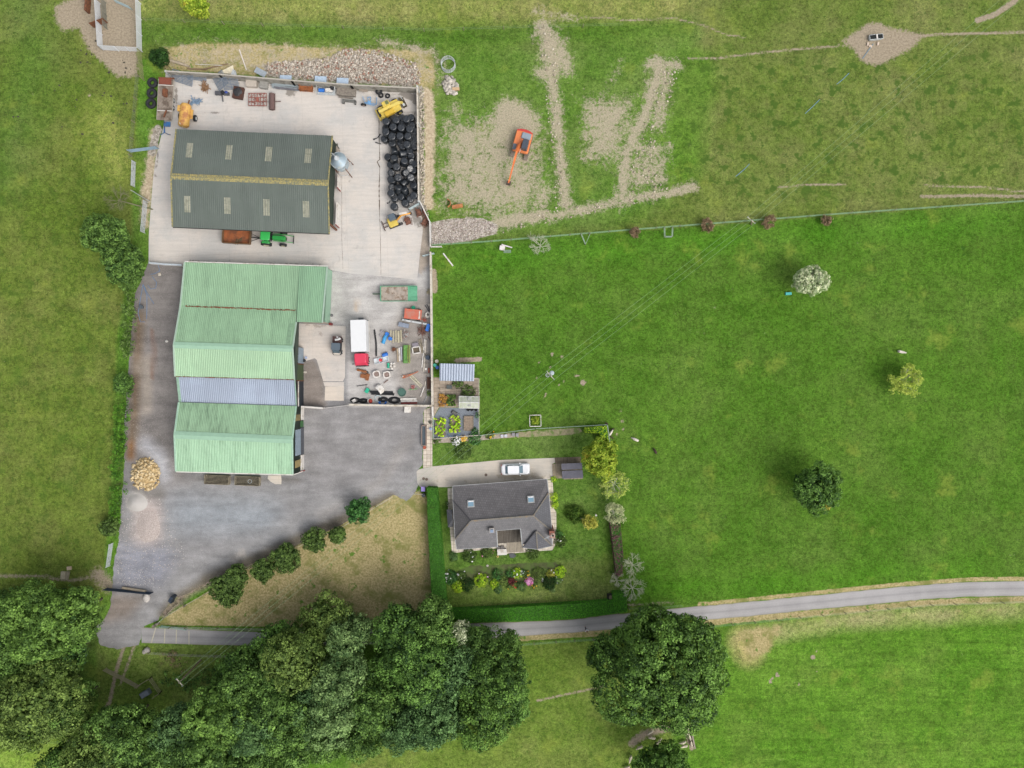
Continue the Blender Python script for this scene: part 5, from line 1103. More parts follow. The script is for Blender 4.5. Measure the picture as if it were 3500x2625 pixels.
for x, y, r, h, m, bl, nb, lab in ((1540, 1975, 24, .9, 'holly', 'white', 90, 'dark rose bush with white blooms at the west end of the flower bed'), (1566, 2005, 22, 1.0, 'lime', None, 0, 'yellow-green round shrub beside the dark conifer'), (1596, 2000, 23, 1.7, 'pine', None, 0, 'near-black conifer at the west end of the bed'),
        (1578, 1970, 16, .7, 'yard', 'white', 50, 'low plant with white blooms above the yellow-green shrub'), (1645, 1985, 23, 1.1, 'lime', 'pink', 30, 'lime shrub flushed with pink'), (1700, 1965, 18, .9, 'holly', None, 0, 'mid green domed shrub at the bed top'), (1689, 1997, 15, .7, 'lime', None, 0, 'small lime shrub below the domed one'),
        (1720, 1985, 15, .6, 'olive', None, 0, 'olive cushion plant in the middle of the bed'), (1748, 1987, 14, .7, 'maroon', None, 0, 'maroon cushion plant beside the pink shrub row'), (1768, 1960, 17, .9, 'lime', 'white', 60, 'lime shrub with white flowers at its edge'), (1741, 1960, 13, .7, 'holly', None, 0, 'small blue-green shrub at the bed top'),
        (1785, 1958, 10, .6, 'holly', 'white', 70, 'narrow plant topped with white flowers'), (1800, 1965, 13, .7, 'olive', 'orange', 50, 'olive plant with orange flowers'), (1810, 1986, 14, .9, 'pink', 'pink', 90, 'bright pink flowering shrub'), (1824, 1999, 12, .4, 'yard', 'orange', 90, 'low marigolds beside the pink shrub'),
        (1760, 2000, 10, .4, 'olive', 'red', 60, 'low red flowering plant'), (1783, 2003, 16, .6, 'grey', None, 0, 'grey-leaved cushion at the bed foot'), (1704, 2014, 14, .6, 'grey', None, 0, 'grey-leaved cushion nearer the conifer'), (1738, 2003, 10, .4, 'yard', 'orange', 30, 'small plant with amber flowers'),
        (1841, 1962, 22, .8, 'olive', None, 0, 'broad olive shrub east of the pink one'), (1882, 1962, 15, .8, 'gold', 'white', 30, 'golden shrub with pale flowers'), (1878, 1992, 24, 1.5, 'pine', None, 0, 'dark spreading conifer at the east end of the bed'), (1916, 1955, 19, 1.1, 'lime', None, 0, 'yellow-green globe shrub at the far east end'),
        (1907, 1982, 13, .6, 'pale', 'white', 30, 'silvery plant behind the east conifer'), (1888, 2014, 10, .5, 'pale', None, 0, 'silver-leaved plant at the foot of the east conifer'), (1855, 1975, 9, .5, 'olive', 'white', 50, 'thin plant with white flowers by the east conifer'), (1669, 1977, 10, .5, 'olive', None, 0, 'low olive plant right of the pink-flushed shrub')):
    bush(x, y, r, h, LM[m], lab, group=GB, blossoms=LM[bl] if bl else None, nb=nb, name='flowering_shrub' if bl else 'shrub')
for x, y, r, h, m, bl, nb, lab in ((1550, 1903, 15, .8, 'grey', None, 0, 'grey shrub at the southwest house corner'), (1605, 1900, 24, .6, 'yard', 'white', 20, 'spiky green clump under the south house wall'), (1665, 1890, 20, .6, 'yard', 'pink', 20, 'spiky green clump with pink flowers left of the patio bench'),
        (1820, 1892, 22, .4, 'yard', None, 0, 'low green clump in front of the bay'), (1909, 1825, 14, .8, 'holly', None, 0, 'round shrub by the red chimney'), (1915, 1850, 20, .5, 'yard', 'white', 20, 'loose flowering clump at the east house corner'), (1893, 1700, 13, .9, 'lime', None, 0, 'upper lime shrub along the east house wall'), (1896, 1725, 13, .9, 'lime', None, 0, 'lower lime shrub along the east house wall'),
        (1893, 1638, 10, .3, 'lime', None, 0, 'lime plant at the corner of the timber deck'), (1527, 1722, 6, .4, 'yard', 'white', 20, 'small white flowered plant beside the west path'), (1560, 1507, 15, .9, 'yard', 'white', 420, 'white hydrangea in full bloom outside the vegetable plot'), (1584, 1500, 9, .5, 'orange', None, 0, 'rusty orange plant next to the hydrangea'),
        (1622, 1500, 22, .7, 'holly', None, 0, 'green shrub at the southeast corner of the vegetable plot'), (1495, 1505, 12, .5, 'yard', None, 0, 'green shrub at the southwest corner of the vegetable plot'), (1582, 1545, 27, 1.2, 'yard', None, 0, 'rounded loose shrub on the north lawn under the wires'), (1675, 1488, 14, .6, 'olive', 'orange', 40, 'tawny flowering clump in the north border'),
        (1622, 1476, 12, .7, 'holly', None, 0, 'rhubarb-like clump inside the plot corner'), (1632, 1420, 8, 1.0, 'holly', None, 0, 'climber on the east fence of the plot'), (1565, 1306, 20, .6, 'yard', None, 0, 'green row in front of the corrugated shed'), (1600, 1341, 24, .5, 'yard', None, 0, 'bean row above the greenhouse'),
        (1829, 1438, 14, .9, 'yellow', None, 0, 'young yellow-leaved tree inside the square white guard'), (1467, 1345, 8, .6, 'olive', None, 0, 'weeds in the rusty trough by the yard wall'), (1, 1, 0, 0, None, None, 0, None)):
    if m: bush(x, y, r, h, LM[m], lab, blossoms=LM[bl] if bl else None, nb=nb, name='flowering_shrub' if bl else 'shrub')
# vegetables in raised beds
def veg(px, py, wx, wy, lab, lm=None, rz=0):
    c = P(px, py); t = thing('raised_bed', lab, 'vegetable bed', c, rz); a, b = wx * S / 2, wy * S / 2
    mb = MB()
    for p, q in (((-a, -b), (a, -b)), ((a, -b), (a, b)), ((a, b), (-a, b)), ((-a, b), (-a, -b))): mb.beam((*p, .15), (*q, .15), .06, .3)
    mb.build('frame', WOODG, t); mb = MB(); mb.box(0, 0, .02, wx * S - .06, wy * S - .06, .2); mb.build('soil', mat('bed soil', (150, 134, 118), .95, 0, .3, 4), t)
    if lm:
        rng = np.random.default_rng(int(px)); n = 46; cp = np.column_stack([rng.uniform(-a, a, n) * 1.15, rng.uniform(-b, b, n) * 1.1, rng.uniform(.35, .6, n)])
        V, sh = leaves(cp, np.tile([0, 0, 1.], (n, 1)), np.full(n, .12), 6, .34, rng, 1.2, .9); np_mesh('crop', V, quads(V), [('shade', 'FLOAT', sh)], [lm]).parent = t
veg(1505, 1460, 34, 56, 'raised bed overflowing with lime green leaves, nearest the yard', LM['lime']); veg(1556, 1450, 32, 52, 'raised bed of lime green leaves in the middle of the plot', LM['lime']); veg(1602, 1447, 32, 50, 'empty raised bed of bare soil')
veg(1516, 1368, 26, 36, 'framed bed with an orange plant, left of a pair', leaf_mat('leaf rusty', (120, 84, 60), (160, 120, 50))); veg(1543, 1368, 24, 36, 'framed bed with green seedlings, right of a pair', LM['yard'])
# ================================================================== WALLS, FENCES, GATES, POLES
CONC = mat('concrete panel', (172, 168, 158), .9, 0, .15, 2, (128, 122, 112), .5, 1)
PALEW = mat('pale render coping', (218, 210, 196), .85, 0, .12, 2, (170, 156, 136), .4, 1.5)
TIMB = mat('grey timber', (150, 140, 118), .95, 0, .2, 5)
GWIRE = mat('green netting wire', (128, 166, 128), .7)
def wline(line, z=0): return [P(x, y, z) for x, y in line]
def wallthing(name, label, line, h, th, m, cop=None, group=None, cat='wall', posts=0):
    pts = wline(line, h); c = (pts[0] + pts[-1]) / 2; c.z = 0; t = thing(name, label, cat, c, 0, group); mb = MB()
    for a, b in zip(pts[:-1], pts[1:]): a, b = a - c, b - c; mb.beam((a.x, a.y, h / 2), (b.x, b.y, h / 2), th, h)
    mb.build('panel', m, t)
    if cop:
        mb = MB()
        for a, b in zip(pts[:-1], pts[1:]): a, b = a - c, b - c; mb.beam((a.x, a.y, h + .03), (b.x, b.y, h + .03), th + .06, .06)
        mb.build('coping', cop, t)
    if posts:
        for a, b in zip(pts[:-1], pts[1:]):
            n = int((b - a).length / posts)
            for i in range(n + 1): q = a.lerp(b, i / max(1, n)) - c; mb = MB(); mb.box(q.x, q.y, 0, th + .14, th + .14, h + .05); mb.build('post', STEEL, t)
    return t
wallthing('yard_wall', 'long grey concrete panel wall along the north edge of the yard', [(566, 243), (750, 254), (997, 275), (1200, 290), (1425, 301)], 1.9, .16, CONC, mat('grey coping', (186, 180, 168)), posts=6)
wallthing('yard_wall', 'concrete and white coped wall behind the black bales', [(1426, 296), (1428, 420), (1429, 550), (1431, 686)], 1.9, .18, CONC, PALEW, posts=6)
wallthing('boundary_wall', 'pale rendered wall between the junk yard and the pasture', [(1471, 860), (1473, 1000), (1475, 1180), (1477, 1384)], 1.3, .2, WHITE, PALEW)
wallthing('boundary_wall', 'white rail-topped wall above the field gate', [(1469, 756), (1471, 842)], 1.3, .12, STEEL, WHITE)
wallthing('boundary_wall', 'cream coped wall below the black hose coils', [(1193, 1383), (1340, 1386), (1478, 1387)], 1.3, .22, BLOCK, PALEW)
wallthing('boundary_wall', 'short white wall stub at the south shed corner', [(1030, 1390), (1102, 1395)], 1.4, .2, WHITE, WHITE)
wallthing('boundary_wall', 'white kerb wall stepping down beside the slab footpath', [(1478, 1390), (1479, 1430)], 1.1, .18, WHITE, WHITE)
wallthing('boundary_wall', 'low white wall closing the gap west of the big green barn', [(508, 898), (560, 903), (622, 906)], .9, .2, WHITE, mat('pale blue coping', (196, 206, 214)))
def rails(name, label, a, b, h, n, m, r=.03, posts=2.4, pm=None, cat='fence', group=None, sheetm=None, wd=.04, px0=None):
    """straight run of rails between two spots"""
    A, B_ = P(*a, h), P(*b, h); c = (A + B_) / 2; c.z = 0; A, B_ = A - c, B_ - c; A.z = B_.z = 0; t = thing(name, label, cat, c, 0, group)
    for i in range(n):
        z = h * (i + 1) / n - .03; mb = MB()
        if wd > .05: mb.beam(A + Z * z, B_ + Z * z, .04, wd)
        else: mb.cyl(A + Z * z, B_ + Z * z, r, n=6)
        mb.build('rail', m, t)
    k = max(1, round((B_ - A).length / posts))
    for i in range(k + 1):
        q = A.lerp(B_, i / k); mb = MB(); mb.box(q.x, q.y, 0, .09, .09, h + .04); mb.build('post', pm or m, t)
    if sheetm: mb = MB(); mb.beam(A + Z * h * .5, B_ + Z * h * .5, .02, h * .9); mb.build('sheet', sheetm, t)
    return t
GALV = mat('white galvanised rail', (232, 236, 240), .5, 0, .06, 3)
GP = 'galvanised sides of the cattle pen'
rails('cattle_hurdle', 'west side of the galvanised cattle pen', (322, -6), (333, 155), 1.75, 5, GALV, wd=.2, group=GP); rails('cattle_hurdle', 'east side of the galvanised cattle pen', (463, -6), (468, 160), 1.75, 5, GALV, wd=.2, group=GP)
rails('cattle_hurdle', 'sheeted half of the south side of the cattle pen', (333, 155), (386, 158), 1.75, 5, GALV, wd=.2, group=GP); rails('pen_gate', 'tubular gate in the south side of the cattle pen', (388, 158), (466, 162), 1.6, 5, GALV, .035, cat='gate')
rails('cattle_hurdle', 'inner rails of the pen race, shorter and duller', (345, -6), (350, 85), 1.5, 6, mat('dull rail', (130, 130, 118), .8), wd=.1); 
mb = MB(); mb.beam((0, -1.2, .9), (0, 1.2, .9), .08, 1.5); one('steel_sheet', mb, RUST, 'rust red board at the foot of the pen race', 'board', P(347, 88), R(-70))
mb = MB(); mb.beam((0, -1.5, .8), (0, 1.5, .8), .3, 1.2); one('feed_barrier', mb, RUST, 'rusty steel barrier standing outside the pen at the top edge', 'barrier', P(310, 18), R(-4))
rails('pen_gate', 'pale blue gate standing open across the pen', (385, -4), (438, 20), 1.3, 5, mat('pale blue gate', (176, 196, 198), .5), .04, cat='gate')
rails('rail_fence', 'post and rail fence running south from the pen', (468, 165), (478, 262), 1.5, 5, mat('yellowish rails', (150, 152, 104), .9), .035)
def netfence(name, label, line, h=1.1, posts=3.4, m=None, pm=None, wires=7, r=.013, stays=.45, group=None, cat='fence', pr=.06):
    pts = wline(line, 0); c = pts[len(pts) // 2].copy(); t = thing(name, label, cat, c, 0, group); mb = MB()
    for a, b in zip(pts[:-1], pts[1:]):
        a, b = a - c, b - c
        for i in range(wires): mb.cyl(a + Z * h * (i + 1) / wires, b + Z * h * (i + 1) / wires, r, n=3, caps=False)
        if stays:
            for i in range(int((b - a).length / stays)): q = a.lerp(b, i * stays / (b - a).length); mb.cyl(q, q + Z * h, r * .8, n=3, caps=False)
    mb.build('netting', m or GWIRE, t)['kind'] = 'stuff'
    for a, b in zip(pts[:-1], pts[1:]):
        a, b = a - c, b - c; k = max(1, round((b - a).length / posts))
        for i in range(k):
            q = a.lerp(b, i / k); mb = MB(); mb.cyl(q, q + Z * (h + .15), pr, n=6); mb.build('post', pm or TIMB, t)
    return t
netfence('wire_fence', 'green netting fence between the dug paddock and the big pasture', [(1476, 840), (1680, 827), (2080, 794), (2400, 769), (2900, 731), (3500, 690), (3700, 676)], 1.25)
netfence('wire_fence', 'wire fence down the west field from the pen', [(476, 262), (462, 420), (452, 535), (450, 548)], 1.1, m=mat('dull wire', (150, 164, 140), .7), wires=5, r=.011)
netfence('wire_fence', 'thin wire fence along the yard edge of the dry triangle', [(533, 2137), (568, 2106), (704, 2028), (860, 1938), (1000, 1876), (1170, 1800), (1344, 1696)], 1.0, wires=3, r=.011, stays=0, m=mat('pale wire', (186, 186, 180), .6))
netfence('wire_fence', 'post and wire fence between the dry triangle and the lane', [(533, 2139), (800, 2146), (1036, 2148)], 1.1, 2.6, wires=4, r=.02, stays=0, m=mat('pale wire', (186, 186, 180)))
netfence('wire_fence', 'wire fence on the south verge of the lane west of the wood', [(515, 2228), (660, 2236), (820, 2240)], 1.0, wires=4, r=.013, stays=.6, m=mat('pale wire', (186, 186, 180)))
netfence('wire_fence', 'wire fence on the south verge between wood and huge oak', [(1750, 2202), (1900, 2190), (2090, 2178)], 1.0, wires=5, r=.012)
netfence('wire_fence', 'wire fence along the lower right field by the lane', [(2400, 2140), (2500, 2130), (2884, 2092), (3178, 2064), (3500, 2053)], 1.0, wires=4, r=.012, stays=0)
netfence('wire_fence', 'old wire fence on the north verge near the clipped hedge', [(2148, 2076), (2230, 2074), (2330, 2066)], 1.0, wires=3, r=.012, stays=0)
netfence('wire_fence', 'thin wire fence crossing the rough grass at the top', [(500, 72), (900, 90), (1450, 108), (2128, 90)], 1.0, 6, wires=2, r=.008, stays=0, pr=.05)
netfence('wire_fence', 'wire fence on the low ground behind the southwest trees', [(-20, 2508), (60, 2518), (170, 2530), (300, 2530)], 1.0, 4, wires=3, r=.012, stays=0)
rails('garden_fence', 'white rail fence on the east side of the vegetable plot', (1637, 1293), (1637, 1488), 1.3, 2, mat('cream rail', (214, 206, 190), .7), wd=.08); rails('garden_fence', 'white rail fence on the south side of the vegetable plot', (1480, 1501), (1637, 1488), 1.3, 2, mat('cream rail', (214, 206, 190)), wd=.08)
rails('garden_fence', 'green mesh fence on the west side of the vegetable plot', (1479, 1425), (1480, 1501), 1.3, 3, mat('greenish rail', (170, 190, 172), .7), wd=.06); rails('garden_fence', 'short rail fence from the corrugated shed to the plot corner', (1620, 1293), (1637, 1293), 1.3, 2, mat('cream rail', (214, 206, 190)), wd=.08)
rails('garden_fence', 'timber fence across the middle of the vegetable plot', (1502, 1331), (1637, 1333), .9, 2, WOODG, wd=.07)
rails('garden_fence', 'top-railed fence on the north side of the bungalow garden', (1640, 1489), (1830, 1466), 1.2, 3, mat('greenish rail', (150, 170, 160)), wd=.05); rails('garden_fence', 'top-railed fence along the back of the leafy border', (1830, 1466), (2077, 1452), 1.2, 3, mat('greenish rail', (150, 170, 160)), wd=.05)
rails('garden_fence', 'fence turning south at the northeast garden corner', (2077, 1452), (2092, 1560), 1.2, 3, mat('greenish rail', (150, 170, 160)), wd=.05)
# gates
def gate(name, label, a, b, m, h=1.2, bars=6, r=.03): return rails(name, label, a, b, h, bars, m, r, 99, cat='gate')
BGT = mat('blue grey gate', (150, 176, 192), .5)
gate('field_gate', 'galvanised gate slanting from the west fence to the yard', (433, 512), (530, 500), BGT, 1.3, 9); gate('field_gate', 'upper gate on the west track, lichen covered', (450, 548), (447, 632), STEEL, 1.3, 7, .04)
gate('field_gate', 'three-barred lower gate beside the leaning bare tree', (490, 684), (480, 790), STEEL, 1.5, 4, .06); gate('field_gate', 'pale hurdle angled between the two west gates', (447, 650), (500, 682), STEEL, 1.2, 5)
gate('field_gate', 'pale blue gate by the mini digger', (1437, 690), (1398, 712), mat('pale mesh gate', (180, 196, 198)), 1.2, 8, .035); gate('field_gate', 'small pale gate in the wall north of the junk yard', (1444, 873), (1482, 864), mat('pale mesh gate', (180, 196, 198)), 1.2, 6, .035)
gate('field_gate', 'white top rail where the netting fence meets the wall', (1472, 842), (1508, 841), WHITE, 1.2, 3, .04); gate('field_gate', 'thin white gate shut across the yard', (1102, 1396), (1192, 1385), WHITE, 1.2, 5, .03)
gate('field_gate', 'galvanised gate beside the west field corner', (372, 1862), (361, 1940), STEEL, 1.3, 8, .03); gate('field_gate', 'green-tinged gate laid on the lane verge', (545, 2144), (633, 2154), mat('mint gate', (156, 190, 178)), .9, 5, .03)
DBL = mat('dark blue steel', (44, 58, 76), .5, .2)
t = gate('farm_gate', 'dark blue farm entrance gate swung open', (352, 2017), (510, 2032), DBL, 1.3, 7, .05)
mb = MB(); mb.cyl((-1.9, .15, .9), (1.9, -.15, .9), .22, n=10); one('fallen_log', mb, mat('cream log', (186, 172, 150), .9), 'pale log lying along the dark blue gate', 'log', P(455, 2017, .6), R(-4)).location.z = -.6
mb = MB(); mb.ell((0, 0, .2), (.55, .75, .4), 9, 6, rough=.12); one('boulder', mb, mat('white stone', (206, 200, 194), .9), 'white boulder at the end of the dark blue gate', 'stone', P(503, 2042))
mb = MB(); mb.box(0, 0, 0, .45, .9, 1.5); mb.box(.1, -.5, 0, .3, .5, 1.1, .4); one('gatepost', mb, DBL, 'black-wrapped gatepost on the right of the farm entrance', 'gatepost', P(597, 2040), R(-30))
for a, b, l in (((612, 2052), (628, 2075), 'short timber rail at the entrance corner'), ((600, 2068), (565, 2106), 'leaning timber rail down to the lane gate')): rails('timber_rail', l, a, b, .8, 2, WOODG, posts=3, wd=.1)
mb = MB(); mb.cyl((0, 0, 0), (0, 0, 1.3), .18, n=8); mb.box(.3, .1, 0, .4, .35, .7, .4); one('gatepost', mb, mat('grey stone', (140, 132, 120)), 'stone gatepost where the lane fences meet', 'gatepost', P(536, 2132))
mb = MB(); mb.ell((0, 0, .3), (.5, .45, .5), 8, 6, rough=.15); mb.ell((-.5, -.3, .2), (.35, .4, .35), 8, 6, rough=.15, seed=3); one('boulder', mb, mat('pale stone', (186, 180, 172)), 'pair of joined pale stones on the lane verge', 'stone', P(506, 2220))
rails('field_barrier', 'mossy timber gate across the twin wheel track', (352, 2292), (402, 2318), 1.1, 5, mat('mossy rails', (160, 154, 124), .95), posts=1.5, wd=.12, cat='gate'); rails('field_barrier', 'second leaf of the mossy gate, nearer the tank', (404, 2318), (466, 2352), 1.1, 5, mat('mossy rails', (160, 154, 124)), posts=1.5, wd=.12, cat='gate')
for a, b, l in (((460, 2352), (508, 2322), 'northwest rail around the water tank'), ((508, 2322), (543, 2372), 'northeast rail around the water tank'), ((543, 2372), (520, 2388), 'southeast rail around the water tank')): rails('timber_rail', l, a, b, 1.1, 3, mat('mossy rails', (160, 154, 124)), posts=2, wd=.1)
t = thing('water_tank', 'small grey lidded water tank inside the mossy rails', 'tank', P(502, 2366), R(30)); mb = MB(); mb.box(0, 0, 0, 1.5, .9, .8); mb.build('tank', mat('grey tank', (112, 122, 132), .6), t); mb = MB(); mb.box(0, 0, .8, 1.3, .75, .08, 0, 0, .95, .95); mb.build('lid', mat('grey lid', (140, 150, 162)), t)
# poles and overhead wires
def pole(px, py, h, a, b, label, base=None, extra=None):
    t = thing('power_pole', label, 'power pole', P(*(base or (px, py)))); o = t.location; A, B_ = P(*a, h - .25), P(*b, h - .25); top = (A + B_) / 2
    mb = MB(); mb.cyl((0, 0, 0), (top.x - o.x, top.y - o.y, h), .15, .10, 10); mb.build('pole', mat('pole wood', (140, 126, 104), .9), t)
    mb = MB(); mb.beam(A - o, B_ - o, .12, .12); mb.build('crossarm', mat('pale crossarm', (204, 198, 178), .7), t)
    ins_ = []
    for k in (0.03, .5, .97): q = A.lerp(B_, k) - o; mb = MB(); mb.lathe([(.05, 0), (.09, .05), (.05, .1), (.08, .15), (.03, .25)], 8); ob = mb.build('insulator', mat('insulator', (150, 160, 165), .3), t); ob.location = q + Z * .05; ins_.append(o + q + Z * .3)
    return t, ins_
pA, iA = pole(683, 2258, 8.0, (603, 2319), (625, 2344), 'leaning power pole at the edge of the wood', (686, 2256))
pB, iB = pole(1885, 1275, 8.0, (1868, 1268), (1895, 1298), 'power pole with a transformer in the middle of the pasture', (1884, 1286)); 
mb = MB(); q = P(1886, 1275, 7.2) - pB.location; mb.lathe([(.30, -.5), (.36, -.4), (.36, .3), (.2, .42)], 12); ob = mb.build('transformer', mat('transformer grey', (186, 200, 206), .5), pB); ob.location = q
mb = MB(); q = P(1872, 1282, 6.9) - pB.location; mb.torus((q.x, q.y, q.z), .28, .05, 14, 6); mb.beam((q.x - .3, q.y, q.z), (q.x + .3, q.y, q.z), .04, .04); mb.beam((q.x, q.y - .3, q.z), (q.x, q.y + .3, q.z), .04, .04); mb.build('guard_ring', STEEL, pB)
pC, iC = pole(2567, 765, 8.0, (2554, 741), (2581, 764), 'timber power pole standing in the paddock fence', (2568, 766))
far = [P(3418, 0, 8.2), P(3451, 0, 8.2), P(3490, 0, 8.2)]; far = [iC[i] + (f - iC[i]) * 1.25 for i, f in enumerate(far)]
CAB = mat('bright cable', (150, 178, 140), .6)
for k, nm in ((0, 'north'), (1, 'middle'), (2, 'south')):
    mb = MB()
    for a, b, sag in ((iA[k], iB[k], .9), (iB[k], iC[k], .5), (iC[k], far[k], .7)): mb.tube([a.lerp(b, i / 14) - Z * sag * 4 * (i / 14) * (1 - i / 14) for i in range(15)], .013, 5)
    one('overhead_cable', mb, CAB, f'{nm} one of the three overhead cables crossing the fields', 'cable')
# ================================================================== BALES
def bale_mb(seed):
    rg = random.Random(seed); mb = MB(); prof = [(0.05, 0.0), (.42, 0), (.53, .035), (.585, .12), (.60, .35), (.605, .62), (.60, .95), (.58, 1.10), (.54, 1.17), (.47, 1.20), (.3, 1.195), (.04, 1.19)]
    ph = [rg.uniform(0, 6.28) for _ in range(4)]; n = 26; loops = []
    for i, (r, z) in enumerate(prof):
        loops.append([(r * (1 + .012 * math.sin(3 * a + ph[0]) + .01 * math.sin(7 * a + ph[1] + i)) * math.cos(a), r * (1 + .012 * math.sin(3 * a + ph[0]) + .01 * math.sin(5 * a + ph[2] + i * .7)) * math.sin(a), z - .6 + (.012 * math.sin(4 * a + ph[3]) if i > 8 else 0)) for a in [2 * math.pi * k / n for k in range(n)]])
    return mb.loft(loops)
g = NG('black bale wrap'); nn_ = g.noise(5, 5, .7)
g.fin(g.mix(nn_, (.006, .008, .011), (.020, .025, .031)), g.lr(g.noise(2.5, 3, .6), .3, .7, .22, .42), 0, g.noise(9, 4, .7, None, 1.2), .5, .02, spec=0.85)
WRAP = g.m; BM = [bale_mb(i).build('wrapped_bale', WRAP, smooth=True) for i in range(4)]
for o in BM: COL.objects.unlink(o)
BL = []   # zoom coords (x, y), level of the centre in metres, tilt
for x, y in ((860, 222), (985, 228), (1125, 228), (742, 385), (722, 545), (842, 612), (966, 602), (1140, 345), (1152, 490), (1140, 592), (1180, 430), (1190, 560), (1175, 660), (975, 330), (860, 330), (1050, 330), (850, 470), (960, 460), (1070, 460), (1000, 660)): BL.append((x, y, 1.2, 0, 0))
for x, y in ((748, 283), (898, 258), (1053, 245), (855, 365), (975, 378), (1105, 400), (742, 440), (838, 510), (957, 505), (1078, 507), (1063, 632)): BL.append((x, y, 2.4, 0, 0))
for x, y, z, t1, t2 in ((868, 730, 1.5, 62, 20), (785, 822, 1.2, 12, -15), (862, 852, 2.0, 18, 20), (992, 765, 1.7, 30, -55), (1092, 745, 1.3, 10, -20), (1130, 800, 1.2, 0, 8), (1010, 890, 2.3, 14, 20), (1122, 870, 1.3, 25, 40), (1180, 930, 1.2, 8, 4), (822, 935, 1.2, 8, -8), (905, 965, 2.4, 4, 4), (1095, 985, 1.5, 18, -22), (1160, 1030, 1.2, 4, 6), (825, 1050, 1.3, 8, -12),
                     (1032, 1055, 2.1, 30, 12), (925, 1128, 2.4, 6, 4), (1113, 1125, 2.2, 10, -12), (850, 1185, 1.2, 16, -14), (820, 1160, 1.2, 0, 0), (1018, 1205, 1.3, 74, -42), (1150, 1190, 1.2, 4, 5), (925, 1300, 2.0, 30, 24), (830, 1278, 1.2, 8, -8), (1175, 1262, 1.9, 10, -22), (1030, 1325, 1.7, 26, 18), (820, 1372, 2.3, 3, 3), (872, 1440, 1.2, 0, 0), (980, 1420, 1.3, 14, 8), (1175, 1392, 2.1, 16, -20), (1112, 1450, 1.2, 8, 5), (1035, 1520, 1.2, 0, 0), (868, 1568, 1.2, 0, 0)): BL.append((x, y, z, t1, t2))
rg = random.Random(5); row = {}
for i, (x, y, z, a, b) in enumerate(BL):
    px, py = 1150 + x / 4.424, 350 + y / 4.424; o = BM[i % 4].copy(); o.name = 'wrapped_bale'; COL.objects.link(o); zt = z
    c = P(px, py, zt); tlt = math.radians(max(abs(a), abs(b)))
    o.location = (c.x, c.y, z - .6 + .12 * math.sin(tlt)); o.rotation_euler = (R(a if abs(a) < 60 else a), R(b), rg.uniform(0, 6.2)) if abs(a) < 60 else (R(a), 0, R(b))
    lv = 'upper' if z > 1.9 else 'lower'
    if i < 31: lab = f'upright {lv}-tier bale of the neat double stack'; grp = f'{lv} tier bales of the neat stack'
    elif max(abs(a), abs(b)) > 9: lab = f'{lv} bale slumped at a tilt in the tumbled heap'; grp = f'tilted {lv} bales of the tumbled heap'
    else: lab = f'{lv} bale sitting level in the tumbled heap'; grp = f'level {lv} bales of the tumbled heap'
    if (x, y) == (868, 1568): lab, grp = 'single black bale touching the mini digger', 'bales standing apart from the heap'
    if (x, y) == (1035, 1520): lab, grp = 'single black bale between the heap and the pale gate', 'bales standing apart from the heap'
    tag(o, lab, 'silage bale', grp)
for x0, y0, x1, y1, l in ((1276, 477, 1300, 458, 'upper torn strip of black wrap beside the bales'), (1284, 487, 1303, 492, 'lower torn strip of black wrap beside the bales'), (1323, 694, 1334, 686, 'torn strip of wrap south of the bales')):
    mb = MB(); a, b = P(x0, y0, .05), P(x1, y1, .05); c = (a + b) / 2; m_ = Vector((rg.uniform(-.2, .2), rg.uniform(-.2, .2), .06)); mb.tube([a - c, m_, b - c], [.13, .05, .10], 5); one('wrap_scrap', mb, WRAP, l, 'plastic strip', c)
# ================================================================== SILO
t = thing('feed_silo', 'pale galvanised feed silo on splayed legs beside the grey barn', 'silo', P(1184, 583)); o = t.location; c6 = P(1170, 560, 5.0); dx, dy = c6.x - o.x, c6.y - o.y
SIL = mat('silo steel', (176, 194, 206), .4, .3, .08, 1.5, (190, 186, 164), .35, .8)
mb = MB(); mb.M = Matrix.Translation((0, 0, 0)); mb.lathe([(1.22, 3.4), (1.25, 5.3), (1.22, 5.32), (.35, 6.15), (.30, 6.3)], 26); mb.build('body', SIL, t)
mb = MB(); mb.lathe([(.22, 1.2), (1.2, 3.4)], 22); mb.build('hopper', SIL, t)
mb = MB(); mb.cyl((0, 0, 6.2), (0, 0, 6.42), .38, n=14); mb.build('filler_lid', STEEL, t); mb = MB(); mb.tube([(-.2, .3, 6.2), (-.7, .75, 6.0), (-1.3, 1.25, 5.6)], .08, 6); mb.build('filler_pipe', STEEL, t)
for a in (40, 130, 220, 310): mb = MB(); mb.tube([(1.2 * math.cos(R(a)), 1.2 * math.sin(R(a)), 4.2), (1.45 * math.cos(R(a)), 1.45 * math.sin(R(a)), 0)], .07, 6); mb.build('leg', RUST, t)
mb = MB(); mb.torus((0, 0, 1.8), 1.35, .04, 20, 5); mb.torus((0, 0, 5.3), 1.27, .04, 24, 5); mb.torus((0, 0, 4.3), 1.26, .03, 24, 5); mb.build('hoops', STEEL, t)
# ================================================================== VEHICLES
def wheel(par, x, y, r, w_, rim=None, name='wheel', rr=.55):
    mb = MB(); mb.loft([[(x + q * math.cos(k * math.pi / 12), y + s * w_ / 2, r + q * math.sin(k * math.pi / 12)) for k in range(24)] for q, s in ((r * .5, -1), (r * .93, -1), (r, -.8), (r, .8), (r * .93, 1), (r * .5, 1))]); tw = mb.build(name, BLK, par)
    mb = MB(); mb.cyl((x, y - w_ * .52, r), (x, y + w_ * .52, r), r * rr, n=16); mb.build('rim', rim or STEEL, tw); return tw
def paint(name, rgb, rough=.35, var=.05): return mat(name, rgb, rough, 0, var, 1.2, bump=.05)
def placed(name, label, cat, a, b, z=0, group=None): c = (P(*a, z) + P(*b, z)) / 2; c.z = 0; return thing(name, label, cat, c, pang(a, b), group)
GLS = mat('vehicle glass', (108, 132, 146), .1, 0, .05, 1)
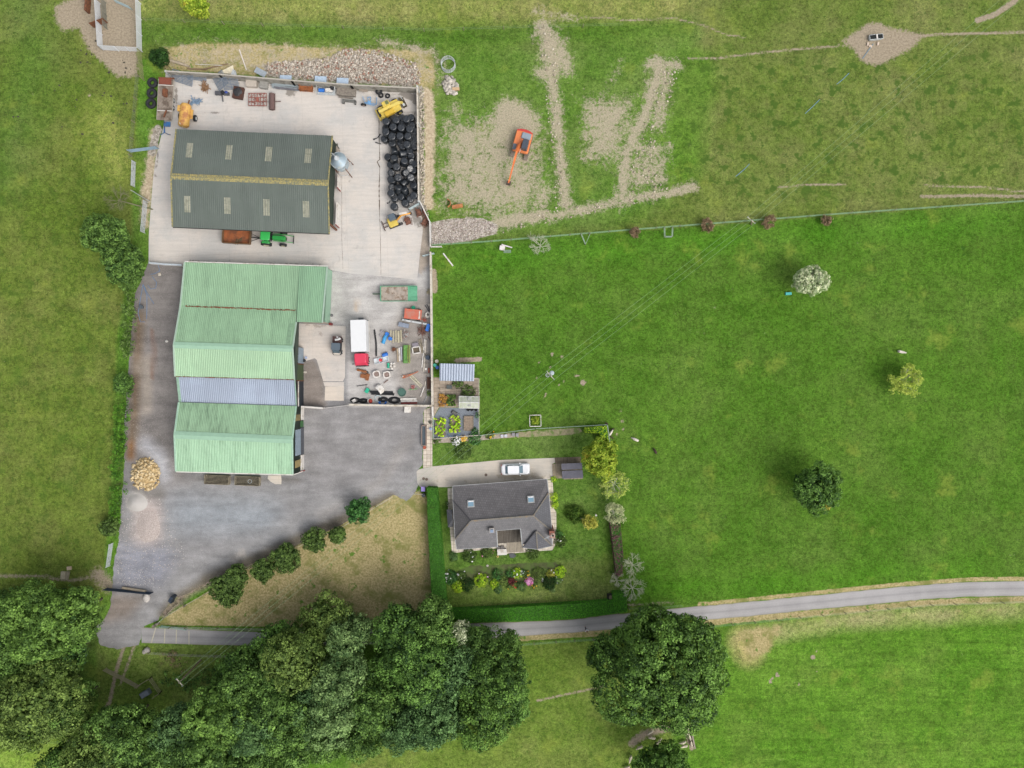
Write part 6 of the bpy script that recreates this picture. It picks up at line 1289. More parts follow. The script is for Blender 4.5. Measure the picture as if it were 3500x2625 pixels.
# white saloon
t = placed('car', 'white saloon car parked on the bungalow drive', 'car', (1712, 1606), (1812, 1603), 1.0); CW = paint('white car paint', (244, 246, 250), .25)
mb = MB(); mb.loft([rrect(4.35, 1.70, .35, .28), rrect(4.62, 1.82, .42, .42), rrect(4.66, 1.84, .45, .62), rrect(4.55, 1.80, .5, .80), rrect(4.35, 1.62, .5, .93), rrect(4.0, 1.40, .45, .97)]); body = mb.build('body', CW, t, smooth=False)
mb = MB(); mb.loft([rrect(2.95, 1.52, .30, .92, -.22), rrect(2.35, 1.34, .28, 1.20, -.28), rrect(1.95, 1.16, .26, 1.36, -.30)]); mb.build('windows', GLS, t)
mb = MB(); mb.loft([rrect(1.86, 1.36, .24, 1.33, -.34), rrect(1.80, 1.28, .24, 1.42, -.34)]); mb.build('roof', CW, t)
for sx in (1, -1):
    for y in (.62, -.62): mb = MB(); mb.beam((1.22 if sx > 0 else -1.68, y * 1.12, .95), (.62 if sx > 0 else -1.22, y * .92, 1.37), .07, .05); mb.build('pillar', CW, t)
for y in (.98, -.98): mb = MB(); mb.ell((.72, y, .98), (.10, .13, .08), 8, 6); mb.build('mirror', CW, t); 
for y in (.62, -.62):
    mb = MB(); mb.box(2.16, y, .62, .22, .36, .14); mb.build('headlight', mat('lamp glass', (210, 220, 230), .1), t); mb = MB(); mb.box(-2.22, y, .66, .14, .4, .14); mb.build('tail_light', RED, t)
for x in (1.42, -1.38):
    for y in (.80, -.80): wheel(t, x, y, .32, .22)
# small farm buggy with a loaded tray
t = placed('farm_buggy', 'dark utility buggy with a grey roof and a tray full of junk', 'buggy', (1152, 1151), (1149, 1213), 1.2); DKG = paint('slate paint', (92, 106, 118), .5)
mb = MB(); mb.loft([rrect(2.9, 1.35, .2, .35), rrect(2.95, 1.45, .25, .75), rrect(2.8, 1.35, .3, .85)]); mb.build('body', paint('charcoal body', (62, 66, 70)), t)
mb = MB(); mb.loft([rrect(1.15, 1.45, .15, 1.82, .15), rrect(1.1, 1.38, .15, 1.90, .15)]); mb.build('roof', DKG, t)
for x in (-.35, .62):
    for y in (-.6, .6): mb = MB(); mb.beam((x, y, .8), (x * .9, y, 1.85), .06, .06); mb.build('roof_post', BLK, t)
mb = MB(); mb.add([(.72, -.6, 1.75), (.72, .6, 1.75), (1.15, .58, .95), (1.15, -.58, .95)], [(0, 1, 2, 3), (3, 2, 1, 0)]); mb.build('windscreen', GLS, t)
mb = MB(); mb.loft([rrect(.62, 1.2, .25, .86, 1.12), rrect(.5, 1.05, .2, .95, 1.1)]); mb.build('bonnet', mat('dirty white bonnet', (206, 198, 186), .5), t)
mb = MB()
for p, q in (((-1.5, -.7), (-1.5, .7)), ((-1.5, .7), (-.5, .7)), ((-.5, .7), (-.5, -.7)), ((-.5, -.7), (-1.5, -.7))): mb.beam((*p, 1.0), (*q, 1.0), .05, .3)
mb.box(-1.0, 0, .84, 1.0, 1.4, .05); mb.build('tray', mat('maroon tray', (96, 70, 68), .8), t)
for x in (.95, -.95):
    for y in (.64, -.64): wheel(t, x, y, .3, .22)
mb = MB(); mb.box(0, 0, 0, .62, .3, .18, .5); mb.cyl((-.15, 0, .17), (-.15, 0, .2), .06); mb.ell((.35, .3, .1), (.22, .2, .12)); mb.box(-.1, .45, 0, .3, .25, .2); one('scrap_load', mb, mat('white plastic', (232, 234, 234), .5), 'white plastic scrap piled in the tray of the farm buggy', 'scrap', (t.location.x, t.location.y + 1.0, .9), R(-20))
# red-cabbed box lorry
t = placed('lorry', 'small lorry with a red cab and plain white box body', 'lorry', (1226, 1092), (1231, 1252), 2.4); CR = paint('red cab paint', (226, 62, 92), .4)
mb = MB(); mb.box(-1.15, .0, .75, 5.2, 2.4, .12); mb.box(-1.15, 0, .45, 6, .8, .3); mb.build('chassis', mat('chassis grey', (110, 112, 116), .7), t)
mb = MB(); mb.loft([rrect(5.0, 2.42, .04, .92, -1.1, 0, 2), rrect(5.0, 2.42, .04, 3.0, -1.1, 0, 2)]); mb.build('box_body', mat('white box panel', (236, 238, 240), .5, 0, .03, 1.0), t)
mb = MB(); mb.loft([rrect(1.75, 2.05, .12, .5, 2.62), rrect(1.95, 2.12, .15, 1.3, 2.62), rrect(1.85, 2.05, .2, 1.7, 2.55), rrect(1.45, 1.80, .2, 2.3, 2.4), rrect(1.3, 1.6, .2, 2.36, 2.38)]); mb.build('cab', CR, t)
mb = MB(); mb.loft([rrect(.5, 1.9, .18, 1.35, 3.35), rrect(.35, 1.75, .15, 1.9, 3.18), rrect(.2, 1.6, .1, 2.2, 3.05)]); mb.build('windscreen', mat('dark windscreen', (44, 48, 58), .1), t)
mb = MB(); mb.box(3.62, 0, .4, .18, 2.05, .45); mb.build('bumper', mat('dark bumper', (60, 56, 62), .6), t)
for y in (1.25, -1.25): mb = MB(); mb.beam((3.25, y * .8, 1.9), (3.3, y, 1.9), .05, .05); mb.box(3.3, y, 1.6, .12, .22, .45); mb.build('mirror', BLK, t)
for x in (2.6, -2.2):
    for y in (.95, -.95): wheel(t, x, y, .42, .3, WHITE)
mb = MB(); mb.beam((-3.6, 1.28, .9), (1.5, 1.28, .9), .05, .25); mb.build('side_rail', WHITE, t)
# tractor
t = placed('tractor', 'green tractor with front loader parked half under the grey barn eaves', 'tractor', (880, 806), (972, 812), 2.0); TG = paint('green tractor paint', (50, 158, 74), .4); TY = mat('cream wheel centre', (236, 228, 186), .5)
mb = MB(); mb.loft([rrect(1.45, 1.42, .2, 2.55, -.72), rrect(1.5, 1.5, .25, 2.68, -.72), rrect(1.3, 1.3, .25, 2.76, -.72)]); mb.build('cab_roof', paint('bright green roof', (62, 190, 92), .4), t)
mb = MB(); mb.loft([rrect(1.25, 1.2, .15, 1.1, -.7), rrect(1.3, 1.3, .15, 2.55, -.7)]); mb.build('cab_glass', mat('dark cab glass', (50, 62, 60), .1), t)
mb = MB(); mb.loft([rrect(2.1, .75, .15, .9, 1.05), rrect(2.05, .78, .2, 1.45, 1.05), rrect(1.9, .6, .2, 1.62, 1.02)]); mb.build('bonnet', TG, t)
mb = MB(); mb.box(.4, 0, .55, 3.4, .5, .5); mb.build('chassis', mat('dark green iron', (40, 80, 46), .7), t)
for y in (.85, -.85): mb = MB(); mb.loft([rrect(1.4, .4, .15, 1.3, -1.0, y), rrect(1.2, .42, .15, 1.62, -1.0, y), rrect(.9, .38, .1, 1.7, -1.0, y)]); mb.build('mudguard', TG, t)
for y in (1.02, -1.02): wheel(t, -1.05, y, .85, .48, TY); wheel(t, 1.55, y * .93, .58, .38, TY)
for y in (.55, -.55): mb = MB(); mb.beam((.2, y, 1.5), (2.0, y, 1.45), .1, .14); mb.beam((2.0, y, 1.45), (3.3, y * .95, .7), .1, .12); mb.build('loader_arm', TG, t)
mb = MB(); mb.tube([(3.2, -.62, .7), (3.3, -.62, 1.0), (3.3, .62, 1.0), (3.2, .62, .7)], .05, 6); mb.beam((3.2, -.65, .55), (3.2, .65, .55), .1, .1); mb.build('loader_frame', BLK, t)
# rusty tipping trailer behind it
t = placed('trailer', 'rusty empty tipping trailer hitched behind the green tractor', 'trailer', (760, 803), (853, 808), 1.5)
mb = MB(); mb.box(0, 0, .8, 4.35, 2.3, .08); mb.build('bed', mat('rusty bed', (166, 98, 58), .9, .05, .25, 1.8, (120, 78, 56), .6, .9), t)
for p, q in (((-2.2, -1.18), (2.2, -1.18)), ((2.2, -1.18), (2.2, 1.18)), ((2.2, 1.18), (-2.2, 1.18)), ((-2.2, 1.18), (-2.2, -1.18))): mb = MB(); mb.beam((*p, 1.15), (*q, 1.15), .07, .7); mb.build('side_board', mat('brown board', (122, 92, 60), .9, 0, .25, 3), t)
mb = MB(); mb.beam((2.2, 0, .7), (3.5, 0, .55), .14, .14); mb.beam((2.2, .6, .7), (3.4, .05, .55), .08, .1); mb.beam((2.2, -.6, .7), (3.4, -.05, .55), .08, .1); mb.build('drawbar', BLK, t)
for y in (1.0, -1.0): wheel(t, -.4, y, .42, .3)
mb = MB(); mb.box(0, 0, 0, 4.0, .6, .03, .2); mb.ell((-.9, 0, .06), (.5, .4, .1), 9, 5, rough=.3); one('muck_pile', mb, mat('dry muck', (104, 84, 60), .95, 0, .3, 5), 'patch of dry muck left in the rusty trailer', 'muck', (t.location.x + .2, t.location.y - .7, .89)).scale = (.3, .9, 1)
# telehandler
t = placed('telehandler', 'yellow telescopic handler beside the bales, boom to the right', 'telehandler', (1294, 388), (1364, 352), 1.4); YP = paint('yellow plant paint', (226, 200, 96), .45, .12)
mb = MB(); mb.loft([rrect(3.6, 1.7, .2, .6), rrect(3.7, 1.9, .25, 1.1), rrect(3.4, 1.7, .25, 1.3)]); mb.build('body', YP, t)
mb = MB(); mb.loft([rrect(1.7, .75, .15, 1.2, -.2, -.75), rrect(1.6, .7, .2, 1.75, -.2, -.75)]); mb.build('engine_cover', paint('yellow cover', (222, 184, 62), .5), t)
mb = MB(); mb.loft([rrect(1.25, .85, .1, 1.2, -.1, .62), rrect(1.2, .8, .12, 2.15, -.15, .62), rrect(1.1, .75, .12, 2.25, -.15, .62)]); cb = mb.build('cab', YP, t)
mb = MB(); mb.box(.1, .62, 2.24, .5, .6, .05); mb.build('cab_window', mat('green tinted glass', (116, 124, 84), .2), cb)
mb = MB(); mb.beam((-1.7, .05, 1.7), (2.0, .05, 1.35), .42, .4); mb.beam((1.9, .05, 1.4), (2.35, .05, .8), .3, .3); mb.build('boom', paint('boom yellow', (232, 210, 110), .45), t)
mb = MB(); mb.box(-1.75, 0, 1.1, .35, 1.1, .5); mb.build('rear_grille', BLK, t)
mb = MB(); mb.box(-2.0, 0, .6, .3, 1.9, .4); mb.build('counterweight', YP, t)
for x in (1.3, -1.2):
    for y in (.98, -.98): wheel(t, x, y, .52, .4, mat('yellow rim', (214, 196, 110), .6))
t2 = placed('loader_bucket', 'small brown grab bucket lying before the telehandler', 'bucket', (1371, 335), (1384, 361), .5)
mb = MB(); mb.loft([[(-.8, -.35, .05), (.8, -.35, .05), (.8, .35, .05), (-.8, .35, .05)], [(-.8, -.45, .7), (.8, -.45, .7), (.8, .1, .6), (-.8, .1, .6)]]); mb.build('shell', mat('olive iron', (92, 82, 60), .8, .1, .3, 5), t2); mb = MB(); mb.box(.55, -.1, .6, .4, .35, .2); mb.beam((-.8, 0, .7), (-.2, .1, .75), .12, .1); mb.build('hitch', STEEL, t2)
# diggers
def digger(label, a, b, W, L, tw, tl, col, cabc, boom, blade, zc=1.0, sc=1.0, hood=None, tracks=None, name='excavator'):
    t = placed(name, label, 'excavator', a, b, zc * sc); ta = 0
    if tracks is not None: ta = tracks - t.rotation_euler.z
    c, s = math.cos(ta), math.sin(ta); rot = Matrix.Rotation(ta, 4, 'Z')
    for y in (W / 2 - tw / 2 + .05, -W / 2 + tw / 2 - .05):
        mb = MB(); mb.M = rot @ Matrix.Translation((.5 * sc, 0, 0)); mb.loft([[(x_, y - tw / 2, z_) for x_, z_ in [(tl / 2 * math.cos(k * math.pi / 8) * (1 if abs(math.cos(k * math.pi / 8)) < .8 else 1), .32 * sc + .32 * sc * math.sin(k * math.pi / 8)) for k in range(16)]], [(x_, y + tw / 2, z_) for x_, z_ in [(tl / 2 * math.cos(k * math.pi / 8), .32 * sc + .32 * sc * math.sin(k * math.pi / 8)) for k in range(16)]]])
        for k in range(int(tl / .2)): mb.box(-tl / 2 * .75 + k * .2 * .78, y, .6 * sc, .07, tw, .06)
        mb.build('track', mat('dusty track', (132, 120, 108), .9, 0, .2, 6) if sc > .9 else mat('black track', (66, 64, 64), .9), t)
    mb = MB(); mb.M = rot; mb.box(0, 0, .3 * sc, tl * .5, W * .5, .4 * sc); mb.build('undercarriage', BLK, t)
    if blade: mb = MB(); mb.M = rot; mb.box(-tl * .72, 0, .1, .10, W * 1.05, .35); mb.beam((-tl * .7, .3, .25), (-tl * .3, .3, .3), .1, .1); mb.beam((-tl * .7, -.3, .25), (-tl * .3, -.3, .3), .1, .1); mb.build('blade', mat('blade brown', (96, 74, 66), .8), t)
    mb = MB(); mb.loft([rrect(L, W * .98, .35 * sc, .85 * sc), rrect(L, W * .98, .4 * sc, 1.35 * sc), rrect(L * .93, W * .9, .35 * sc, 1.5 * sc)]); up_ = mb.build('body', col, t)
    for nm, cx, cy, lx, ly, z0, z1, m in cabc: mb = MB(); mb.loft([rrect(lx, ly, .1 * sc, z0, cx, cy), rrect(lx, ly, .12 * sc, z1 - .08, cx, cy), rrect(lx * .9, ly * .88, .1 * sc, z1, cx, cy)]); mb.build(nm, m, t)
    mb = MB()
    for p, q, w_ in boom: mb.beam(p, q, w_, w_ * 1.2)
    mb.build('boom', boom_m[0], t)
    p, q, w_ = boom[-1]; q = Vector(q); mb = MB(); mb.loft([[(q.x - .25 * sc, q.y + k * .35 * sc, q.z + .1), (q.x + .25 * sc, q.y + k * .35 * sc, q.z + .1), (q.x + .3 * sc, q.y + k * .35 * sc, q.z - .55 * sc), (q.x - .05, q.y + k * .35 * sc, q.z - .6 * sc)] for k in (-1, 1)]); mb.build('bucket', mat('bucket iron', (92, 74, 66), .8, .1, .3, 5), t)
    return t
OP = paint('orange plant paint', (240, 140, 84), .45, .08); boom_m = [paint('orange boom', (238, 128, 66), .5, .12)]
hd = pang((1794, 446), (1775, 520))
t = digger('orange tracked excavator with its long arm reaching down the paddock', (1796, 444), (1775, 522), 2.75, 3.5, .6, 4.1, OP,
    [('cab', .75, .62, 1.5, .95, 1.3, 2.7, mat('dark cab roof', (74, 82, 94), .4)), ('engine_grille', -.85, .42, 1.0, 1.5, 1.45, 1.75, mat('grey grille', (150, 164, 176), .5)), ('side_box', 1.2, -1.0, .95, .6, 1.3, 1.62, mat('grey step', (104, 112, 124), .6))],
    [((.3, -.15, 1.6), (2.2, -.30, 2.9), .34), ((2.2, -.30, 2.9), (4.2, -.32, 2.6), .3), ((4.2, -.32, 2.6), (6.9, -.42, 1.1), .22)], False, 1.3, 1.0, tracks=hd)
mb = MB(); mb.loft([[(x_ * 1.02, y_ * .99, z) for x_, y_, _ in [(-1.55, -1.3, 0), (-1.78, -.7, 0), (-1.86, 0, 0), (-1.78, .7, 0), (-1.55, 1.3, 0), (-1.4, 1.3, 0), (-1.5, 0, 0), (-1.4, -1.3, 0)]] for z in (.9, 1.54)]); mb.build('counterweight', paint('red counterweight', (206, 62, 60), .5), t)
for y in (.14, -.38): mb = MB(); mb.cyl((.9, y, 1.7), (2.6, y - .04, 2.95), .06, n=8); mb.build('hydraulic_ram', mat('chrome', (210, 206, 200), .3), t)
boom_m = [paint('amber boom', (244, 176, 72), .5, .1)]
t = digger('yellow mini digger with black tracks beside the lone bale', (1326, 765), (1358, 752), 1.55, 1.5, .32, 2.3, YP,
    [('cab_roof', .25, .45, 1.1, 1.0, 1.35, 2.1, DKG), ('cab_frame', .8, .35, .35, .75, 1.2, 1.9, mat('cab black', (48, 50, 56), .3))],
    [((.75, -.1, .95), (1.7, .15, 1.7), .2), ((1.7, .15, 1.7), (3.2, .1, 1.1), .16)], True, 1.1, .62, tracks=R(21), name='mini_excavator')
mb = MB(); mb.beam((1.5, .5, 1.55), (2.7, .35, 1.4), .34, .12); mb.build('arm_guard', WHITE, t)
# slurry tanker
t = placed('slurry_tanker', 'yellow rust-patched slurry tanker beside the old flatbed', 'tanker', (626, 434), (636, 354), 1.4); TYM = mat('faded yellow tank', (226, 178, 92), .6, 0, .1, 1.5, (176, 110, 72), .45, .9)
mb = MB(); mb.loft([[(x, .84 * k * math.sin(a), 1.35 + .8 * k * math.cos(a)) for a in [2 * math.pi * i / 20 for i in range(20)]] for x, k in ((-1.9, .3), (-1.8, .8), (-1.6, 1), (1.5, 1), (1.8, .8), (1.9, .3))]); mb.build('tank', TYM, t)
mb = MB(); mb.box(.35, -.98, 1.2, 1.5, .5, .08); mb.build('mudguard', TYM, t); mb = MB(); mb.box(.9, .7, 1.4, .9, .7, .5); mb.build('pump_box', TYM, t)
mb = MB(); mb.tube([(-1.3, .5, 1.9), (-1.6, .2, 2.2), (-1.9, 0, 1.5)], .06, 6); mb.build('valve_pipe', WHITE, t)
for y in (1.1, -1.3): wheel(t, 0, y, .5, .36)
mb = MB(); mb.beam((1.8, 0, .8), (2.8, 0, .5), .14, .14); mb.build('drawbar', RUST, t)
# old flatbed trailer
t = placed('flatbed_trailer', 'long weathered flatbed trailer standing in the northwest corner', 'trailer', (561, 413), (568, 262), 1.0)
mb = MB(); mb.box(0, 0, .82, 6.8, 2.4, .1); mb.build('bed', mat('dirty bed', (146, 134, 122), .95, 0, .3, 1.6, (98, 84, 72), .55, .9), t)
for x in (-1.9, 2.2): mb = MB(); mb.beam((x, -1.2, .95), (x, 1.2, .95), .1, .06); mb.build('cross_strip', WHITE, t)
for y in (-1.22, 1.22): mb = MB(); mb.beam((-3.4, y, .9), (3.4, y, .9), .07, .16); mb.build('side_rail', mat('pale chassis rail', (176, 170, 158), .8), t)
mb = MB(); mb.box(2.75, .1, .92, .9, 1.9, .25); mb.build('toolbox', mat('red brown box', (134, 72, 54), .8, 0, .2, 4), t); mb = MB(); mb.beam((3.3, -1.3, 1.0), (3.3, 1.2, 1.0), .22, .25); mb.build('headboard', RUST, t)
for x in (-1.2, 0): 
    for y in (1.0, -1.0): wheel(t, x, y, .38, .28)
for x, y, r_, l in ((.5, .2, .2, 'rusty engine block lying on the old flatbed'),): mb = MB(); mb.box(0, 0, 0, 1.3, .5, .35, .1); mb.cyl((-.5, .3, .3), (.5, .35, .3), .14); mb.cyl((-.5, -.3, .3), (.5, -.25, .3), .14); one('engine_block', mb, RUST, l, 'scrap', (t.location.x + .1, t.location.y + .9, .92), R(85))
mb = MB(); mb.beam((-.6, 0, .1), (.6, 0, .1), .2, .15); one('iron_bar', mb, RUST, 'rusty bar at the lower end of the old flatbed', 'iron bar', (t.location.x, t.location.y - 2.4, .92), R(70))
BLUEP = mat('blue implement paint', (54, 112, 170), .5, 0, .15, 3, (90, 80, 70), .4, 2)
t = thing('blue_implement', 'blue implement poking out below the old flatbed', 'implement', P(572, 437), R(88)); mb = MB(); mb.box(.4, -.35, .5, .8, .8, .1); mb.beam((-1.0, .2, .5), (.8, .2, .6), .16, .14); mb.build('frame', BLUEP, t)
for s in (-1, 1): mb = MB(); mb.tube([(-.9, .2, .5), (-1.1, .2 + s * .4, .3), (-1.15, .2 + s * .8, .05)], .06, 5); mb.build('tine', BLUEP, t)
# green flatbed with ramps, red cart
t = placed('flatbed_trailer', 'green trailer with weathered board floor and green ramps', 'trailer', (1432, 1003), (1296, 1004), .8); GRT = mat('green trailer paint', (104, 178, 140), .6, 0, .12, 3)
mb = MB(); mb.box(.75, 0, .62, 4.3, 2.3, .08); mb.build('floor', mat('worn floor boards', (176, 164, 152), .9, 0, .25, 1.8, (132, 110, 90), .5, 1.2), t)
mb = MB(); mb.box(-2.15, 0, .62, 1.5, 2.3, .1); mb.build('beaver_tail', GRT, t)
for y in (.85, -.85): mb = MB(); mb.box(-2.4, y, .74, 1.1, .5, .08); [mb.beam((-2.85 + .3 * k, y - .24, .85), (-2.85 + .3 * k, y + .24, .85), .05, .05) for k in range(4)]; mb.build('ramp', GRT, t)
for y in (1.2, -1.2): mb = MB(); mb.beam((-2.9, y, .8), (2.95, y, .8), .08, .25); mb.build('side_rail', GRT, t)
mb = MB(); mb.beam((2.95, -1.2, .85), (2.95, 1.2, .85), .1, .4); mb.build('headboard', GRT, t); mb = MB(); mb.beam((2.95, 0, .55), (4.3, 0, .5), .16, .14); mb.build('drawbar', mat('dark green iron', (40, 80, 46)), t)
for x in (-.9, .2):
    for y in (1.0, -1.0): wheel(t, x, y, .3, .2)
t = placed('cart', 'faded red metal cart with a white strip on its end', 'cart', (1382, 1071), (1441, 1077), .8); mb = MB(); mb.box(0, 0, .55, 2.75, 1.6, .35); mb.build('deck', mat('faded red sheet', (206, 108, 84), .7, 0, .12, 1.6, (190, 130, 112), .5, 1), t)
mb = MB(); mb.box(1.05, 0, .905, .16, 1.3, .02); mb.build('strip', WHITE, t); [wheel(t, x, y, .28, .2) for x in (-.9, .9) for y in (-.85, .85)]
# ================================================================== YARD CLUTTER
def item(name, label, cat, px, py, rz=0, z=0, group=None):
    c = P(px, py, z); return thing(name, label, cat, (c.x, c.y, 0), rz, group)
def simple(name, label, cat, px, py, fn, m, rz=0, z0=0.0, zt=.5, group=None, smooth=False):
    mb = MB(); fn(mb); c = P(px, py, zt + z0); return one(name, mb, m, label, cat, (c.x, c.y, z0), rz, group, smooth)
def tyre_fn(r, w_, ax='Z'):
    def f(mb): mb.torus((0, 0, w_ / 2 if ax == 'Z' else r), r * .68, r * .32, 22, 10, ax)
    return f
GT = 'big tyres outside the northwest yard corner'
for x, y, d in ((519, 281, 'nearest the wall corner'), (517, 317, 'in the middle of three'), (514, 352, 'furthest south of three')): simple('large_tyre_ring', 'huge black tractor tyre ' + d, 'tyre', x, y, tyre_fn(.85, .55), BLK, zt=.5, group=GT).scale = (1, 1, 1.1)
def gatemb(L, W_, bars, r=.03, lean=0):
    def f(mb):
        for i in range(bars): y = -W_ / 2 + W_ * i / (bars - 1); mb.cyl((-L / 2, y, .05 + lean * (i / bars)), (L / 2, y, .05 + lean * (i / bars)), r, n=5)
        for x in (-L / 2, 0, L / 2): mb.beam((x, -W_ / 2, .05), (x, W_ / 2, .05 + lean), .06, .05)
    return f
GH = mat('grey blue hurdle', (138, 152, 168), .5, .1)
simple('metal_hurdle', 'bundle of pale hurdles leaning in the yard corner', 'hurdle', 620, 262, gatemb(3.4, 1.5, 9, .06, .8), GH, R(-18), .3, .8); simple('metal_hurdle', 'second bundle of hurdles along the north wall', 'hurdle', 668, 258, gatemb(3.0, .8, 6, .06, .6), GH, R(-6), .2, .8)
simple('metal_gate', 'slanted slatted gate against the north wall, left of two', 'gate', 749, 270, gatemb(2.3, 2.0, 11, .055, .9), GH, R(-62), .3, 1.0); simple('metal_gate', 'slatted gate against the north wall, right of two', 'gate', 783, 277, gatemb(2.4, 1.8, 10, .055, .8), GH, R(6), .25, 1.0)
def scrap(n, sx, sy, seed, ln=1.0):
    def f(mb):
        rg = random.Random(seed)
        for i in range(n):
            a = rg.uniform(0, 6.28); x, y = rg.uniform(-sx, sx) * .6, rg.uniform(-sy, sy) * .6; L = rg.uniform(.3, .6) * ln; z = rg.uniform(.08, .5)
            mb.beam((x - L * math.cos(a), y - L * math.sin(a), z), (x + L * math.cos(a), y + L * math.sin(a), z + rg.uniform(-.05, .2)), rg.uniform(.05, .12), rg.uniform(.05, .1))
        mb.box(0, 0, 0, sx * .8, sy * .8, .14)
    return f
simple('scrap_iron', 'tangle of rusty brown frames near the leaning hurdles', 'scrap iron', 696, 297, scrap(26, .9, .9, 3, 1.1), mat('brown rust', (150, 116, 86), .9, 0, .25, 4), R(-40)); simple('light_harrow', 'light blue harrow frame lying on the concrete', 'harrow', 668, 345, scrap(22, 1.3, .55, 7, 1.2), mat('light blue iron', (132, 158, 184), .6), R(-6))
t = item('small_implement', 'dark grey implement with a blue cap on the concrete', 'implement', 762, 322); mb = MB(); mb.box(-.55, 0, .2, 1.0, .6, .4); mb.box(.75, -.1, .2, .9, .45, .35); mb.beam((0, -.3, .3), (.1, -1.3, .2), .14, .12); mb.build('body', mat('dark grey iron', (84, 86, 92), .7), t)
mb = MB(); mb.cyl((.2, .05, .2), (.2, .05, .75), .3, n=14); mb.build('drum', BLK, t); mb = MB(); mb.ell((.75, .1, .6), (.28, .2, .16)); mb.build('cap', mat('royal blue', (52, 76, 160), .5), t)
t = item('scrap_bin', 'black bin full of scrap with a rusty rim', 'bin', 819, 322, R(-10)); mb = MB(); mb.box(0, 0, 0, 1.5, 1.8, .7, 0, 0, 1.1, 1.05); mb.build('bin', mat('burnt brown', (84, 54, 44), .9), t); mb = MB(); mb.ell((-.05, .05, .7), (.68, .78, .22), 12, 6, rough=.2); mb.build('contents', mat('black scrap', (52, 52, 54), .6, 0, .6, 8), t)
simple('crate', 'pale slatted crate by the north wall, left of two', 'crate', 858, 284, lambda mb: [mb.box(0, 0, 0, 1.6, 1.05, .8), [mb.beam((-.8 + .2 * k, -.5, .83), (-.8 + .2 * k, .5, .83), .12, .04) for k in range(9)]], mat('pale crate', (206, 196, 184), .8, 0, .12, 4), R(-3), 0, .8); simple('crate', 'grey crate with a ribbed lid, right of two', 'crate', 900, 287, lambda mb: [mb.box(0, 0, 0, 1.25, 1.2, .8), [mb.beam((-.5 + .2 * k, -.45, .83), (-.5 + .2 * k, .45, .83), .07, .05) for k in range(6)]], mat('grey crate', (166, 164, 158), .8, 0, .2, 5), R(-8), 0, .8)
def redframe(mb):
    for x in np.linspace(-1.45, 1.45, 7): mb.beam((x, -1.0, .35), (x, 1.0, .35), .06, .08)
    for y in np.linspace(-1.0, 1.0, 4): mb.beam((-1.45, y, .38), (1.45, y, .38), .09, .09)
    rg = random.Random(3)
    for i in range(60): x, y = rg.uniform(-1.4, 1.4), rg.uniform(-1, 1); mb.beam((x, y, .05), (x + rg.uniform(-.15, .15), y + rg.uniform(-.15, .15), .4), .05, .05)
    mb.box(0, 0, .4, .5, .6, .15)
simple('spike_harrow', 'dull red framed spike harrow beside the brown roller', 'harrow', 880, 340, redframe, mat('dull red iron', (158, 96, 84), .85, 0, .15, 4), R(0), 0, .4)
simple('field_roller', 'brown field roller standing on the concrete', 'roller', 928, 346, lambda mb: [mb.cyl((0, -1.3, .42), (0, 1.3, .42), .42, n=16), mb.beam((.5, -1.35, .4), (.5, 1.35, .4), .08, .1), mb.beam((.5, 0, .4), (1.4, .1, .3), .1, .1), mb.beam((-.5, 0, .4), (-1.6, 0, .3), .06, .06)], mat('brown drum', (112, 88, 84), .8, 0, .2, 4), R(0), 0, .6)
def bundle(n, L, W_, seed, cols=1, r=.06, sq=True):
    def f(mb):
        rg = random.Random(seed)
        for i in range(n):
            y = -W_ / 2 + W_ * (i + .5) / n; l = L * rg.uniform(.75, 1) / 2; o_ = rg.uniform(-.2, .2) * L * .3; z = rg.uniform(.1, .5)
            (mb.beam if sq else mb.beam)((-l + o_, y, z), (l + o_, y + rg.uniform(-.1, .1), z), r * 2, r * 1.6)
    return f
simple('gutter_bundle', 'bundle of grey gutters and boards lying along the north wall', 'boards', 972, 292, bundle(8, 4.6, .9, 2, r=.07), mat('greyblue board', (160, 172, 178), .7, 0, .3, 2), R(-5), 0, .5); simple('gutter_bundle', 'white-ended dark boards in front of the grey gutters', 'boards', 980, 303, bundle(4, 4.2, .4, 5, r=.07), mat('dark board', (112, 112, 118), .7, 0, .5, 1), R(-5), 0, .3)
t = item('stillage', 'orange rusty stillage by the north wall', 'crate', 1049, 303, R(-4)); mb = MB(); mb.box(0, 0, .1, 2.1, 1.1, .2)
for x in (-1.02, 1.02):
    for y in (-.52, .52): mb.beam((x, y, 0), (x, y, .9), .08, .08)
for z in (.5, .9):
    for p, q in (((-1.02, -.52), (1.02, -.52)), ((1.02, -.52), (1.02, .52)), ((1.02, .52), (-1.02, .52)), ((-1.02, .52), (-1.02, -.52))): mb.beam((*p, z), (*q, z), .07, .08)
mb.build('frame', RUST2, t)
t = item('stillage', 'grey cage holding a blue drum and a white sack', 'crate', 1117, 309, R(-3)); mb = MB(); mb.box(0, 0, .1, 2.9, 1.65, .12)
for i in range(9): mb.beam((-1.45 + .36 * i, .8, .1), (-1.45 + .36 * i, .8, 1.0), .05, .05); mb.beam((-1.45 + .36 * i, .8, .5), (-1.45 + .36 * i, .1, .5), .05, .05)
for p, q in (((-1.45, -.8), (1.45, -.8)), ((1.45, -.8), (1.45, .8)), ((1.45, .8), (-1.45, .8)), ((-1.45, .8), (-1.45, -.8))): mb.beam((*p, .9), (*q, .9), .1, .1)
mb.build('frame', STEEL, t); co = t.location
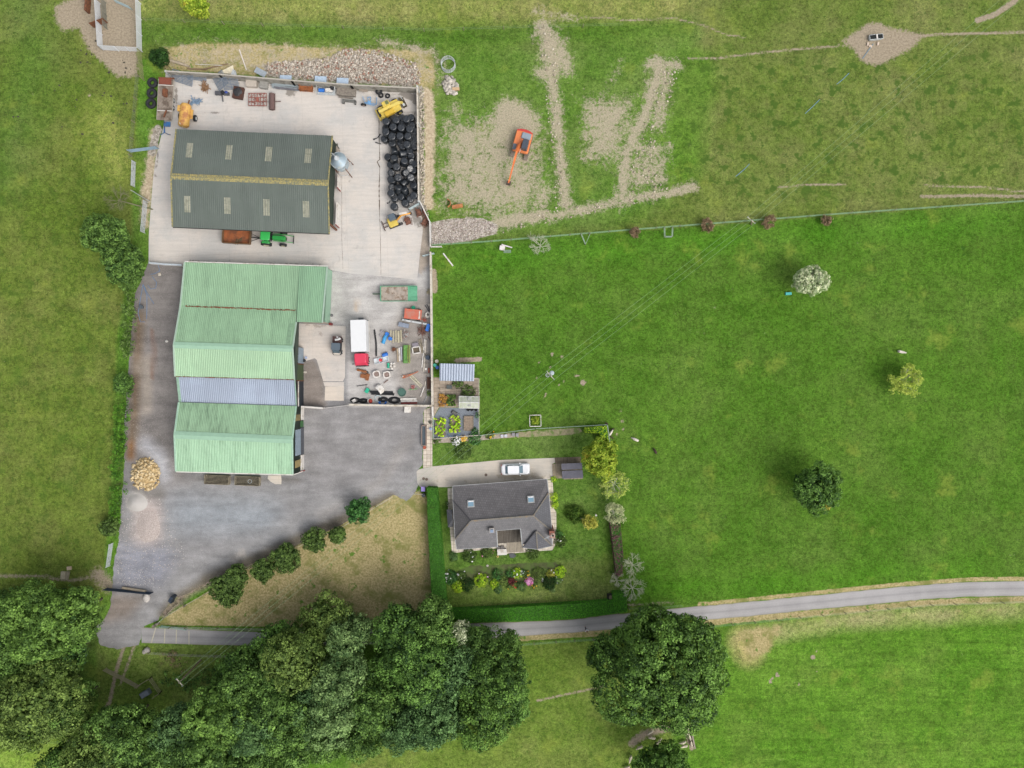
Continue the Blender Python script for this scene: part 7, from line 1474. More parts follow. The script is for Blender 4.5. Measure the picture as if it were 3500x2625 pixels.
mb = MB(); mb.cyl((-.45, 0, .32), (.45, 0, .32), .3, n=14); one('drum', mb, mat('vivid blue', (44, 120, 214), .5), 'vivid blue drum lying in the grey cage', 'drum', (co.x - .7, co.y - .2, .22), R(-2)); mb = MB(); mb.loft([rrect(1.2, .55, .15, .2), rrect(1.25, .6, .2, .45), rrect(1.0, .4, .15, .6)]); one('sack', mb, WHITE, 'white sack beside the blue drum in the cage', 'sack', (co.x + .45, co.y - .15, .12), R(-2)); mb = MB(); mb.ell((0, 0, .45), (.35, .5, .4)); one('sack', mb, BLK, 'black sack in the corner of the grey cage', 'sack', (co.x + 1.0, co.y + .25, .15))
simple('beam_stack', 'big stack of weathered grey beams by the north wall', 'timber stack', 1186, 313, lambda mb: [mb.box(-.1, .3, 0, 3.0, 1.9, .5), bundle(9, 2.9, 2.0, 4, r=.09)(mb), bundle(5, 2.6, .7, 8, r=.08)(mb)], mat('weathered beams', (142, 134, 124), .9, 0, .35, 3), R(-5), 0, .5).scale = (1, 1, 1.3)
simple('steel_beam', 'short grey box beam in front of the beam stack', 'beam', 1192, 344, lambda mb: [mb.beam((-.9, 0, .25), (1.1, 0, .25), .35, .3), mb.box(-.85, -.15, 0, .35, .7, .5), mb.box(1.05, -.2, 0, .25, .6, .4)], mat('grey iron', (112, 112, 108), .8, 0, .25, 4), R(-4), 0, .4)
simple('pallet', 'weathered pallet leaning on the north wall', 'pallet', 1242, 304, lambda mb: [mb.box(0, -.35 + .14 * k, 0, 1.4, .11, .12) for k in range(6)] + [mb.box(x, 0, .0, .1, .85, .1) for x in (-.6, 0, .6)], mat('grey timber pallet', (168, 156, 142), .9, 0, .15, 4), R(-5), .5, .1)
for x, y, r_, l in ((1294, 309, .58, 'upper black tyre with a white spot by the wall'), (1301, 323, .45, 'lower left black tyre by the wall'), (1324, 325, .42, 'lower right black tyre by the wall')): simple('large_tyre_ring', l, 'tyre', x, y, tyre_fn(r_, .4), BLK, z0=.3 if 'upper' in l else 0)
t = item('wheeled_implement', 'light blue wheeled frame north of the telehandler', 'implement', 1262, 352, R(-3)); LB = mat('light blue frame', (118, 168, 214), .5)
mb = MB()
for p, q in (((-.7, -.1), (1.3, -.35)), ((1.3, -.35), (1.3, .75)), ((-.7, .1), (-1.0, .8)), ((0, 0), (-.2, .7)), ((-.2, .7), (.3, .8)), ((.3, .8), (.35, .0)), ((-.6, -.3), (1.0, -.55))): mb.beam((*p, .5), (*q, .5), .1, .1)
mb.box(.1, -.15, .4, .5, .5, .25); mb.build('frame', LB, t); wheel(t, -.8, -.5, .42, .25, mat('brown hub', (150, 130, 118), .8))
# beyond the wall
simple('board', 'cream triangular board propped behind the north wall', 'board', 775, 238, lambda mb: mb.prism([(-1.4, -.5), (1.0, -.6), (1.15, -.3), (.9, .85)], 0, .06), mat('cream board', (234, 224, 196), .6), R(-3), .6, .2); simple('steel_sheet', 'bent grey sheet beside the cream board', 'sheet', 797, 248, lambda mb: mb.prism([(-.4, -.5), (.7, -.6), (.3, .4), (-.2, .6)], 0, .08), STEEL, R(-10), .7, .2)
for x, y, r_, l, m in ((889, 245, -28, 'tilted steel sheet on the rubble behind the wall', mat('dull steel', (176, 186, 194), .5, .2)), (975, 266, -2, 'pale blue panel behind the wall, leftmost of three', mat('powder blue', (190, 210, 230), .5)), (1095, 269, -4, 'torn pale blue panel behind the wall, middle of three', mat('powder blue', (190, 210, 230))), (1170, 275, -3, 'pale blue panel behind the wall, rightmost of three', mat('powder blue', (190, 210, 230)))):
    simple('steel_sheet', l, 'sheet', x, y, lambda mb: mb.box(0, 0, 0, 1.9, .95, .06), m, R(r_), .7, .2)
simple('barrier_pole', 'red and white pole lying on the dry bank', 'pole', 830, 204, lambda mb: mb.cyl((-1.75, 0, .08), (1.75, 0, .08), .08, n=8), mat('white pole', (236, 228, 222), .6), pang((818, 168), (843, 240)), 0, .1)
simple('log', 'pale log lying outside the northwest corner', 'log', 612, 214, lambda mb: mb.tube([(-1.6, .1, .2), (0, 0, .22), (1.6, -.1, .2)], [.2, .24, .17], 9), mat('cream log', (186, 172, 150)), R(-14)); simple('log', 'short log end beside the gorse bush', 'log', 581, 228, lambda mb: mb.cyl((-.5, 0, .2), (.5, 0, .2), .2, n=9), mat('lichen log', (170, 164, 110), .9), R(-50))
simple('long_beam', 'long thin beam lying behind the north wall', 'beam', 700, 229, lambda mb: [mb.beam((-3, -.1, .1), (.2, -.2, .1), .16, .12), mb.beam((-.4, -.2, .16), (3.6, .65, .2), .14, .12)], mat('brown beam', (142, 118, 96), .9), R(0)); simple('long_beam', 'white thin pole above the long beam', 'pole', 712, 219, lambda mb: mb.cyl((-2.2, 0, .3), (2.2, -.05, .3), .04, n=6), WHITE, R(-2))
# rubble bank: far more stones than one could count
def stones(name, label, poly, n, smin, smax, m, seed, z=0.0, heap=None):
    rng = np.random.default_rng(seed); A = np.array([P(x, y)[:2] for x, y in poly]); lo, hi = A.min(0), A.max(0); q = rng.uniform(lo, hi, (n * 3, 2)); q = q[inside(q[:, 0], q[:, 1], A)][:n]
    c = np.array([(1, 1, 1), (-1, 1, 1), (-1, -1, 1), (1, -1, 1), (1, 1, -1), (-1, 1, -1), (-1, -1, -1), (1, -1, -1)], float); Fs = np.array([(0, 1, 2, 3), (7, 6, 5, 4), (0, 4, 5, 1), (1, 5, 6, 2), (2, 6, 7, 3), (3, 7, 4, 0)])
    Vs, Fa, Sh = [], [], []
    for i, (x, y) in enumerate(q):
        s = rng.uniform(smin, smax) * np.array([1, rng.uniform(.5, 1), rng.uniform(.4, .8)]) / 2; M = Matrix.Rotation(rng.uniform(0, 6.3), 3, 'Z') @ Matrix.Rotation(rng.uniform(-.5, .5), 3, 'X')
        v = (c * (1 + rng.uniform(-.25, .25, (8, 3)))) * s @ np.array(M).T; zz = z + s[2] * .5 + (heap(x, y) if heap else 0); Vs.append(v + np.array([x, y, zz])); Fa.append(Fs + 8 * i); Sh.append(np.full(8, rng.uniform(0, 1)))
    o = np_mesh(name, np.concatenate(Vs), np.concatenate(Fa), [('shade', 'FLOAT', np.concatenate(Sh))], [m]); o['kind'] = 'stuff'; o['label'] = label; return o
def stone_mat(name, a, b, c=None, amt=.12):
    g = NG(name); v = g.attr('shade'); col = g.mix(v, C(*a), C(*b))
    if c: col = g.mix(g.ss(g.ma('FRACT', g.ma('MULTIPLY', v, 17.3)), 1 - amt - .02, 1 - amt + .02), col, C(*c))
    return g.fin(col, .92)
stones('rubble', 'brick and stone rubble bank behind the north wall', [(910, 215), (1050, 205), (1130, 195), (1180, 165), (1300, 175), (1420, 215), (1445, 270), (1428, 292), (1300, 285), (1100, 272), (920, 258)], 2400, .08, .34, stone_mat('rubble stone', (172, 158, 142), (226, 216, 202), (170, 128, 110), .1), 1)
stones('rubble', 'loose stones along the outside of the east yard wall', [(1434, 300), (1448, 300), (1452, 690), (1466, 740), (1438, 690)], 420, .1, .35, stone_mat('edge stone', (150, 140, 124), (222, 212, 194)), 2)
stones('gravel', 'loose pink gravel wedge by the field gate', [(1473, 765), (1560, 750), (1650, 748), (1700, 775), (1600, 822), (1474, 836)], 900, .08, .22, stone_mat('pink stone', (176, 160, 152), (230, 220, 212)), 3)
stones('gravel', 'stones strewn through the scraped paddock soil', [(1840, 90), (1920, 130), (1900, 320), (1935, 700), (2120, 690), (2260, 210), (2330, 220), (2230, 520), (2290, 640), (2370, 650), (1700, 800), (1900, 700), (1860, 260)], 700, .08, .3, stone_mat('soil stone', (168, 156, 134), (226, 216, 196)), 4)
stones('gravel', 'loose chippings over the worn yard surface', [(400, 1700), (560, 1700), (640, 1900), (560, 2010), (400, 2000)], 700, .05, .14, stone_mat('chipping', (190, 180, 172), (232, 226, 220)), 5)
def mound(px, py, rx, ry, h, m, name, label, seed=1):
    c = P(px, py); rx, ry = rx * S, ry * S; V, Fq = [], []; n, k = 36, 12
    for i in range(k + 1):
        t_ = i / k
        for j in range(n):
            a = 2 * math.pi * j / n; e = 1 + .12 * mnoise.noise((math.cos(a) * 1.3, math.sin(a) * 1.3, seed)); r_ = t_ * e; x, y = rx * r_ * math.cos(a), ry * r_ * math.sin(a)
            V.append((x, y, h * max(0, math.cos(min(1, t_) * math.pi / 2)) ** 1.1 + .07 * mnoise.noise((x * 1.5, y * 1.5, seed)) * (1 - t_)))
    for i in range(k):
        for j in range(n): Fq.append((i * n + j, (i + 1) * n + j, (i + 1) * n + (j + 1) % n, i * n + (j + 1) % n))
    mb = MB(); mb.add(V, Fq); o = mb.build(name, m, smooth=True); o.location = (c.x, c.y, .01); o['kind'] = 'stuff'; o['label'] = label; return c, rx, ry, h
SAND = mat('ochre sand', (196, 168, 118), .95, 0, .15, 6, (214, 190, 146), .5, 2)
c, rx, ry, h = mound(498, 1616, 44, 50, 1.1, SAND, 'sand_heap', 'heap of ochre sand and stone in the gravel strip', 2)
hp = lambda x, y: 1.1 * max(0, math.cos(min(1, math.hypot((x - c.x) / rx, (y - c.y) / ry)) * math.pi / 2)) ** 1.1
ring = [(498 + 50 * math.cos(a), 1620 + 58 * math.sin(a)) for a in np.linspace(0, 6.28, 24)[:-1]]; inner = [(498 + 33 * math.cos(a), 1612 + 34 * math.sin(a)) for a in np.linspace(0, 6.28, 24)[:-1]]
stones('rocks', 'pale rocks tumbled around the sand heap', ring, 260, .18, .5, stone_mat('ochre rock', (196, 168, 118), (232, 212, 172)), 7, heap=hp)
mound(468, 1718, 37, 30, .7, mat('grey grit', (196, 192, 188), .95, 0, .06, 8), 'grit_heap', 'smooth heap of pale grey grit', 5); mound(508, 1800, 42, 52, .3, mat('pink chippings', (190, 178, 172), .95, 0, .4, 7), 'chippings_heap', 'low spread heap of pinkish chippings', 6)
# cattle feed racks
for x, y, l in ((741, 1640, 'weathered slatted feed rack, left of two by the south barn'), (845, 1644, 'slatted feed rack with a wire ring on it, right of two')):
    t = item('feed_rack', l, 'feed rack', x, y, R(-2.5), .7); mb = MB()
    for p, q in (((-1.95, -.7), (1.95, -.7)), ((1.95, -.7), (1.95, .7)), ((1.95, .7), (-1.95, .7)), ((-1.95, .7), (-1.95, -.7))): mb.beam((*p, .45), (*q, .45), .08, .8)
    mb.build('frame', WOODG, t)
    for k in range(6): mb = MB(); mb.beam((-1.9, -.5 + .2 * k, .75), (1.9, -.5 + .2 * k, .75), .07, .05); mb.build('slat', WOODG, t)
    mb = MB(); mb.box(0, 0, .02, 3.8, 1.3, .06); mb.build('floor', DARK, t)
mb = MB(); mb.torus((0, 0, 0), .3, .035, 20, 6); one('wire_ring', mb, STEEL, 'wire ring resting on the right feed rack', 'ring', (P(855, 1645, .7).x, P(855, 1645, .7).y, .85))
# field things
for dz, r_, dd in ((.12, 1.12, (0, 0)), (1.15, 1.08, (0, 0))): pass
t = item('ring_feeder', 'round galvanised ring feeder by the rubble pile', 'feeder', 1533, 226); mb = MB()
for z in (.12, .4, .8, 1.2): mb.torus((0, 0, z), 1.12, .04, 36, 6)
mb.build('hoops', STEEL, t); mb = MB()
for k in range(18): a = k * math.pi / 9; mb.cyl((1.12 * math.cos(a), 1.12 * math.sin(a), .05), (1.12 * math.cos(a), 1.12 * math.sin(a), 1.2), .025, n=5)
mb.build('bars', STEEL, t)['kind'] = 'stuff'
rg = random.Random(9)
stones('concrete_rubble', 'pile of broken pale concrete below the ring feeder', [(1518, 255), (1545, 260), (1570, 285), (1560, 320), (1530, 325), (1515, 290)], 60, .3, .75, stone_mat('broken concrete', (176, 170, 158), (220, 212, 200)), 8)
simple('timber_block', 'tan timber block on the concrete rubble', 'timber', 1558, 303, lambda mb: mb.box(0, 0, 0, 1.15, .42, .3), mat('tan timber', (210, 178, 138), .8), R(2), .2, .3)
simple('digger_bucket', 'curved orange bucket standing in the paddock, left of two', 'bucket', 1525, 694, lambda mb: mb.loft([[(r * math.cos(a), r * math.sin(a) * .9, z) for r, a in [(.75, x) for x in np.linspace(-1.3, 1.3, 9)] + [(.68, x) for x in np.linspace(1.3, -1.3, 9)]] for z in (.0, .7)]), mat('worn orange', (190, 126, 78), .8, 0, .25, 3), R(5)); simple('digger_bucket', 'long orange grading bucket in the paddock, right of two', 'bucket', 1563, 703, lambda mb: [mb.box(0, 0, 0, 1.75, .6, .5, 0, 0, 1, .7), mb.box(0, -.1, .45, .25, .25, .2)], mat('worn orange', (190, 126, 78)), R(10))
simple('white_pipe', 'long white plank lying in the grass corner', 'plank', 1531, 886, lambda mb: mb.beam((-1.3, 0, .08), (1.3, 0, .08), .2, .12), WHITE, pang((1514, 864), (1548, 908))); t = item('bee_stand', 'white box and rail on the grass near the bare tree', 'stand', 1717, 849); mb = MB(); mb.box(0, 0, .1, .85, .7, .5, R(-6)); mb.build('box', WHITE, t); mb = MB(); mb.beam((-.1, .5, .6), (1.6, 0, .6), .16, .1); mb.build('rail', mat('pink white rail', (232, 222, 226)), t)
mb = MB(); mb.box(.8, -.5, .05, 1.2, .5, .03); mb.build('net', mat('grey green net', (120, 146, 120)), t)
for x, y, l in ((2000, 822, 'pointed wire stock guard on the paddock fence'), (2282, 795, 'square wire stock guard on the paddock fence')):
    t = item('tree_guard', l, 'guard', x, y); pts = [(-.7, .9), (0, -.75), (.7, .9)] if 'pointed' in l else [(-.65, .7), (-.6, -.8), (.6, -.8), (.65, .7)]; mb = MB()
    for a, b in zip(pts[:-1], pts[1:]):
        for z in (.2, .5, .8, 1.1): mb.cyl((*a, z), (*b, z), .02, n=4)
    mb.build('netting', mat('pale netting', (186, 204, 190), .6), t)
    for a in pts: mb = MB(); mb.cyl((*a, 0), (*a, 1.2), .05, n=6); mb.build('post', TIMB, t)
rails_ = [((-.9, -.9), (.9, -.9)), ((.9, -.9), (.9, .9)), ((.9, .9), (-.9, .9)), ((-.9, .9), (-.9, -.9))]
t = item('tree_guard', 'square white rail guard in the pasture', 'guard', 1829, 1437, R(1))
for p, q in rails_: mb = MB(); mb.beam((*p, 1.1), (*q, 1.1), .1, .08); mb.beam((*p, .5), (*q, .5), .06, .08); mb.build('rail', WHITE, t)
for p, q in rails_: mb = MB(); mb.box(*p, 0, .1, .1, 1.15); mb.build('post', TIMB, t)
t = item('water_trough', 'galvanised cattle trough with black water on worn soil', 'trough', 2990, 131, R(6)); mb = MB(); mb.loft([rrect(2.1, .75, .1, 0), rrect(2.2, .82, .1, .55)]); mb.build('tank', STEEL, t); mb = MB(); mb.box(0, 0, .556, 2.05, .66, .01); mb.build('water', mat('black water', (28, 30, 26), .1), t); mb = MB(); mb.box(.05, 0, .56, .22, .75, .12); mb.build('float_cover', WHITE, t)
for x, y, r_, l in ((2970, 147, 80, 'buff block left of the cattle trough'), (2979, 154, -10, 'buff block below the cattle trough'), (3005, 146, 75, 'buff block right of the cattle trough')): simple('block', l, 'block', x, y, lambda mb: mb.box(0, 0, 0, .5, .26, .22), mat('buff block', (222, 204, 186), .9), R(r_))
HOSE = mat('blue water pipe', (110, 160, 190), .5)
for pts, l in (([(2985, 150), (2968, 172), (2948, 200)], 'grey-blue water pipe leaving the cattle trough'), ([(2902, 250), (2882, 270), (2860, 288)], 'short length of blue pipe in the rough grass'), ([(2802, 340), (2780, 362), (2752, 388)], 'bright blue pipe half buried in the rough grass'), ([(2562, 560), (2545, 578), (2515, 603)], 'blue pipe end near the worn trail')):
    a = P(*pts[1]); mb = MB(); mb.tube([P(x, y, .05) - a for x, y in pts], .05, 5); one('water_pipe', mb, HOSE, l, 'pipe', a)
rg = random.Random(12)
for pts, l in (([(540, 905), (546, 925), (530, 935), (515, 938)], 'blue hose by the white wall end'), ([(520, 945), (535, 965), (532, 985), (515, 988), (505, 975)], 'looped blue hose on the gravel'), ([(489, 972), (482, 1010), (472, 1070), (480, 1100), (495, 1100)], 'blue hose looping over the brown weeds'), ([(489, 972), (502, 1010), (502, 1060), (501, 1090)], 'straight blue hose beside the black tub'), ([(489, 972), (505, 1005), (526, 1038)], 'blue hose end on the dark gravel')):
    a = P(*pts[1]); mb = MB(); mb.tube([P(x, y, .06) - a for x, y in pts], .035, 5); one('water_hose', mb, mat('pale blue hose', (108, 150, 196), .5), l, 'hose', a)
simple('tub', 'black tub with a grey lid on the brown weeds', 'tub', 481, 1049, lambda mb: mb.lathe([(.26, 0), (.34, .5), (.30, .52), (.05, .5)], 16), mat('grey tub', (92, 100, 108), .6)); simple('stone', 'single white stone on the dark gravel', 'stone', 566, 1166, lambda mb: mb.ell((0, 0, .1), (.25, .2, .15), 8, 5, rough=.2), WHITE); simple('stone', 'flat pale stone near the looped hose', 'stone', 541, 937, lambda mb: mb.prism([(-.2, -.25), (.25, -.15), (.15, .3), (-.25, .2)], 0, .1), PALEW)
t = item('concrete_trough', 'concrete trough in the west field corner', 'trough', 223, 1965, R(-4)); mb = MB(); mb.box(-.1, 0, 0, .75, 1.2, .45); mb.build('trough', mat('buff concrete', (186, 176, 150), .9), t); mb = MB(); mb.box(.5, -.05, 0, .38, 1.35, .35, R(-8)); mb.build('lid', mat('grey buff', (160, 152, 130), .9), t)
simple('stone', 'broken pale block above the concrete trough', 'block', 232, 1944, lambda mb: mb.box(0, 0, 0, .65, .55, .3, .1), mat('broken buff', (206, 186, 160), .9))
# junk yard
def drum_fn(r_, L, lying=False):
    return (lambda mb: mb.loft([[(x, q * math.cos(a), r_ + q * math.sin(a)) for a in [2 * math.pi * i / 16 for i in range(16)]] for x, q in ((-L / 2, r_ * .9), (-L / 2 + .03, r_), (-L * .15, r_), (-L * .15 + .02, r_ * 1.04), (-L * .15 + .05, r_), (L / 2 - .03, r_), (L / 2, r_ * .9))])) if lying else (lambda mb: mb.lathe([(r_ * .95, 0), (r_, .03), (r_, L * .45), (r_ * 1.04, L * .47), (r_, L * .5), (r_, L - .03), (r_ * .92, L), (r_ * .05, L - .02)], 18))
VB = mat('vivid blue', (44, 120, 214), .5); TEAL = mat('teal plastic', (40, 184, 146), .5, 0, .05)
for x, y, r_, ly, l in ((1322, 1141, 0, 0, 'upright blue drum with a pale top'), (1316, 1152, 60, 1, 'light blue drum lying beside the upright one'), (1333, 1157, 0, 0, 'deep blue drum by the concrete posts'), (1315, 1212, 20, 1, 'blue drum lying above the divided tray'), (1311, 1165, 70, 1, 'sky blue drum lying furthest south of the cluster')): simple('drum', l, 'drum', x, y, drum_fn(.29, .9, bool(ly)), VB if 'light' not in l and 'sky' not in l else mat('sky blue', (60, 160, 220), .5), R(r_), 0, .5 if ly else .8)
for x, y, l in ((1304, 1133, 'small grey tub beside the blue drums'), (1301, 1147, 'brownish tub beside the blue drums')): simple('tub', l, 'tub', x, y, lambda mb: mb.lathe([(.2, 0), (.24, .35), (.05, .33)], 14), mat('grey tub pale', (150, 146, 152), .6))
simple('black_pipe', 'long black ribbed pipe beside the lorry', 'pipe', 1282, 1172, lambda mb: [mb.tube([(-2.15, 0, .12), (0, .1, .12), (2.15, -.05, .12)], .13, 10)], BLK, pang((1278, 1127), (1286, 1220)))
for k in range(5): simple('concrete_post', ('leftmost', 'second', 'middle', 'fourth', 'rightmost')[k] + ' of the row of concrete posts near the blue drums', 'post', 1334 + 9 * k, 1148 + (k % 2) * 3, lambda mb: mb.beam((0, -.95, .12), (0, .95, .12), .2 + .1 * (k == 3), .2), mat('buff post', (196, 188, 160), .9, 0, .15, 4), R(-2 + k))
simple('scrap_iron', 'grey and rusty frames right of the concrete posts', 'scrap iron', 1388, 1145, scrap(14, .6, .7, 21, .9), mat('grey iron frames', (170, 168, 166), .7, 0, .3, 3, (140, 90, 66), .5, 2)); simple('steel_sheet', 'blue-grey steel plate south of the red cart', 'sheet', 1379, 1111, lambda mb: mb.box(0, 0, .1, 1.7, .7, .3), mat('bluegrey steel', (140, 150, 166), .6), R(-12)); simple('steel_beam', 'long pale steel beam under the red cart', 'beam', 1420, 1101, lambda mb: mb.beam((-2.2, 0, .3), (2.2, 0, .3), .28, .25), STEEL, R(-10))
simple('scrap_rods', 'pile of brown rusty rods near the east wall', 'scrap iron', 1444, 1130, scrap(24, .9, .8, 31, 1.3), mat('maroon rust', (124, 88, 76), .9, 0, .3, 4), R(40)); simple('blue_tank', 'bright blue tank leaning on the east wall', 'tank', 1463, 1120, lambda mb: mb.loft([rrect(.55, 1.2, .15, 0), rrect(.55, 1.2, .15, .7)]), VB, R(-18)); simple('pipe_coil', 'thick white coil of pipe by the east wall', 'coil', 1462, 1075, lambda mb: [mb.torus((0, 0, .2), .42, .1, 24, 8), mb.torus((0, 0, .35), .3, .1, 24, 8)], mat('offwhite coil', (226, 222, 212), .6)); simple('ball', 'small cream bucket lid above the white coil', 'lid', 1466, 1041, lambda mb: mb.lathe([(.18, 0), (.18, .25), (.02, .26)], 12), PALEW); simple('tub', 'teal bucket behind the red cart', 'tub', 1413, 1052, lambda mb: mb.lathe([(.2, 0), (.32, .45), (.28, .45), (.18, .1), (.02, .1)], 14), TEAL); simple('rusty_bucket', 'rust red metal lumps under the white coil', 'scrap iron', 1452, 1092, scrap(8, .5, .3, 41, .6), mat('red rust', (170, 96, 80), .9)); simple('branch_pile', 'heap of sticks and stones by the wall top', 'brushwood', 1466, 995, scrap(14, .35, .6, 42, .6), mat('pale sticks', (170, 160, 130), .9)); simple('black_boards', 'black boards leaning on the east wall', 'boards', 1462, 1054, lambda mb: [mb.beam((-.5, .6, .1), (.2, -.5, .4), .12, .06), mb.beam((-.2, .7, .1), (.4, -.5, .4), .1, .06)], mat('black board', (60, 62, 70), .7))
t = item('divided_tray', 'white divided tray holding a red tub', 'tray', 1304, 1231, R(13)); mb = MB()
for p, q in (((-1.15, -.42), (1.15, -.42)), ((1.15, -.42), (1.15, .42)), ((1.15, .42), (-1.15, .42)), ((-1.15, .42), (-1.15, -.42)), ((-.4, -.42), (-.4, .42)), ((.35, -.42), (.35, .42))): mb.beam((*p, .18), (*q, .18), .07, .3)
mb.box(0, 0, .02, 2.3, .84, .04); mb.build('tray', mat('white tray', (214, 222, 226), .5), t); mb = MB(); mb.cyl((0, 0, 0), (0, 0, .25), .25, n=14); q = one('tub', mb, mat('bright red', (222, 66, 66), .5), 'bright red tub in the divided tray', 'tub', (t.location.x - .1, t.location.y, .06))
simple('canister', 'teal canister beside the white pails', 'canister', 1326, 1249, lambda mb: mb.loft([[(q * math.cos(a), y, .22 + q * math.sin(a)) for a in [2 * math.pi * i / 14 for i in range(14)]] for y, q in ((-.42, .1), (-.4, .2), (-.2, .2), (0, .15), (.2, .2), (.4, .2), (.42, .1))]), TEAL)
for x, y, l in ((1337.5, 1243, 'upper left'), (1347, 1243, 'upper right'), (1335.5, 1251.5, 'middle left'), (1347, 1252, 'middle right'), (1339, 1259.5, 'lowest')): simple('pail', f'round white pail, {l} of the five in a cluster', 'pail', x, y, lambda mb: mb.lathe([(.16, 0), (.19, .36), (.17, .38), (.02, .37)], 14), WHITE, group='white pails in the junk yard')
t = item('mower', 'green drum mower with a slatted side', 'mower', 1391, 1211, R(90)); MG = mat('mower green', (100, 152, 72), .5, 0, .2, 3); mb = MB(); mb.box(0, .25, .1, 2.9, .6, .5); mb.box(-1.2, .1, .5, .5, .6, .25); mb.box(1.2, .1, .5, .5, .6, .25); mb.cyl((-1.3, .3, .65), (1.3, .3, .65), .15, n=10); mb.build('body', MG, t)
mb = MB(); mb.box(0, -.5, .2, 2.95, .08, .3); mb.box(0, -.18, .2, 2.95, .06, .3)
for k in range(22): mb.beam((-1.4 + .135 * k, -.5, .4), (-1.4 + .135 * k, -.18, .4), .04, .05)
mb.build('rake', mat('yellow green slats', (158, 178, 88), .7), t)
for k, (x, c_) in enumerate(((1358, 'tan'), (1364, 'white'), (1371, 'grey-white'))): simple('roll', f'{c_} roll of sheeting left of the green mower', 'roll', x, 1214 - k * 3, lambda mb: mb.cyl((0, -1.1, .14), (0, 1.1, .14), .14, n=10), (mat('tan roll', (180, 164, 140), .9), WHITE, mat('greywhite', (204, 206, 214), .7))[k], R(3))
simple('scrap_iron', 'rusty lump left of the sheeting rolls', 'scrap iron', 1343, 1194, scrap(9, .5, .3, 51, .6), RUST); t = item('sink', 'white square sink frame by the planks', 'sink', 1424, 1197, R(8)); mb = MB()
for p, q in (((-.6, -.5), (.6, -.5)), ((.6, -.5), (.6, .5)), ((.6, .5), (-.6, .5)), ((-.6, .5), (-.6, -.5))): mb.beam((*p, .2), (*q, .2), .16, .35)
mb.build('rim', WHITE, t); mb = MB(); mb.box(0, 0, .02, 1.1, .9, .06); mb.build('basin', mat('brown dirt', (110, 100, 84), .9), t)
simple('crate', 'grey plastic crate above the white sink', 'crate', 1419, 1178, lambda mb: mb.box(0, 0, 0, .95, .6, .4), mat('mauve grey', (140, 134, 142), .7), R(12))
for a, b, m, l in (((1452, 1158), (1442, 1256), WHITE, 'long white plank beside the east wall'), ((1456, 1162), (1448, 1270), PALEW, 'cream plank right of the white one'), ((1432, 1160), (1444, 1208), WOODG, 'leaning brown plank near the white sink'), ((1438, 1158), (1447, 1205), WOODG, 'second leaning brown plank near the white sink'), ((1463, 1150), (1475, 1172), RUST, 'rusty bar propped on the east wall'), ((1437, 1357), (1451, 1320), WHITE, 'thin white pole in the south corner'), ((1446, 1384), (1462, 1346), STEEL, 'steel ladder foot in the south corner'), ((1452, 1325), (1455, 1302), PALEW, 'pale plank beside the rusty trough'), ((1399, 1332), (1426, 1329), mat('lime bar', (110, 190, 110), .5), 'lime green bar on the ground'), ((1219, 1320), (1256, 1315), BLK, 'bent black rod on the gravel'), ((1311, 1310), (1327, 1298), RUST, 'short rusty rod below the bulk bags'), ((1319, 1268), (1344, 1266), BLK, 'black rod above the bulk bags')):
    A, B_ = P(*a, .2), P(*b, .2); c = (A + B_) / 2; mb = MB(); mb.beam(A - c, B_ - c, .17 if m in (WHITE, PALEW, WOODG) else .08, .08); one('plank' if m in (WHITE, PALEW, WOODG) else 'metal_bar', mb, m, l, 'plank' if m in (WHITE, PALEW, WOODG) else 'bar', (c.x, c.y, .15))
for y in (1212, 1243, 1277): rails('timber_divider', f'timber divider at the east wall, {dict([(1212, "upper"), (1243, "middle"), (1277, "lower")])[y]} of three', (1453, y), (1474, y + 1), .6, 2, WOODG, posts=3, wd=.12)
simple('drum', 'dark blue barrel between the timber dividers', 'drum', 1462, 1222, drum_fn(.36, .8), mat('ink blue', (50, 66, 84), .5)); simple('pail', 'white round pot between the lower dividers', 'pail', 1455, 1261, lambda mb: mb.lathe([(.15, 0), (.2, .3), (.02, .3)], 12), WHITE); simple('chimney_pot', 'terracotta pipe beside the white pot', 'pipe', 1465, 1266, lambda mb: mb.beam((0, -.4, .1), (0, .4, .1), .22, .2), mat('terracotta', (170, 86, 62), .8))
t = item('rusty_machine', 'rusty broken machine parts on the gravel', 'scrap iron', 1243, 1284, R(-12)); mb = MB(); mb.cyl((-1.2, .75, .25), (.4, .7, .25), .2, n=10); mb.box(0, -.1, 0, .9, .6, .35); mb.box(.7, -.1, 0, .5, 1.1, .3); [mb.beam((-.3 + .2 * k, .5, .3), (-.1 + .2 * k, 0, .3), .07, .07) for k in range(5)]; mb.build('frame', mat('orange brown rust', (150, 96, 58), .85, 0, .3, 3), t); mb = MB(); mb.torus((.45, .6, .15), .18, .07, 14, 6); mb.build('pulley', BLK, t)
def bagf(mb): mb.loft([rrect(1.0, 1.0, .3, 0), rrect(1.15, 1.1, .35, .3), rrect(1.2, 1.15, .4, .6), rrect(.85, .8, .3, .62), rrect(.8, .76, .3, .4)])
for x, y, l in ((1289, 1279, 'left'), (1324, 1281, 'right')):
    t = item('bulk_bag', f'{l}-hand open white bulk bag of brown rubble', 'bag', x, y, R(15)); mb = MB(); bagf(mb); mb.build('sack', WHITE, t); mb = MB(); mb.ell((0, 0, .42), (.42, .4, .12), 9, 5, rough=.25); mb.build('rubble', mat('mauve rubble', (150, 130, 122), .9, 0, .3, 6), t)
    t['label'] = 'open white bulk bag of mauve rubble ' + ('nearer the rusty machine' if l == 'left' else 'under the black rod')
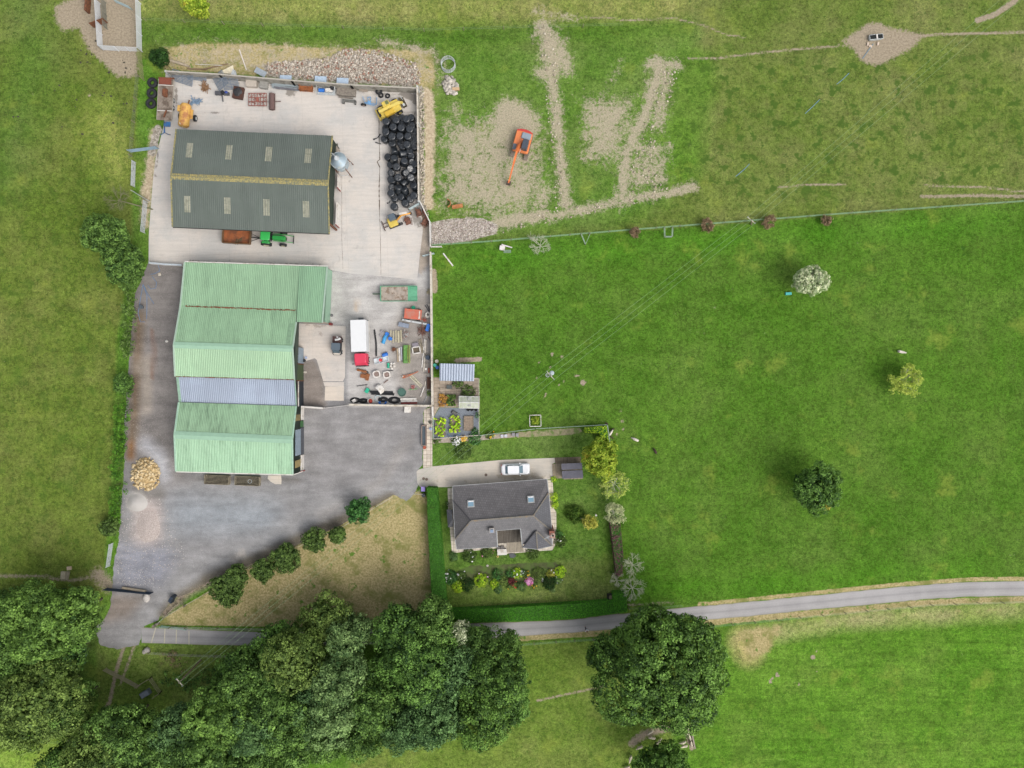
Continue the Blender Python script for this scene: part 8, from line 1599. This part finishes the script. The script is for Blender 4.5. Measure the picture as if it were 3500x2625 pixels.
simple('rusty_harrow', 'rusty orange arm reaching toward the cream rack', 'scrap iron', 1404, 1281, lambda mb: [mb.beam((-1.1, -.5, .3), (1.2, .55, .3), .13, .12), mb.beam((-.9, -.1, .3), (.4, .2, .3), .1, .1), mb.box(-1.2, -.3, 0, .4, .5, .3)], mat('copper rust', (190, 116, 84), .85)); simple('slatted_rack', 'cream slatted rack lying at an angle', 'rack', 1420, 1302, lambda mb: [mb.beam((-1.2, .22, .12), (1.2, .22, .12), .09, .1), mb.beam((-1.2, -.22, .12), (1.2, -.22, .12), .09, .1)] + [mb.beam((-1.15 + .2 * k, -.22, .12), (-1.15 + .2 * k, .22, .12), .08, .06) for k in range(13)], mat('cream plastic', (220, 214, 188), .7), pang((1401, 1283), (1438, 1320))); simple('white_cone', 'white cone end by the rusty arm', 'cone', 1376, 1286, lambda mb: mb.lathe([(.25, 0), (.05, .5)], 12), WHITE)
simple('pink_scrap', 'faded pink scrap metal near the lime bar', 'scrap iron', 1412, 1322, scrap(7, .4, .5, 61, .6), mat('faded pink', (176, 110, 108), .8)); simple('bulk_bag', 'big crumpled white bag on the black pipes', 'bag', 1297, 1331, lambda mb: mb.loft([[(x * k, y * k, z) for x, y in ((-.8, .3), (-.3, .75), (.3, .75), (.75, .2), (.75, -.4), (.2, -.8), (-.25, -.2))] for z, k in ((.3, .9), (.6, 1), (.75, .7), (.8, .25))]), WHITE)
for y, x0, x1, l in ((1340, 1262, 1343, 'upper'), (1347, 1267, 1347, 'lower')): simple('black_pipe', f'{l} black land drain of the pair', 'pipe', (x0 + x1) / 2, y, lambda mb: [mb.cyl((-1.85, 0, .16), (1.85, 0, .16), .16, n=12), mb.torus((1.7, 0, .16), .17, .03, 14, 6, 'X')], BLK, R(-2))
simple('canister', 'teal canister lying left of the land drains', 'canister', 1254, 1335, lambda mb: mb.loft([rrect(.8, .55, .12, 0), rrect(.8, .55, .12, .4)]), TEAL, R(60)); simple('round_tank', 'dark green round tub of murky water', 'tub', 1374, 1341, lambda mb: mb.lathe([(.58, 0), (.68, .6), (.62, .6), (.58, .45), (.02, .45)], 26), mat('murky green', (74, 112, 100), .4))
for x, y, r0, n_, m, l in ((1212, 1368, .55, 3, BLK, 'black hose coil with a white block on it'), (1240, 1370, .5, 4, BLK, 'black hose coil left of the white tub'), (1290, 1362, .5, 1, mat('clear hose', (190, 206, 210), .3), 'clear hose loop on the coils'), (1308, 1366, .55, 4, BLK, 'black hose coil in the middle of the wall'), (1306, 1376, .45, 2, VB, 'blue hose coil at the foot of the wall'), (1346, 1368, .7, 4, BLK, 'black hose coil at the white boards'), (1395, 1376, .3, 1, mat('purple hose', (80, 70, 110), .5), 'purple hose loop on the red boards')):
    def fc(mb, r0=r0, n_=n_):
        for k in range(n_): mb.torus((.03 * k, 0, .08 + .1 * k), r0 - .1 * k, .075, 26, 6)
    o = simple('hose_coil', l, 'hose', x, y, fc, m); o.scale = (1.35 if n_ > 1 else 1, .75 if n_ > 1 else 1, 1)
simple('block', 'white square block on the black hose coil', 'block', 1210, 1370, lambda mb: mb.box(0, 0, .45, .55, .5, .12), WHITE, R(30)); t = item('tub', 'white tub of red rags by the cream wall', 'tub', 1268, 1371); mb = MB(); mb.lathe([(.4, 0), (.48, .5), (.42, .5), (.36, .2), (.02, .2)], 18); mb.build('tub', WHITE, t); mb = MB(); mb.ell((0, 0, .35), (.3, .34, .12), 9, 5, rough=.3); mb.build('rags', mat('brick red rag', (180, 66, 50), .8, 0, .3, 6), t)
simple('foam_boards', 'stack of long white boards in the south corner', 'boards', 1395, 1367, lambda mb: [mb.box(0, .15, 0, 2.6, .3, .3), mb.box(.1, -.18, 0, 2.6, .26, .2)], WHITE, R(1)); simple('foam_boards', 'dark red boards under the white ones', 'boards', 1397, 1378, lambda mb: mb.box(0, 0, 0, 2.6, .25, .15), RED, R(1)); simple('plank', 'white plank along the foot of the cream wall', 'plank', 1327, 1379, lambda mb: mb.box(0, 0, 0, 2.9, .12, .12), WHITE, R(1))
t = item('metal_trough', 'rusty brown trough by the east wall', 'trough', 1467, 1309); mb = MB(); mb.box(0, 0, 0, .55, 1.9, .1)
for x in (-.28, .28): mb.beam((x, -.95, .25), (x, .95, .25), .05, .5)
mb.build('trough', mat('brown trough', (104, 76, 64), .9), t)
simple('square_cover', 'square white tank lid outside the junk yard', 'lid', 1392, 1400, lambda mb: mb.loft([rrect(1.05, 1.0, .06, 0), rrect(1.05, 1.0, .06, .35), rrect(.95, .9, .06, .4)]), WHITE, R(-2)); simple('fuel_drum', 'white and blue tin by the green barn door', 'tin', 1044, 1222, drum_fn(.2, .35), mat('white blue tin', (170, 184, 214), .5)); simple('tub', 'black bucket beside the green barn door', 'tub', 1038, 1232, lambda mb: mb.lathe([(.22, 0), (.28, .4), (.02, .38)], 12), BLK); simple('sandbag', 'white sandbag by the mossy sliding door', 'bag', 1040, 1272, lambda mb: mb.ell((0, 0, .12), (.3, .18, .12)), WHITE); simple('tyre', 'small tyre at the corner of the stepped roof', 'tyre', 1132, 1077, tyre_fn(.22, .15), mat('grey tyre', (92, 94, 98), .8))
simple('post_box', 'small dark red post at the stepped barn corner', 'post', 1131, 1108, lambda mb: mb.box(0, 0, 0, .35, .35, 1.2), mat('deep red', (130, 40, 40), .6)); simple('pipe_end', 'dark drain cover on the pale concrete', 'cover', 1150, 492, lambda mb: mb.ell((0, 0, .02), (.15, .3, .03)), mat('drain dark', (90, 84, 78), .9))
# rusty attachments by the mini digger
for x, y, s_, l in ((1392, 754, 51, 'rusty toothed bucket on the concrete by the mini digger'), (1430, 725, 52, 'dark brown attachments under the pale gate'), (1452, 758, 53, 'rusty iron heap in the wall angle')): simple('digger_attachment', l, 'bucket', x, y, lambda mb: [mb.box(0, 0, 0, 1.1, .9, .45, .3, 0, .9, .8), [mb.beam((-.55 + .2 * k, -.45, .1), (-.6 + .2 * k, -.75, .1), .07, .07) for k in range(6)], scrap(8, .8, .6, s_, .9)(mb)], mat('rust brown iron', (134, 90, 72), .9, .05, .3, 3, (84, 60, 52), .5, 2), R(x % 40 * 3))
simple('long_plate', 'long rusty plate leaning inside the angled wall', 'plate', 1456, 736, lambda mb: mb.box(0, 0, .3, 1.7, .35, .5), mat('rust red plate', (142, 84, 68), .85), pang((1449, 725), (1463, 752)) )
wallthing('boundary_wall', 'angled pale-topped wall behind the rusty attachments', [(1431, 686), (1437, 692), (1468, 756)], 1.3, .1, mat('mint rail', (170, 196, 190), .6), WHITE)
# domestic things
t = item('wheelie_bin', 'purple wheelie bin at the end of the clipped hedge', 'bin', 1446, 1672, R(0), 1.0); mb = MB(); mb.box(0, 0, .05, .5, .6, .95, 0, 0, 1.15, 1.15); mb.build('bin', mat('purple bin', (132, 108, 196), .5), t); mb = MB(); mb.box(0, .02, 1.0, .62, .75, .08); mb.build('lid', mat('lilac lid', (166, 146, 226), .5), t)
simple('bin', 'round black bin beside the purple one', 'bin', 1447, 1693, lambda mb: mb.lathe([(.26, 0), (.33, .85), (.3, .9), (.05, .95)], 16), mat('charcoal bin', (62, 70, 74), .5), zt=.9); rails('stub_wall', 'short pale rail above the black bin', (1416, 1689), (1444, 1690), .9, 1, PALEW, posts=3, wd=.2, cat='rail')
t = item('garden_bench', 'white garden storage bench at the edge of the patio', 'bench', 1716, 1884, R(3)); mb = MB(); mb.box(0, 0, 0, 1.45, .85, .5); mb.build('chest', mat('offwhite chest', (222, 222, 220), .6), t); mb = MB(); mb.box(0, -.02, .5, 1.5, .95, .06); mb.build('lid', WHITE, t); mb = MB(); mb.box(-.5, .65, 0, .5, .45, .45); mb.box(.1, .7, 0, .5, .4, .45); mb.build('seat', mat('grey seat', (112, 108, 106), .7), t)
simple('rock', 'dark slate rock on the lawn below the deck', 'rock', 1752, 1901, lambda mb: mb.prism([(-.6, .3), (.2, .35), (.6, 0), (.2, -.35), (-.4, -.3)], 0, .25), mat('slate rock', (92, 96, 98), .8)); simple('ornament', 'yellow ring ornament on the lawn edge', 'ornament', 1701, 1904, lambda mb: mb.torus((0, 0, .1), .14, .05, 14, 6), mat('yellow enamel', (226, 200, 120), .6)); simple('stone', 'lone pale stepping stone on the lawn', 'stone', 1666, 1936, lambda mb: mb.ell((0, 0, .02), (.2, .18, .06)), mat('pale stone', (186, 180, 172)))
t = item('stone_trough', 'long stone trough of dark water on the slab path', 'trough', 1450, 1488); mb = MB()
for p, q in (((-.35, -1.6), (.35, -1.6)), ((.35, -1.6), (.35, 1.6)), ((.35, 1.6), (-.35, 1.6)), ((-.35, 1.6), (-.35, -1.6))): mb.beam((*p, .28), (*q, .28), .14, .55)
mb.build('trough', mat('pinkish stone', (150, 132, 122), .9, 0, .15, 4), t); mb = MB(); mb.box(0, 0, .3, .62, 3.1, .05); mb.build('water', mat('slate water', (84, 96, 104), .2), t)
simple('flower_pot', 'terracotta pot at the south end of the stone trough', 'pot', 1451, 1530, lambda mb: mb.lathe([(.18, 0), (.28, .35), (.24, .35), (.02, .3)], 14), mat('terracotta', (170, 86, 62))); simple('flower_pot', 'dark planted pot on the slab path', 'pot', 1470, 1444, lambda mb: mb.lathe([(.18, 0), (.26, .35), (.02, .4)], 14), mat('dark pot', (84, 84, 70), .8)); simple('flower_pot', 'white and blue pot on the slab path', 'pot', 1472, 1466, lambda mb: mb.lathe([(.18, 0), (.26, .35), (.02, .4)], 14), mat('white blue tin', (170, 184, 214)))
for x, y, l in ((1600, 1399, 'left'), (1612, 1399, 'middle'), (1626, 1399, 'right')): simple('tub', f'black round tub, {l} of three under the greenhouse', 'tub', x, y, lambda mb: mb.lathe([(.22, 0), (.3, .45), (.26, .45), (.24, .3), (.02, .3)], 16), BLK, group='black tubs by the greenhouse')
for x, y, m, l in ((1487, 1248, mat('jade lid', (70, 186, 160), .5), 'round jade-lidded barrel by the corrugated shed'), (1493, 1235, PALEW, 'cream sack pile by the corrugated shed'), (1495, 1256, mat('mid blue', (60, 106, 190), .5), 'blue barrel tucked by the corrugated shed')): simple('water_butt', l, 'barrel', x, y, drum_fn(.28, .85), m)
simple('fish_box', 'square planter of white flowers in the plot', 'planter', 1535, 1323, lambda mb: mb.box(0, 0, 0, .85, .6, .35), mat('slate planter', (96, 104, 104), .8)); simple('wheelbarrow', 'upturned barrow on the slate chippings', 'barrow', 1552, 1411, lambda mb: [mb.loft([rrect(1.0, .6, .15, .15), rrect(.6, .35, .1, .45)]), mb.beam((-.5, .2, .2), (-1.0, .3, .1), .05, .05), mb.beam((-.5, -.2, .2), (-1.0, -.25, .1), .05, .05)], mat('grey barrow', (104, 104, 100), .7), R(150)); simple('garden_hose', 'blue hose curved inside the south fence', 'hose', 1551, 1488, lambda mb: mb.tube([(-1.1, .15, .05), (-.5, -.15, .05), (.3, -.15, .05), (1.1, .2, .05)], .05, 5), mat('pale blue hose', (108, 150, 196)))
for x, y, l in ((1755, 1485, 'left grey planter box in the north border'), (1768, 1487, 'right grey planter box in the north border')): simple('planter', l, 'planter', x, y, lambda mb: mb.box(0, 0, 0, .48, .55, .5), mat('grey planter', (150, 148, 150), .7))
for x, y, l in ((1716, 1491, 'left wire ring pot in the north border'), (1729, 1490, 'right wire ring pot in the north border')): simple('ring_pot', l, 'pot', x, y, lambda mb: mb.lathe([(.2, 0), (.26, .3), (.2, .3), (.02, .25)], 14), mat('greywhite', (204, 206, 214)))
t = item('compost_bin', 'black framed compost box in the lawn corner', 'compost bin', 2087, 2040, R(4)); mb = MB()
for p, q in (((-.5, -.55), (.5, -.55)), ((.5, -.55), (.5, .55)), ((.5, .55), (-.5, .55)), ((-.5, .55), (-.5, -.55))): mb.beam((*p, .4), (*q, .4), .12, .8)
mb.build('frame', mat('tarred frame', (48, 46, 44), .8), t); mb = MB(); mb.ell((0, 0, .45), (.42, .46, .2), 10, 5, rough=.15); mb.build('compost', mat('compost', (164, 150, 122), .9, 0, .25, 6), t)
simple('crate', 'brown box in the corner of the clipped hedges', 'box', 1534, 2076, lambda mb: mb.box(0, 0, 0, .6, .85, .6), mat('brown box', (92, 64, 52), .8)); simple('timber_block', 'pale flat board on the drive end', 'board', 1580, 1663, lambda mb: [mb.box(0, 0, 0, .5, .2, .1), mb.box(.8, .08, 0, .45, .2, .1)], WHITE, R(4), 2.4, .1) if 0 else None
for x, y, l in ((1661, 1623, 'round manhole cover left of the white car'), (1448, 1636, 'left manhole cover at the drive mouth'), (1458, 1638, 'right manhole cover at the drive mouth')): simple('manhole_cover', l, 'manhole cover', x, y, lambda mb: mb.lathe([(.24, .031), (.24, .045), (.02, .045)], 20), mat('iron cover', (122, 104, 94), .8), zt=0)
simple('birdbath', 'small white post on the lawn by the golden tree', 'ornament', 2037, 1761, lambda mb: mb.lathe([(.12, 0), (.05, .1), (.05, .6), (.16, .7), (.02, .68)], 10), WHITE); simple('nest_box', 'turquoise box hanging at the pale variegated tree', 'box', 2697, 1003, lambda mb: mb.box(0, 0, 0, .95, .42, .35), mat('turquoise', (84, 196, 190), .5), R(2))
rg = random.Random(77)
for i in range(34):
    x, y = rg.choice([(rg.uniform(330, 470), rg.uniform(200, 400)), (rg.uniform(30, 440), rg.uniform(180, 460)), (rg.uniform(270, 330), rg.uniform(110, 240))]); mb = MB()
    if i == 0: mb.ell((0, 0, .02), (.14, .11, .06), 8, 5, rough=.3); d0 = one('dung_pat', mb, mat('dark dung', (66, 62, 54), .95), 'dark dung pat on the west field grass', 'dung', P(x, y), 0, 'dung pats in the west field')
    else: o = d0.copy(); COL.objects.link(o); o.location = P(x, y); s_ = rg.uniform(.6, 1.6); o.scale = (s_, s_ * rg.uniform(.6, 1), 1); o.rotation_euler.z = rg.uniform(0, 6)
# ================================================================== ANIMALS AND THE WALKER
def skinned(name, V, E, rad, m, sub=2, root=0):
    me = bpy.data.meshes.new(name); me.from_pydata(V, E, []); ob = bpy.data.objects.new(name, me); COL.objects.link(ob)
    sk = ob.modifiers.new('skin', 'SKIN'); me.skin_vertices
    if not me.skin_vertices: bpy.context.view_layer.objects.active = ob
    for i, r_ in enumerate(rad):
        me.skin_vertices[0].data[i].radius = r_ if hasattr(r_, '__len__') else (r_, r_)
    me.skin_vertices[0].data[root].use_root = True
    sb = ob.modifiers.new('sub', 'SUBSURF'); sb.levels = sub; sb.render_levels = sub
    dg = bpy.context.evaluated_depsgraph_get(); dg.update(); nm = bpy.data.meshes.new_from_object(ob.evaluated_get(dg)); COL.objects.unlink(ob)
    o2 = bpy.data.objects.new(name, nm); COL.objects.link(o2); nm.materials.clear(); nm.materials.append(m); nm.polygons.foreach_set('use_smooth', [True] * len(nm.polygons)); return o2
def sheep_mesh(m, graze=False):
    V = [(-.42, 0, .62), (-.15, 0, .63), (.15, 0, .62), (.38, 0, .64), (.56, 0, .52 if graze else .82), (.74, 0, .25 if graze else .86), (.86, 0, .15 if graze else .80)]; E = [(i, i + 1) for i in range(6)]; rad = [.20, .25, .26, .2, .12, .09, .055]
    for x, j, up in ((-.40, 0, .03), (.34, 3, -.02)):
        for y in (.13, -.13):
            k = len(V); V += [(x, y, .40), (x - .05 if j == 0 else x, y, .24), (x, y, .02)]; E += [(j, k), (k, k + 1), (k + 1, k + 2)]; rad += [.085, .045, .035]
    k = len(V); V += [(.72, .12, .27 if graze else .92), (.72, -.12, .27 if graze else .92), (-.6, 0, .5)]; E += [(5, k), (5, k + 1), (0, k + 2)]; rad += [.025, .025, .04]
    return skinned('sheep', V, E, rad, m, 2, 1)
WOOL = mat('sheep wool', (214, 204, 182), .95, 0, .12, 10, bump=.6); WOOLD = mat('dark fleece', (74, 56, 50), .95, 0, .2, 10); WOOLW = mat('clean fleece', (236, 226, 216), .95, 0, .06, 10)
sA, sB = sheep_mesh(WOOL), sheep_mesh(WOOL, True)
GS = 'flock under the trees at the bottom edge'; first = [sA, sB]; used = [False, False]
def sheep(px, py, rz, label, k=0, m=None, sc=1.1, group=None):
    sc *= .78; src = first[k]; o = src.copy(); COL.objects.link(o)
    if m: o.data = src.data.copy(); o.data.materials.clear(); o.data.materials.append(m)
    o.location = P(px, py, .0); o.rotation_euler = (0, 0, R(rz)); o.scale = (sc,) * 3; o.name = 'sheep'; return tag(o, label, 'sheep', group)
for x, y, r_, k, l in ((2222, 2497, 210, 0, 'pale sheep closest below the huge oak'), (2228, 2517, 170, 0, 'buff sheep second below the huge oak'), (2249, 2531, 40, 1, 'shaded sheep at the edge of the dark tree'), (2185, 2549, 200, 0, 'sheep at the top left of the dark sheltering tree'), (2153, 2587, 250, 0, 'pale sheep alone on the left of the dark tree'), (2142, 2618, 200, 1, 'sheep half hidden at the very bottom'),
                       (2333, 2533, 200, 1, 'tan sheep right of the dark sheltering tree'), (2338, 2545, 190, 0, 'sheep just below the tan one'), (2348, 2482, 80, 0, 'topmost sheep in the file along the wall'), (2349, 2499, 250, 1, 'second sheep in the file along the wall'), (2356, 2516, 110, 0, 'third sheep in the file along the wall'), (2361, 2540, 100, 0, 'lowest sheep in the file along the wall')): sheep(x, y, r_, l, k, group=GS)
sheep(3074, 1203, -15, 'clean white sheep out in the big pasture', 0, WOOLW, 1.15); sheep(3084, 1271, 15, 'white sheep standing by the thin yellow-leaved tree', 0, WOOLW, 1.1); sheep(2171, 1502, 155, 'cream sheep grazing right of the garden corner', 1, WOOLW, 1.15); sheep(2238, 1542, 120, 'dark brown sheep grazing alone', 1, WOOLD, 1.0)
sheep(2086, 1480, 60, 'white sheep beside the garden corner post', 0, WOOLW, 1.0); sheep(2092, 1468, 30, 'black lamb next to the garden corner post', 0, WOOLD, .7); sheep(2073, 1447, 160, 'black lamb on the north side of the garden corner', 0, WOOLD, .6); sheep(2091, 1495, 140, 'black lamb below the white sheep', 0, WOOLD, .6)
for s_ in first: COL.objects.unlink(s_); bpy.data.objects.remove(s_)
wallthing('field_wall', 'short stone wall beside the file of sheep', [(2356, 2468), (2368, 2520), (2376, 2560)], .9, .25, mat('field stone', (160, 150, 134), .9, 0, .25, 5))
# walker: mid-stride, seen from above, heading up the picture
t = item('person', 'walker in a white top and dark trousers striding on the lane', 'person', 2003, 2147, R(98)); rz = 0
SKIN = mat('skin', (206, 160, 132), .6)
V = [(0, 0, .95), (0, 0, 1.15), (.01, 0, 1.38), (.01, 0, 1.48), (.03, 0, 1.58), (.04, 0, 1.70)]; E = [(0, 1), (1, 2), (2, 3), (3, 4), (4, 5)]; rad = [.14, .13, .15, .06, .09, .085]
for s_ in (1, -1):
    k = len(V); V += [(0, s_ * .10, .88), (s_ * .22, s_ * .11, .50), (s_ * .30 - .05, s_ * .11, .09), (s_ * .30 + .12, s_ * .11, .04)]; E += [(0, k), (k, k + 1), (k + 1, k + 2), (k + 2, k + 3)]; rad += [.095, .07, .045, .04]
    k = len(V); V += [(0, s_ * .20, 1.38), (-s_ * .10, s_ * .26, 1.12), (-s_ * .02 + .06, s_ * .27, .90), (-s_ * .02 + .10, s_ * .27, .82)]; E += [(2, k), (k, k + 1), (k + 1, k + 2), (k + 2, k + 3)]; rad += [.06, .045, .035, .03]
b = skinned('body', V, E, rad, SKIN, 2, 0); b.parent = t
V2 = [(0, 0, .98), (0, 0, 1.15), (.01, 0, 1.38), (.01, .2, 1.38), (-.1, .26, 1.14), (.01, -.2, 1.38), (.1, -.26, 1.14)]; o = skinned('shirt', V2, [(0, 1), (1, 2), (2, 3), (3, 4), (2, 5), (5, 6)], [.165, .16, .175, .09, .065, .09, .065], mat('white shirt', (252, 252, 255), .8), 2, 1); o.parent = t
V3 = [(0, 0, .93), (0, .10, .86), (.22, .11, .50), (.26, .11, .14), (0, -.10, .86), (-.22, -.11, .50), (-.34, -.11, .14)]; o = skinned('trousers', V3, [(0, 1), (1, 2), (2, 3), (0, 4), (4, 5), (5, 6)], [.155, .11, .085, .06, .11, .085, .06], mat('dark trousers', (44, 44, 56), .85), 2, 0); o.parent = t
mb = MB(); mb.ell((.02, 0, 1.74), (.115, .095, .10), 12, 8); mb.build('hair', mat('dark hair', (58, 48, 52), .8), t)
mb = MB(); mb.ell((.13, 0, 1.66), (.02, .015, .025), 6, 4); mb.build('nose', SKIN, t)
for s_ in (1, -1): mb = MB(); mb.ell((.12, s_ * .035, 1.69), (.012, .012, .01), 6, 4); mb.build('eye', BLK, t)
for s_ in (1, -1):
    for f in range(5):
        mb = MB(); y0 = s_ * (.27 + .0); x0 = -s_ * .02 + .075 + .014 * f if f < 4 else -s_ * .02 + .06; L = (.07, .08, .085, .075, .05)[f]; z0 = .82 if f < 4 else .85
        mb.tube([(x0, y0, z0), (x0 + .01 + (.03 if f == 4 else 0), y0 - s_ * .008, z0 - L * .6), (x0 + .02 + (.03 if f == 4 else 0), y0 - s_ * .02, z0 - L)], [.010, .009, .007], 6); mb.build('finger' if f < 4 else 'thumb', SKIN, t)
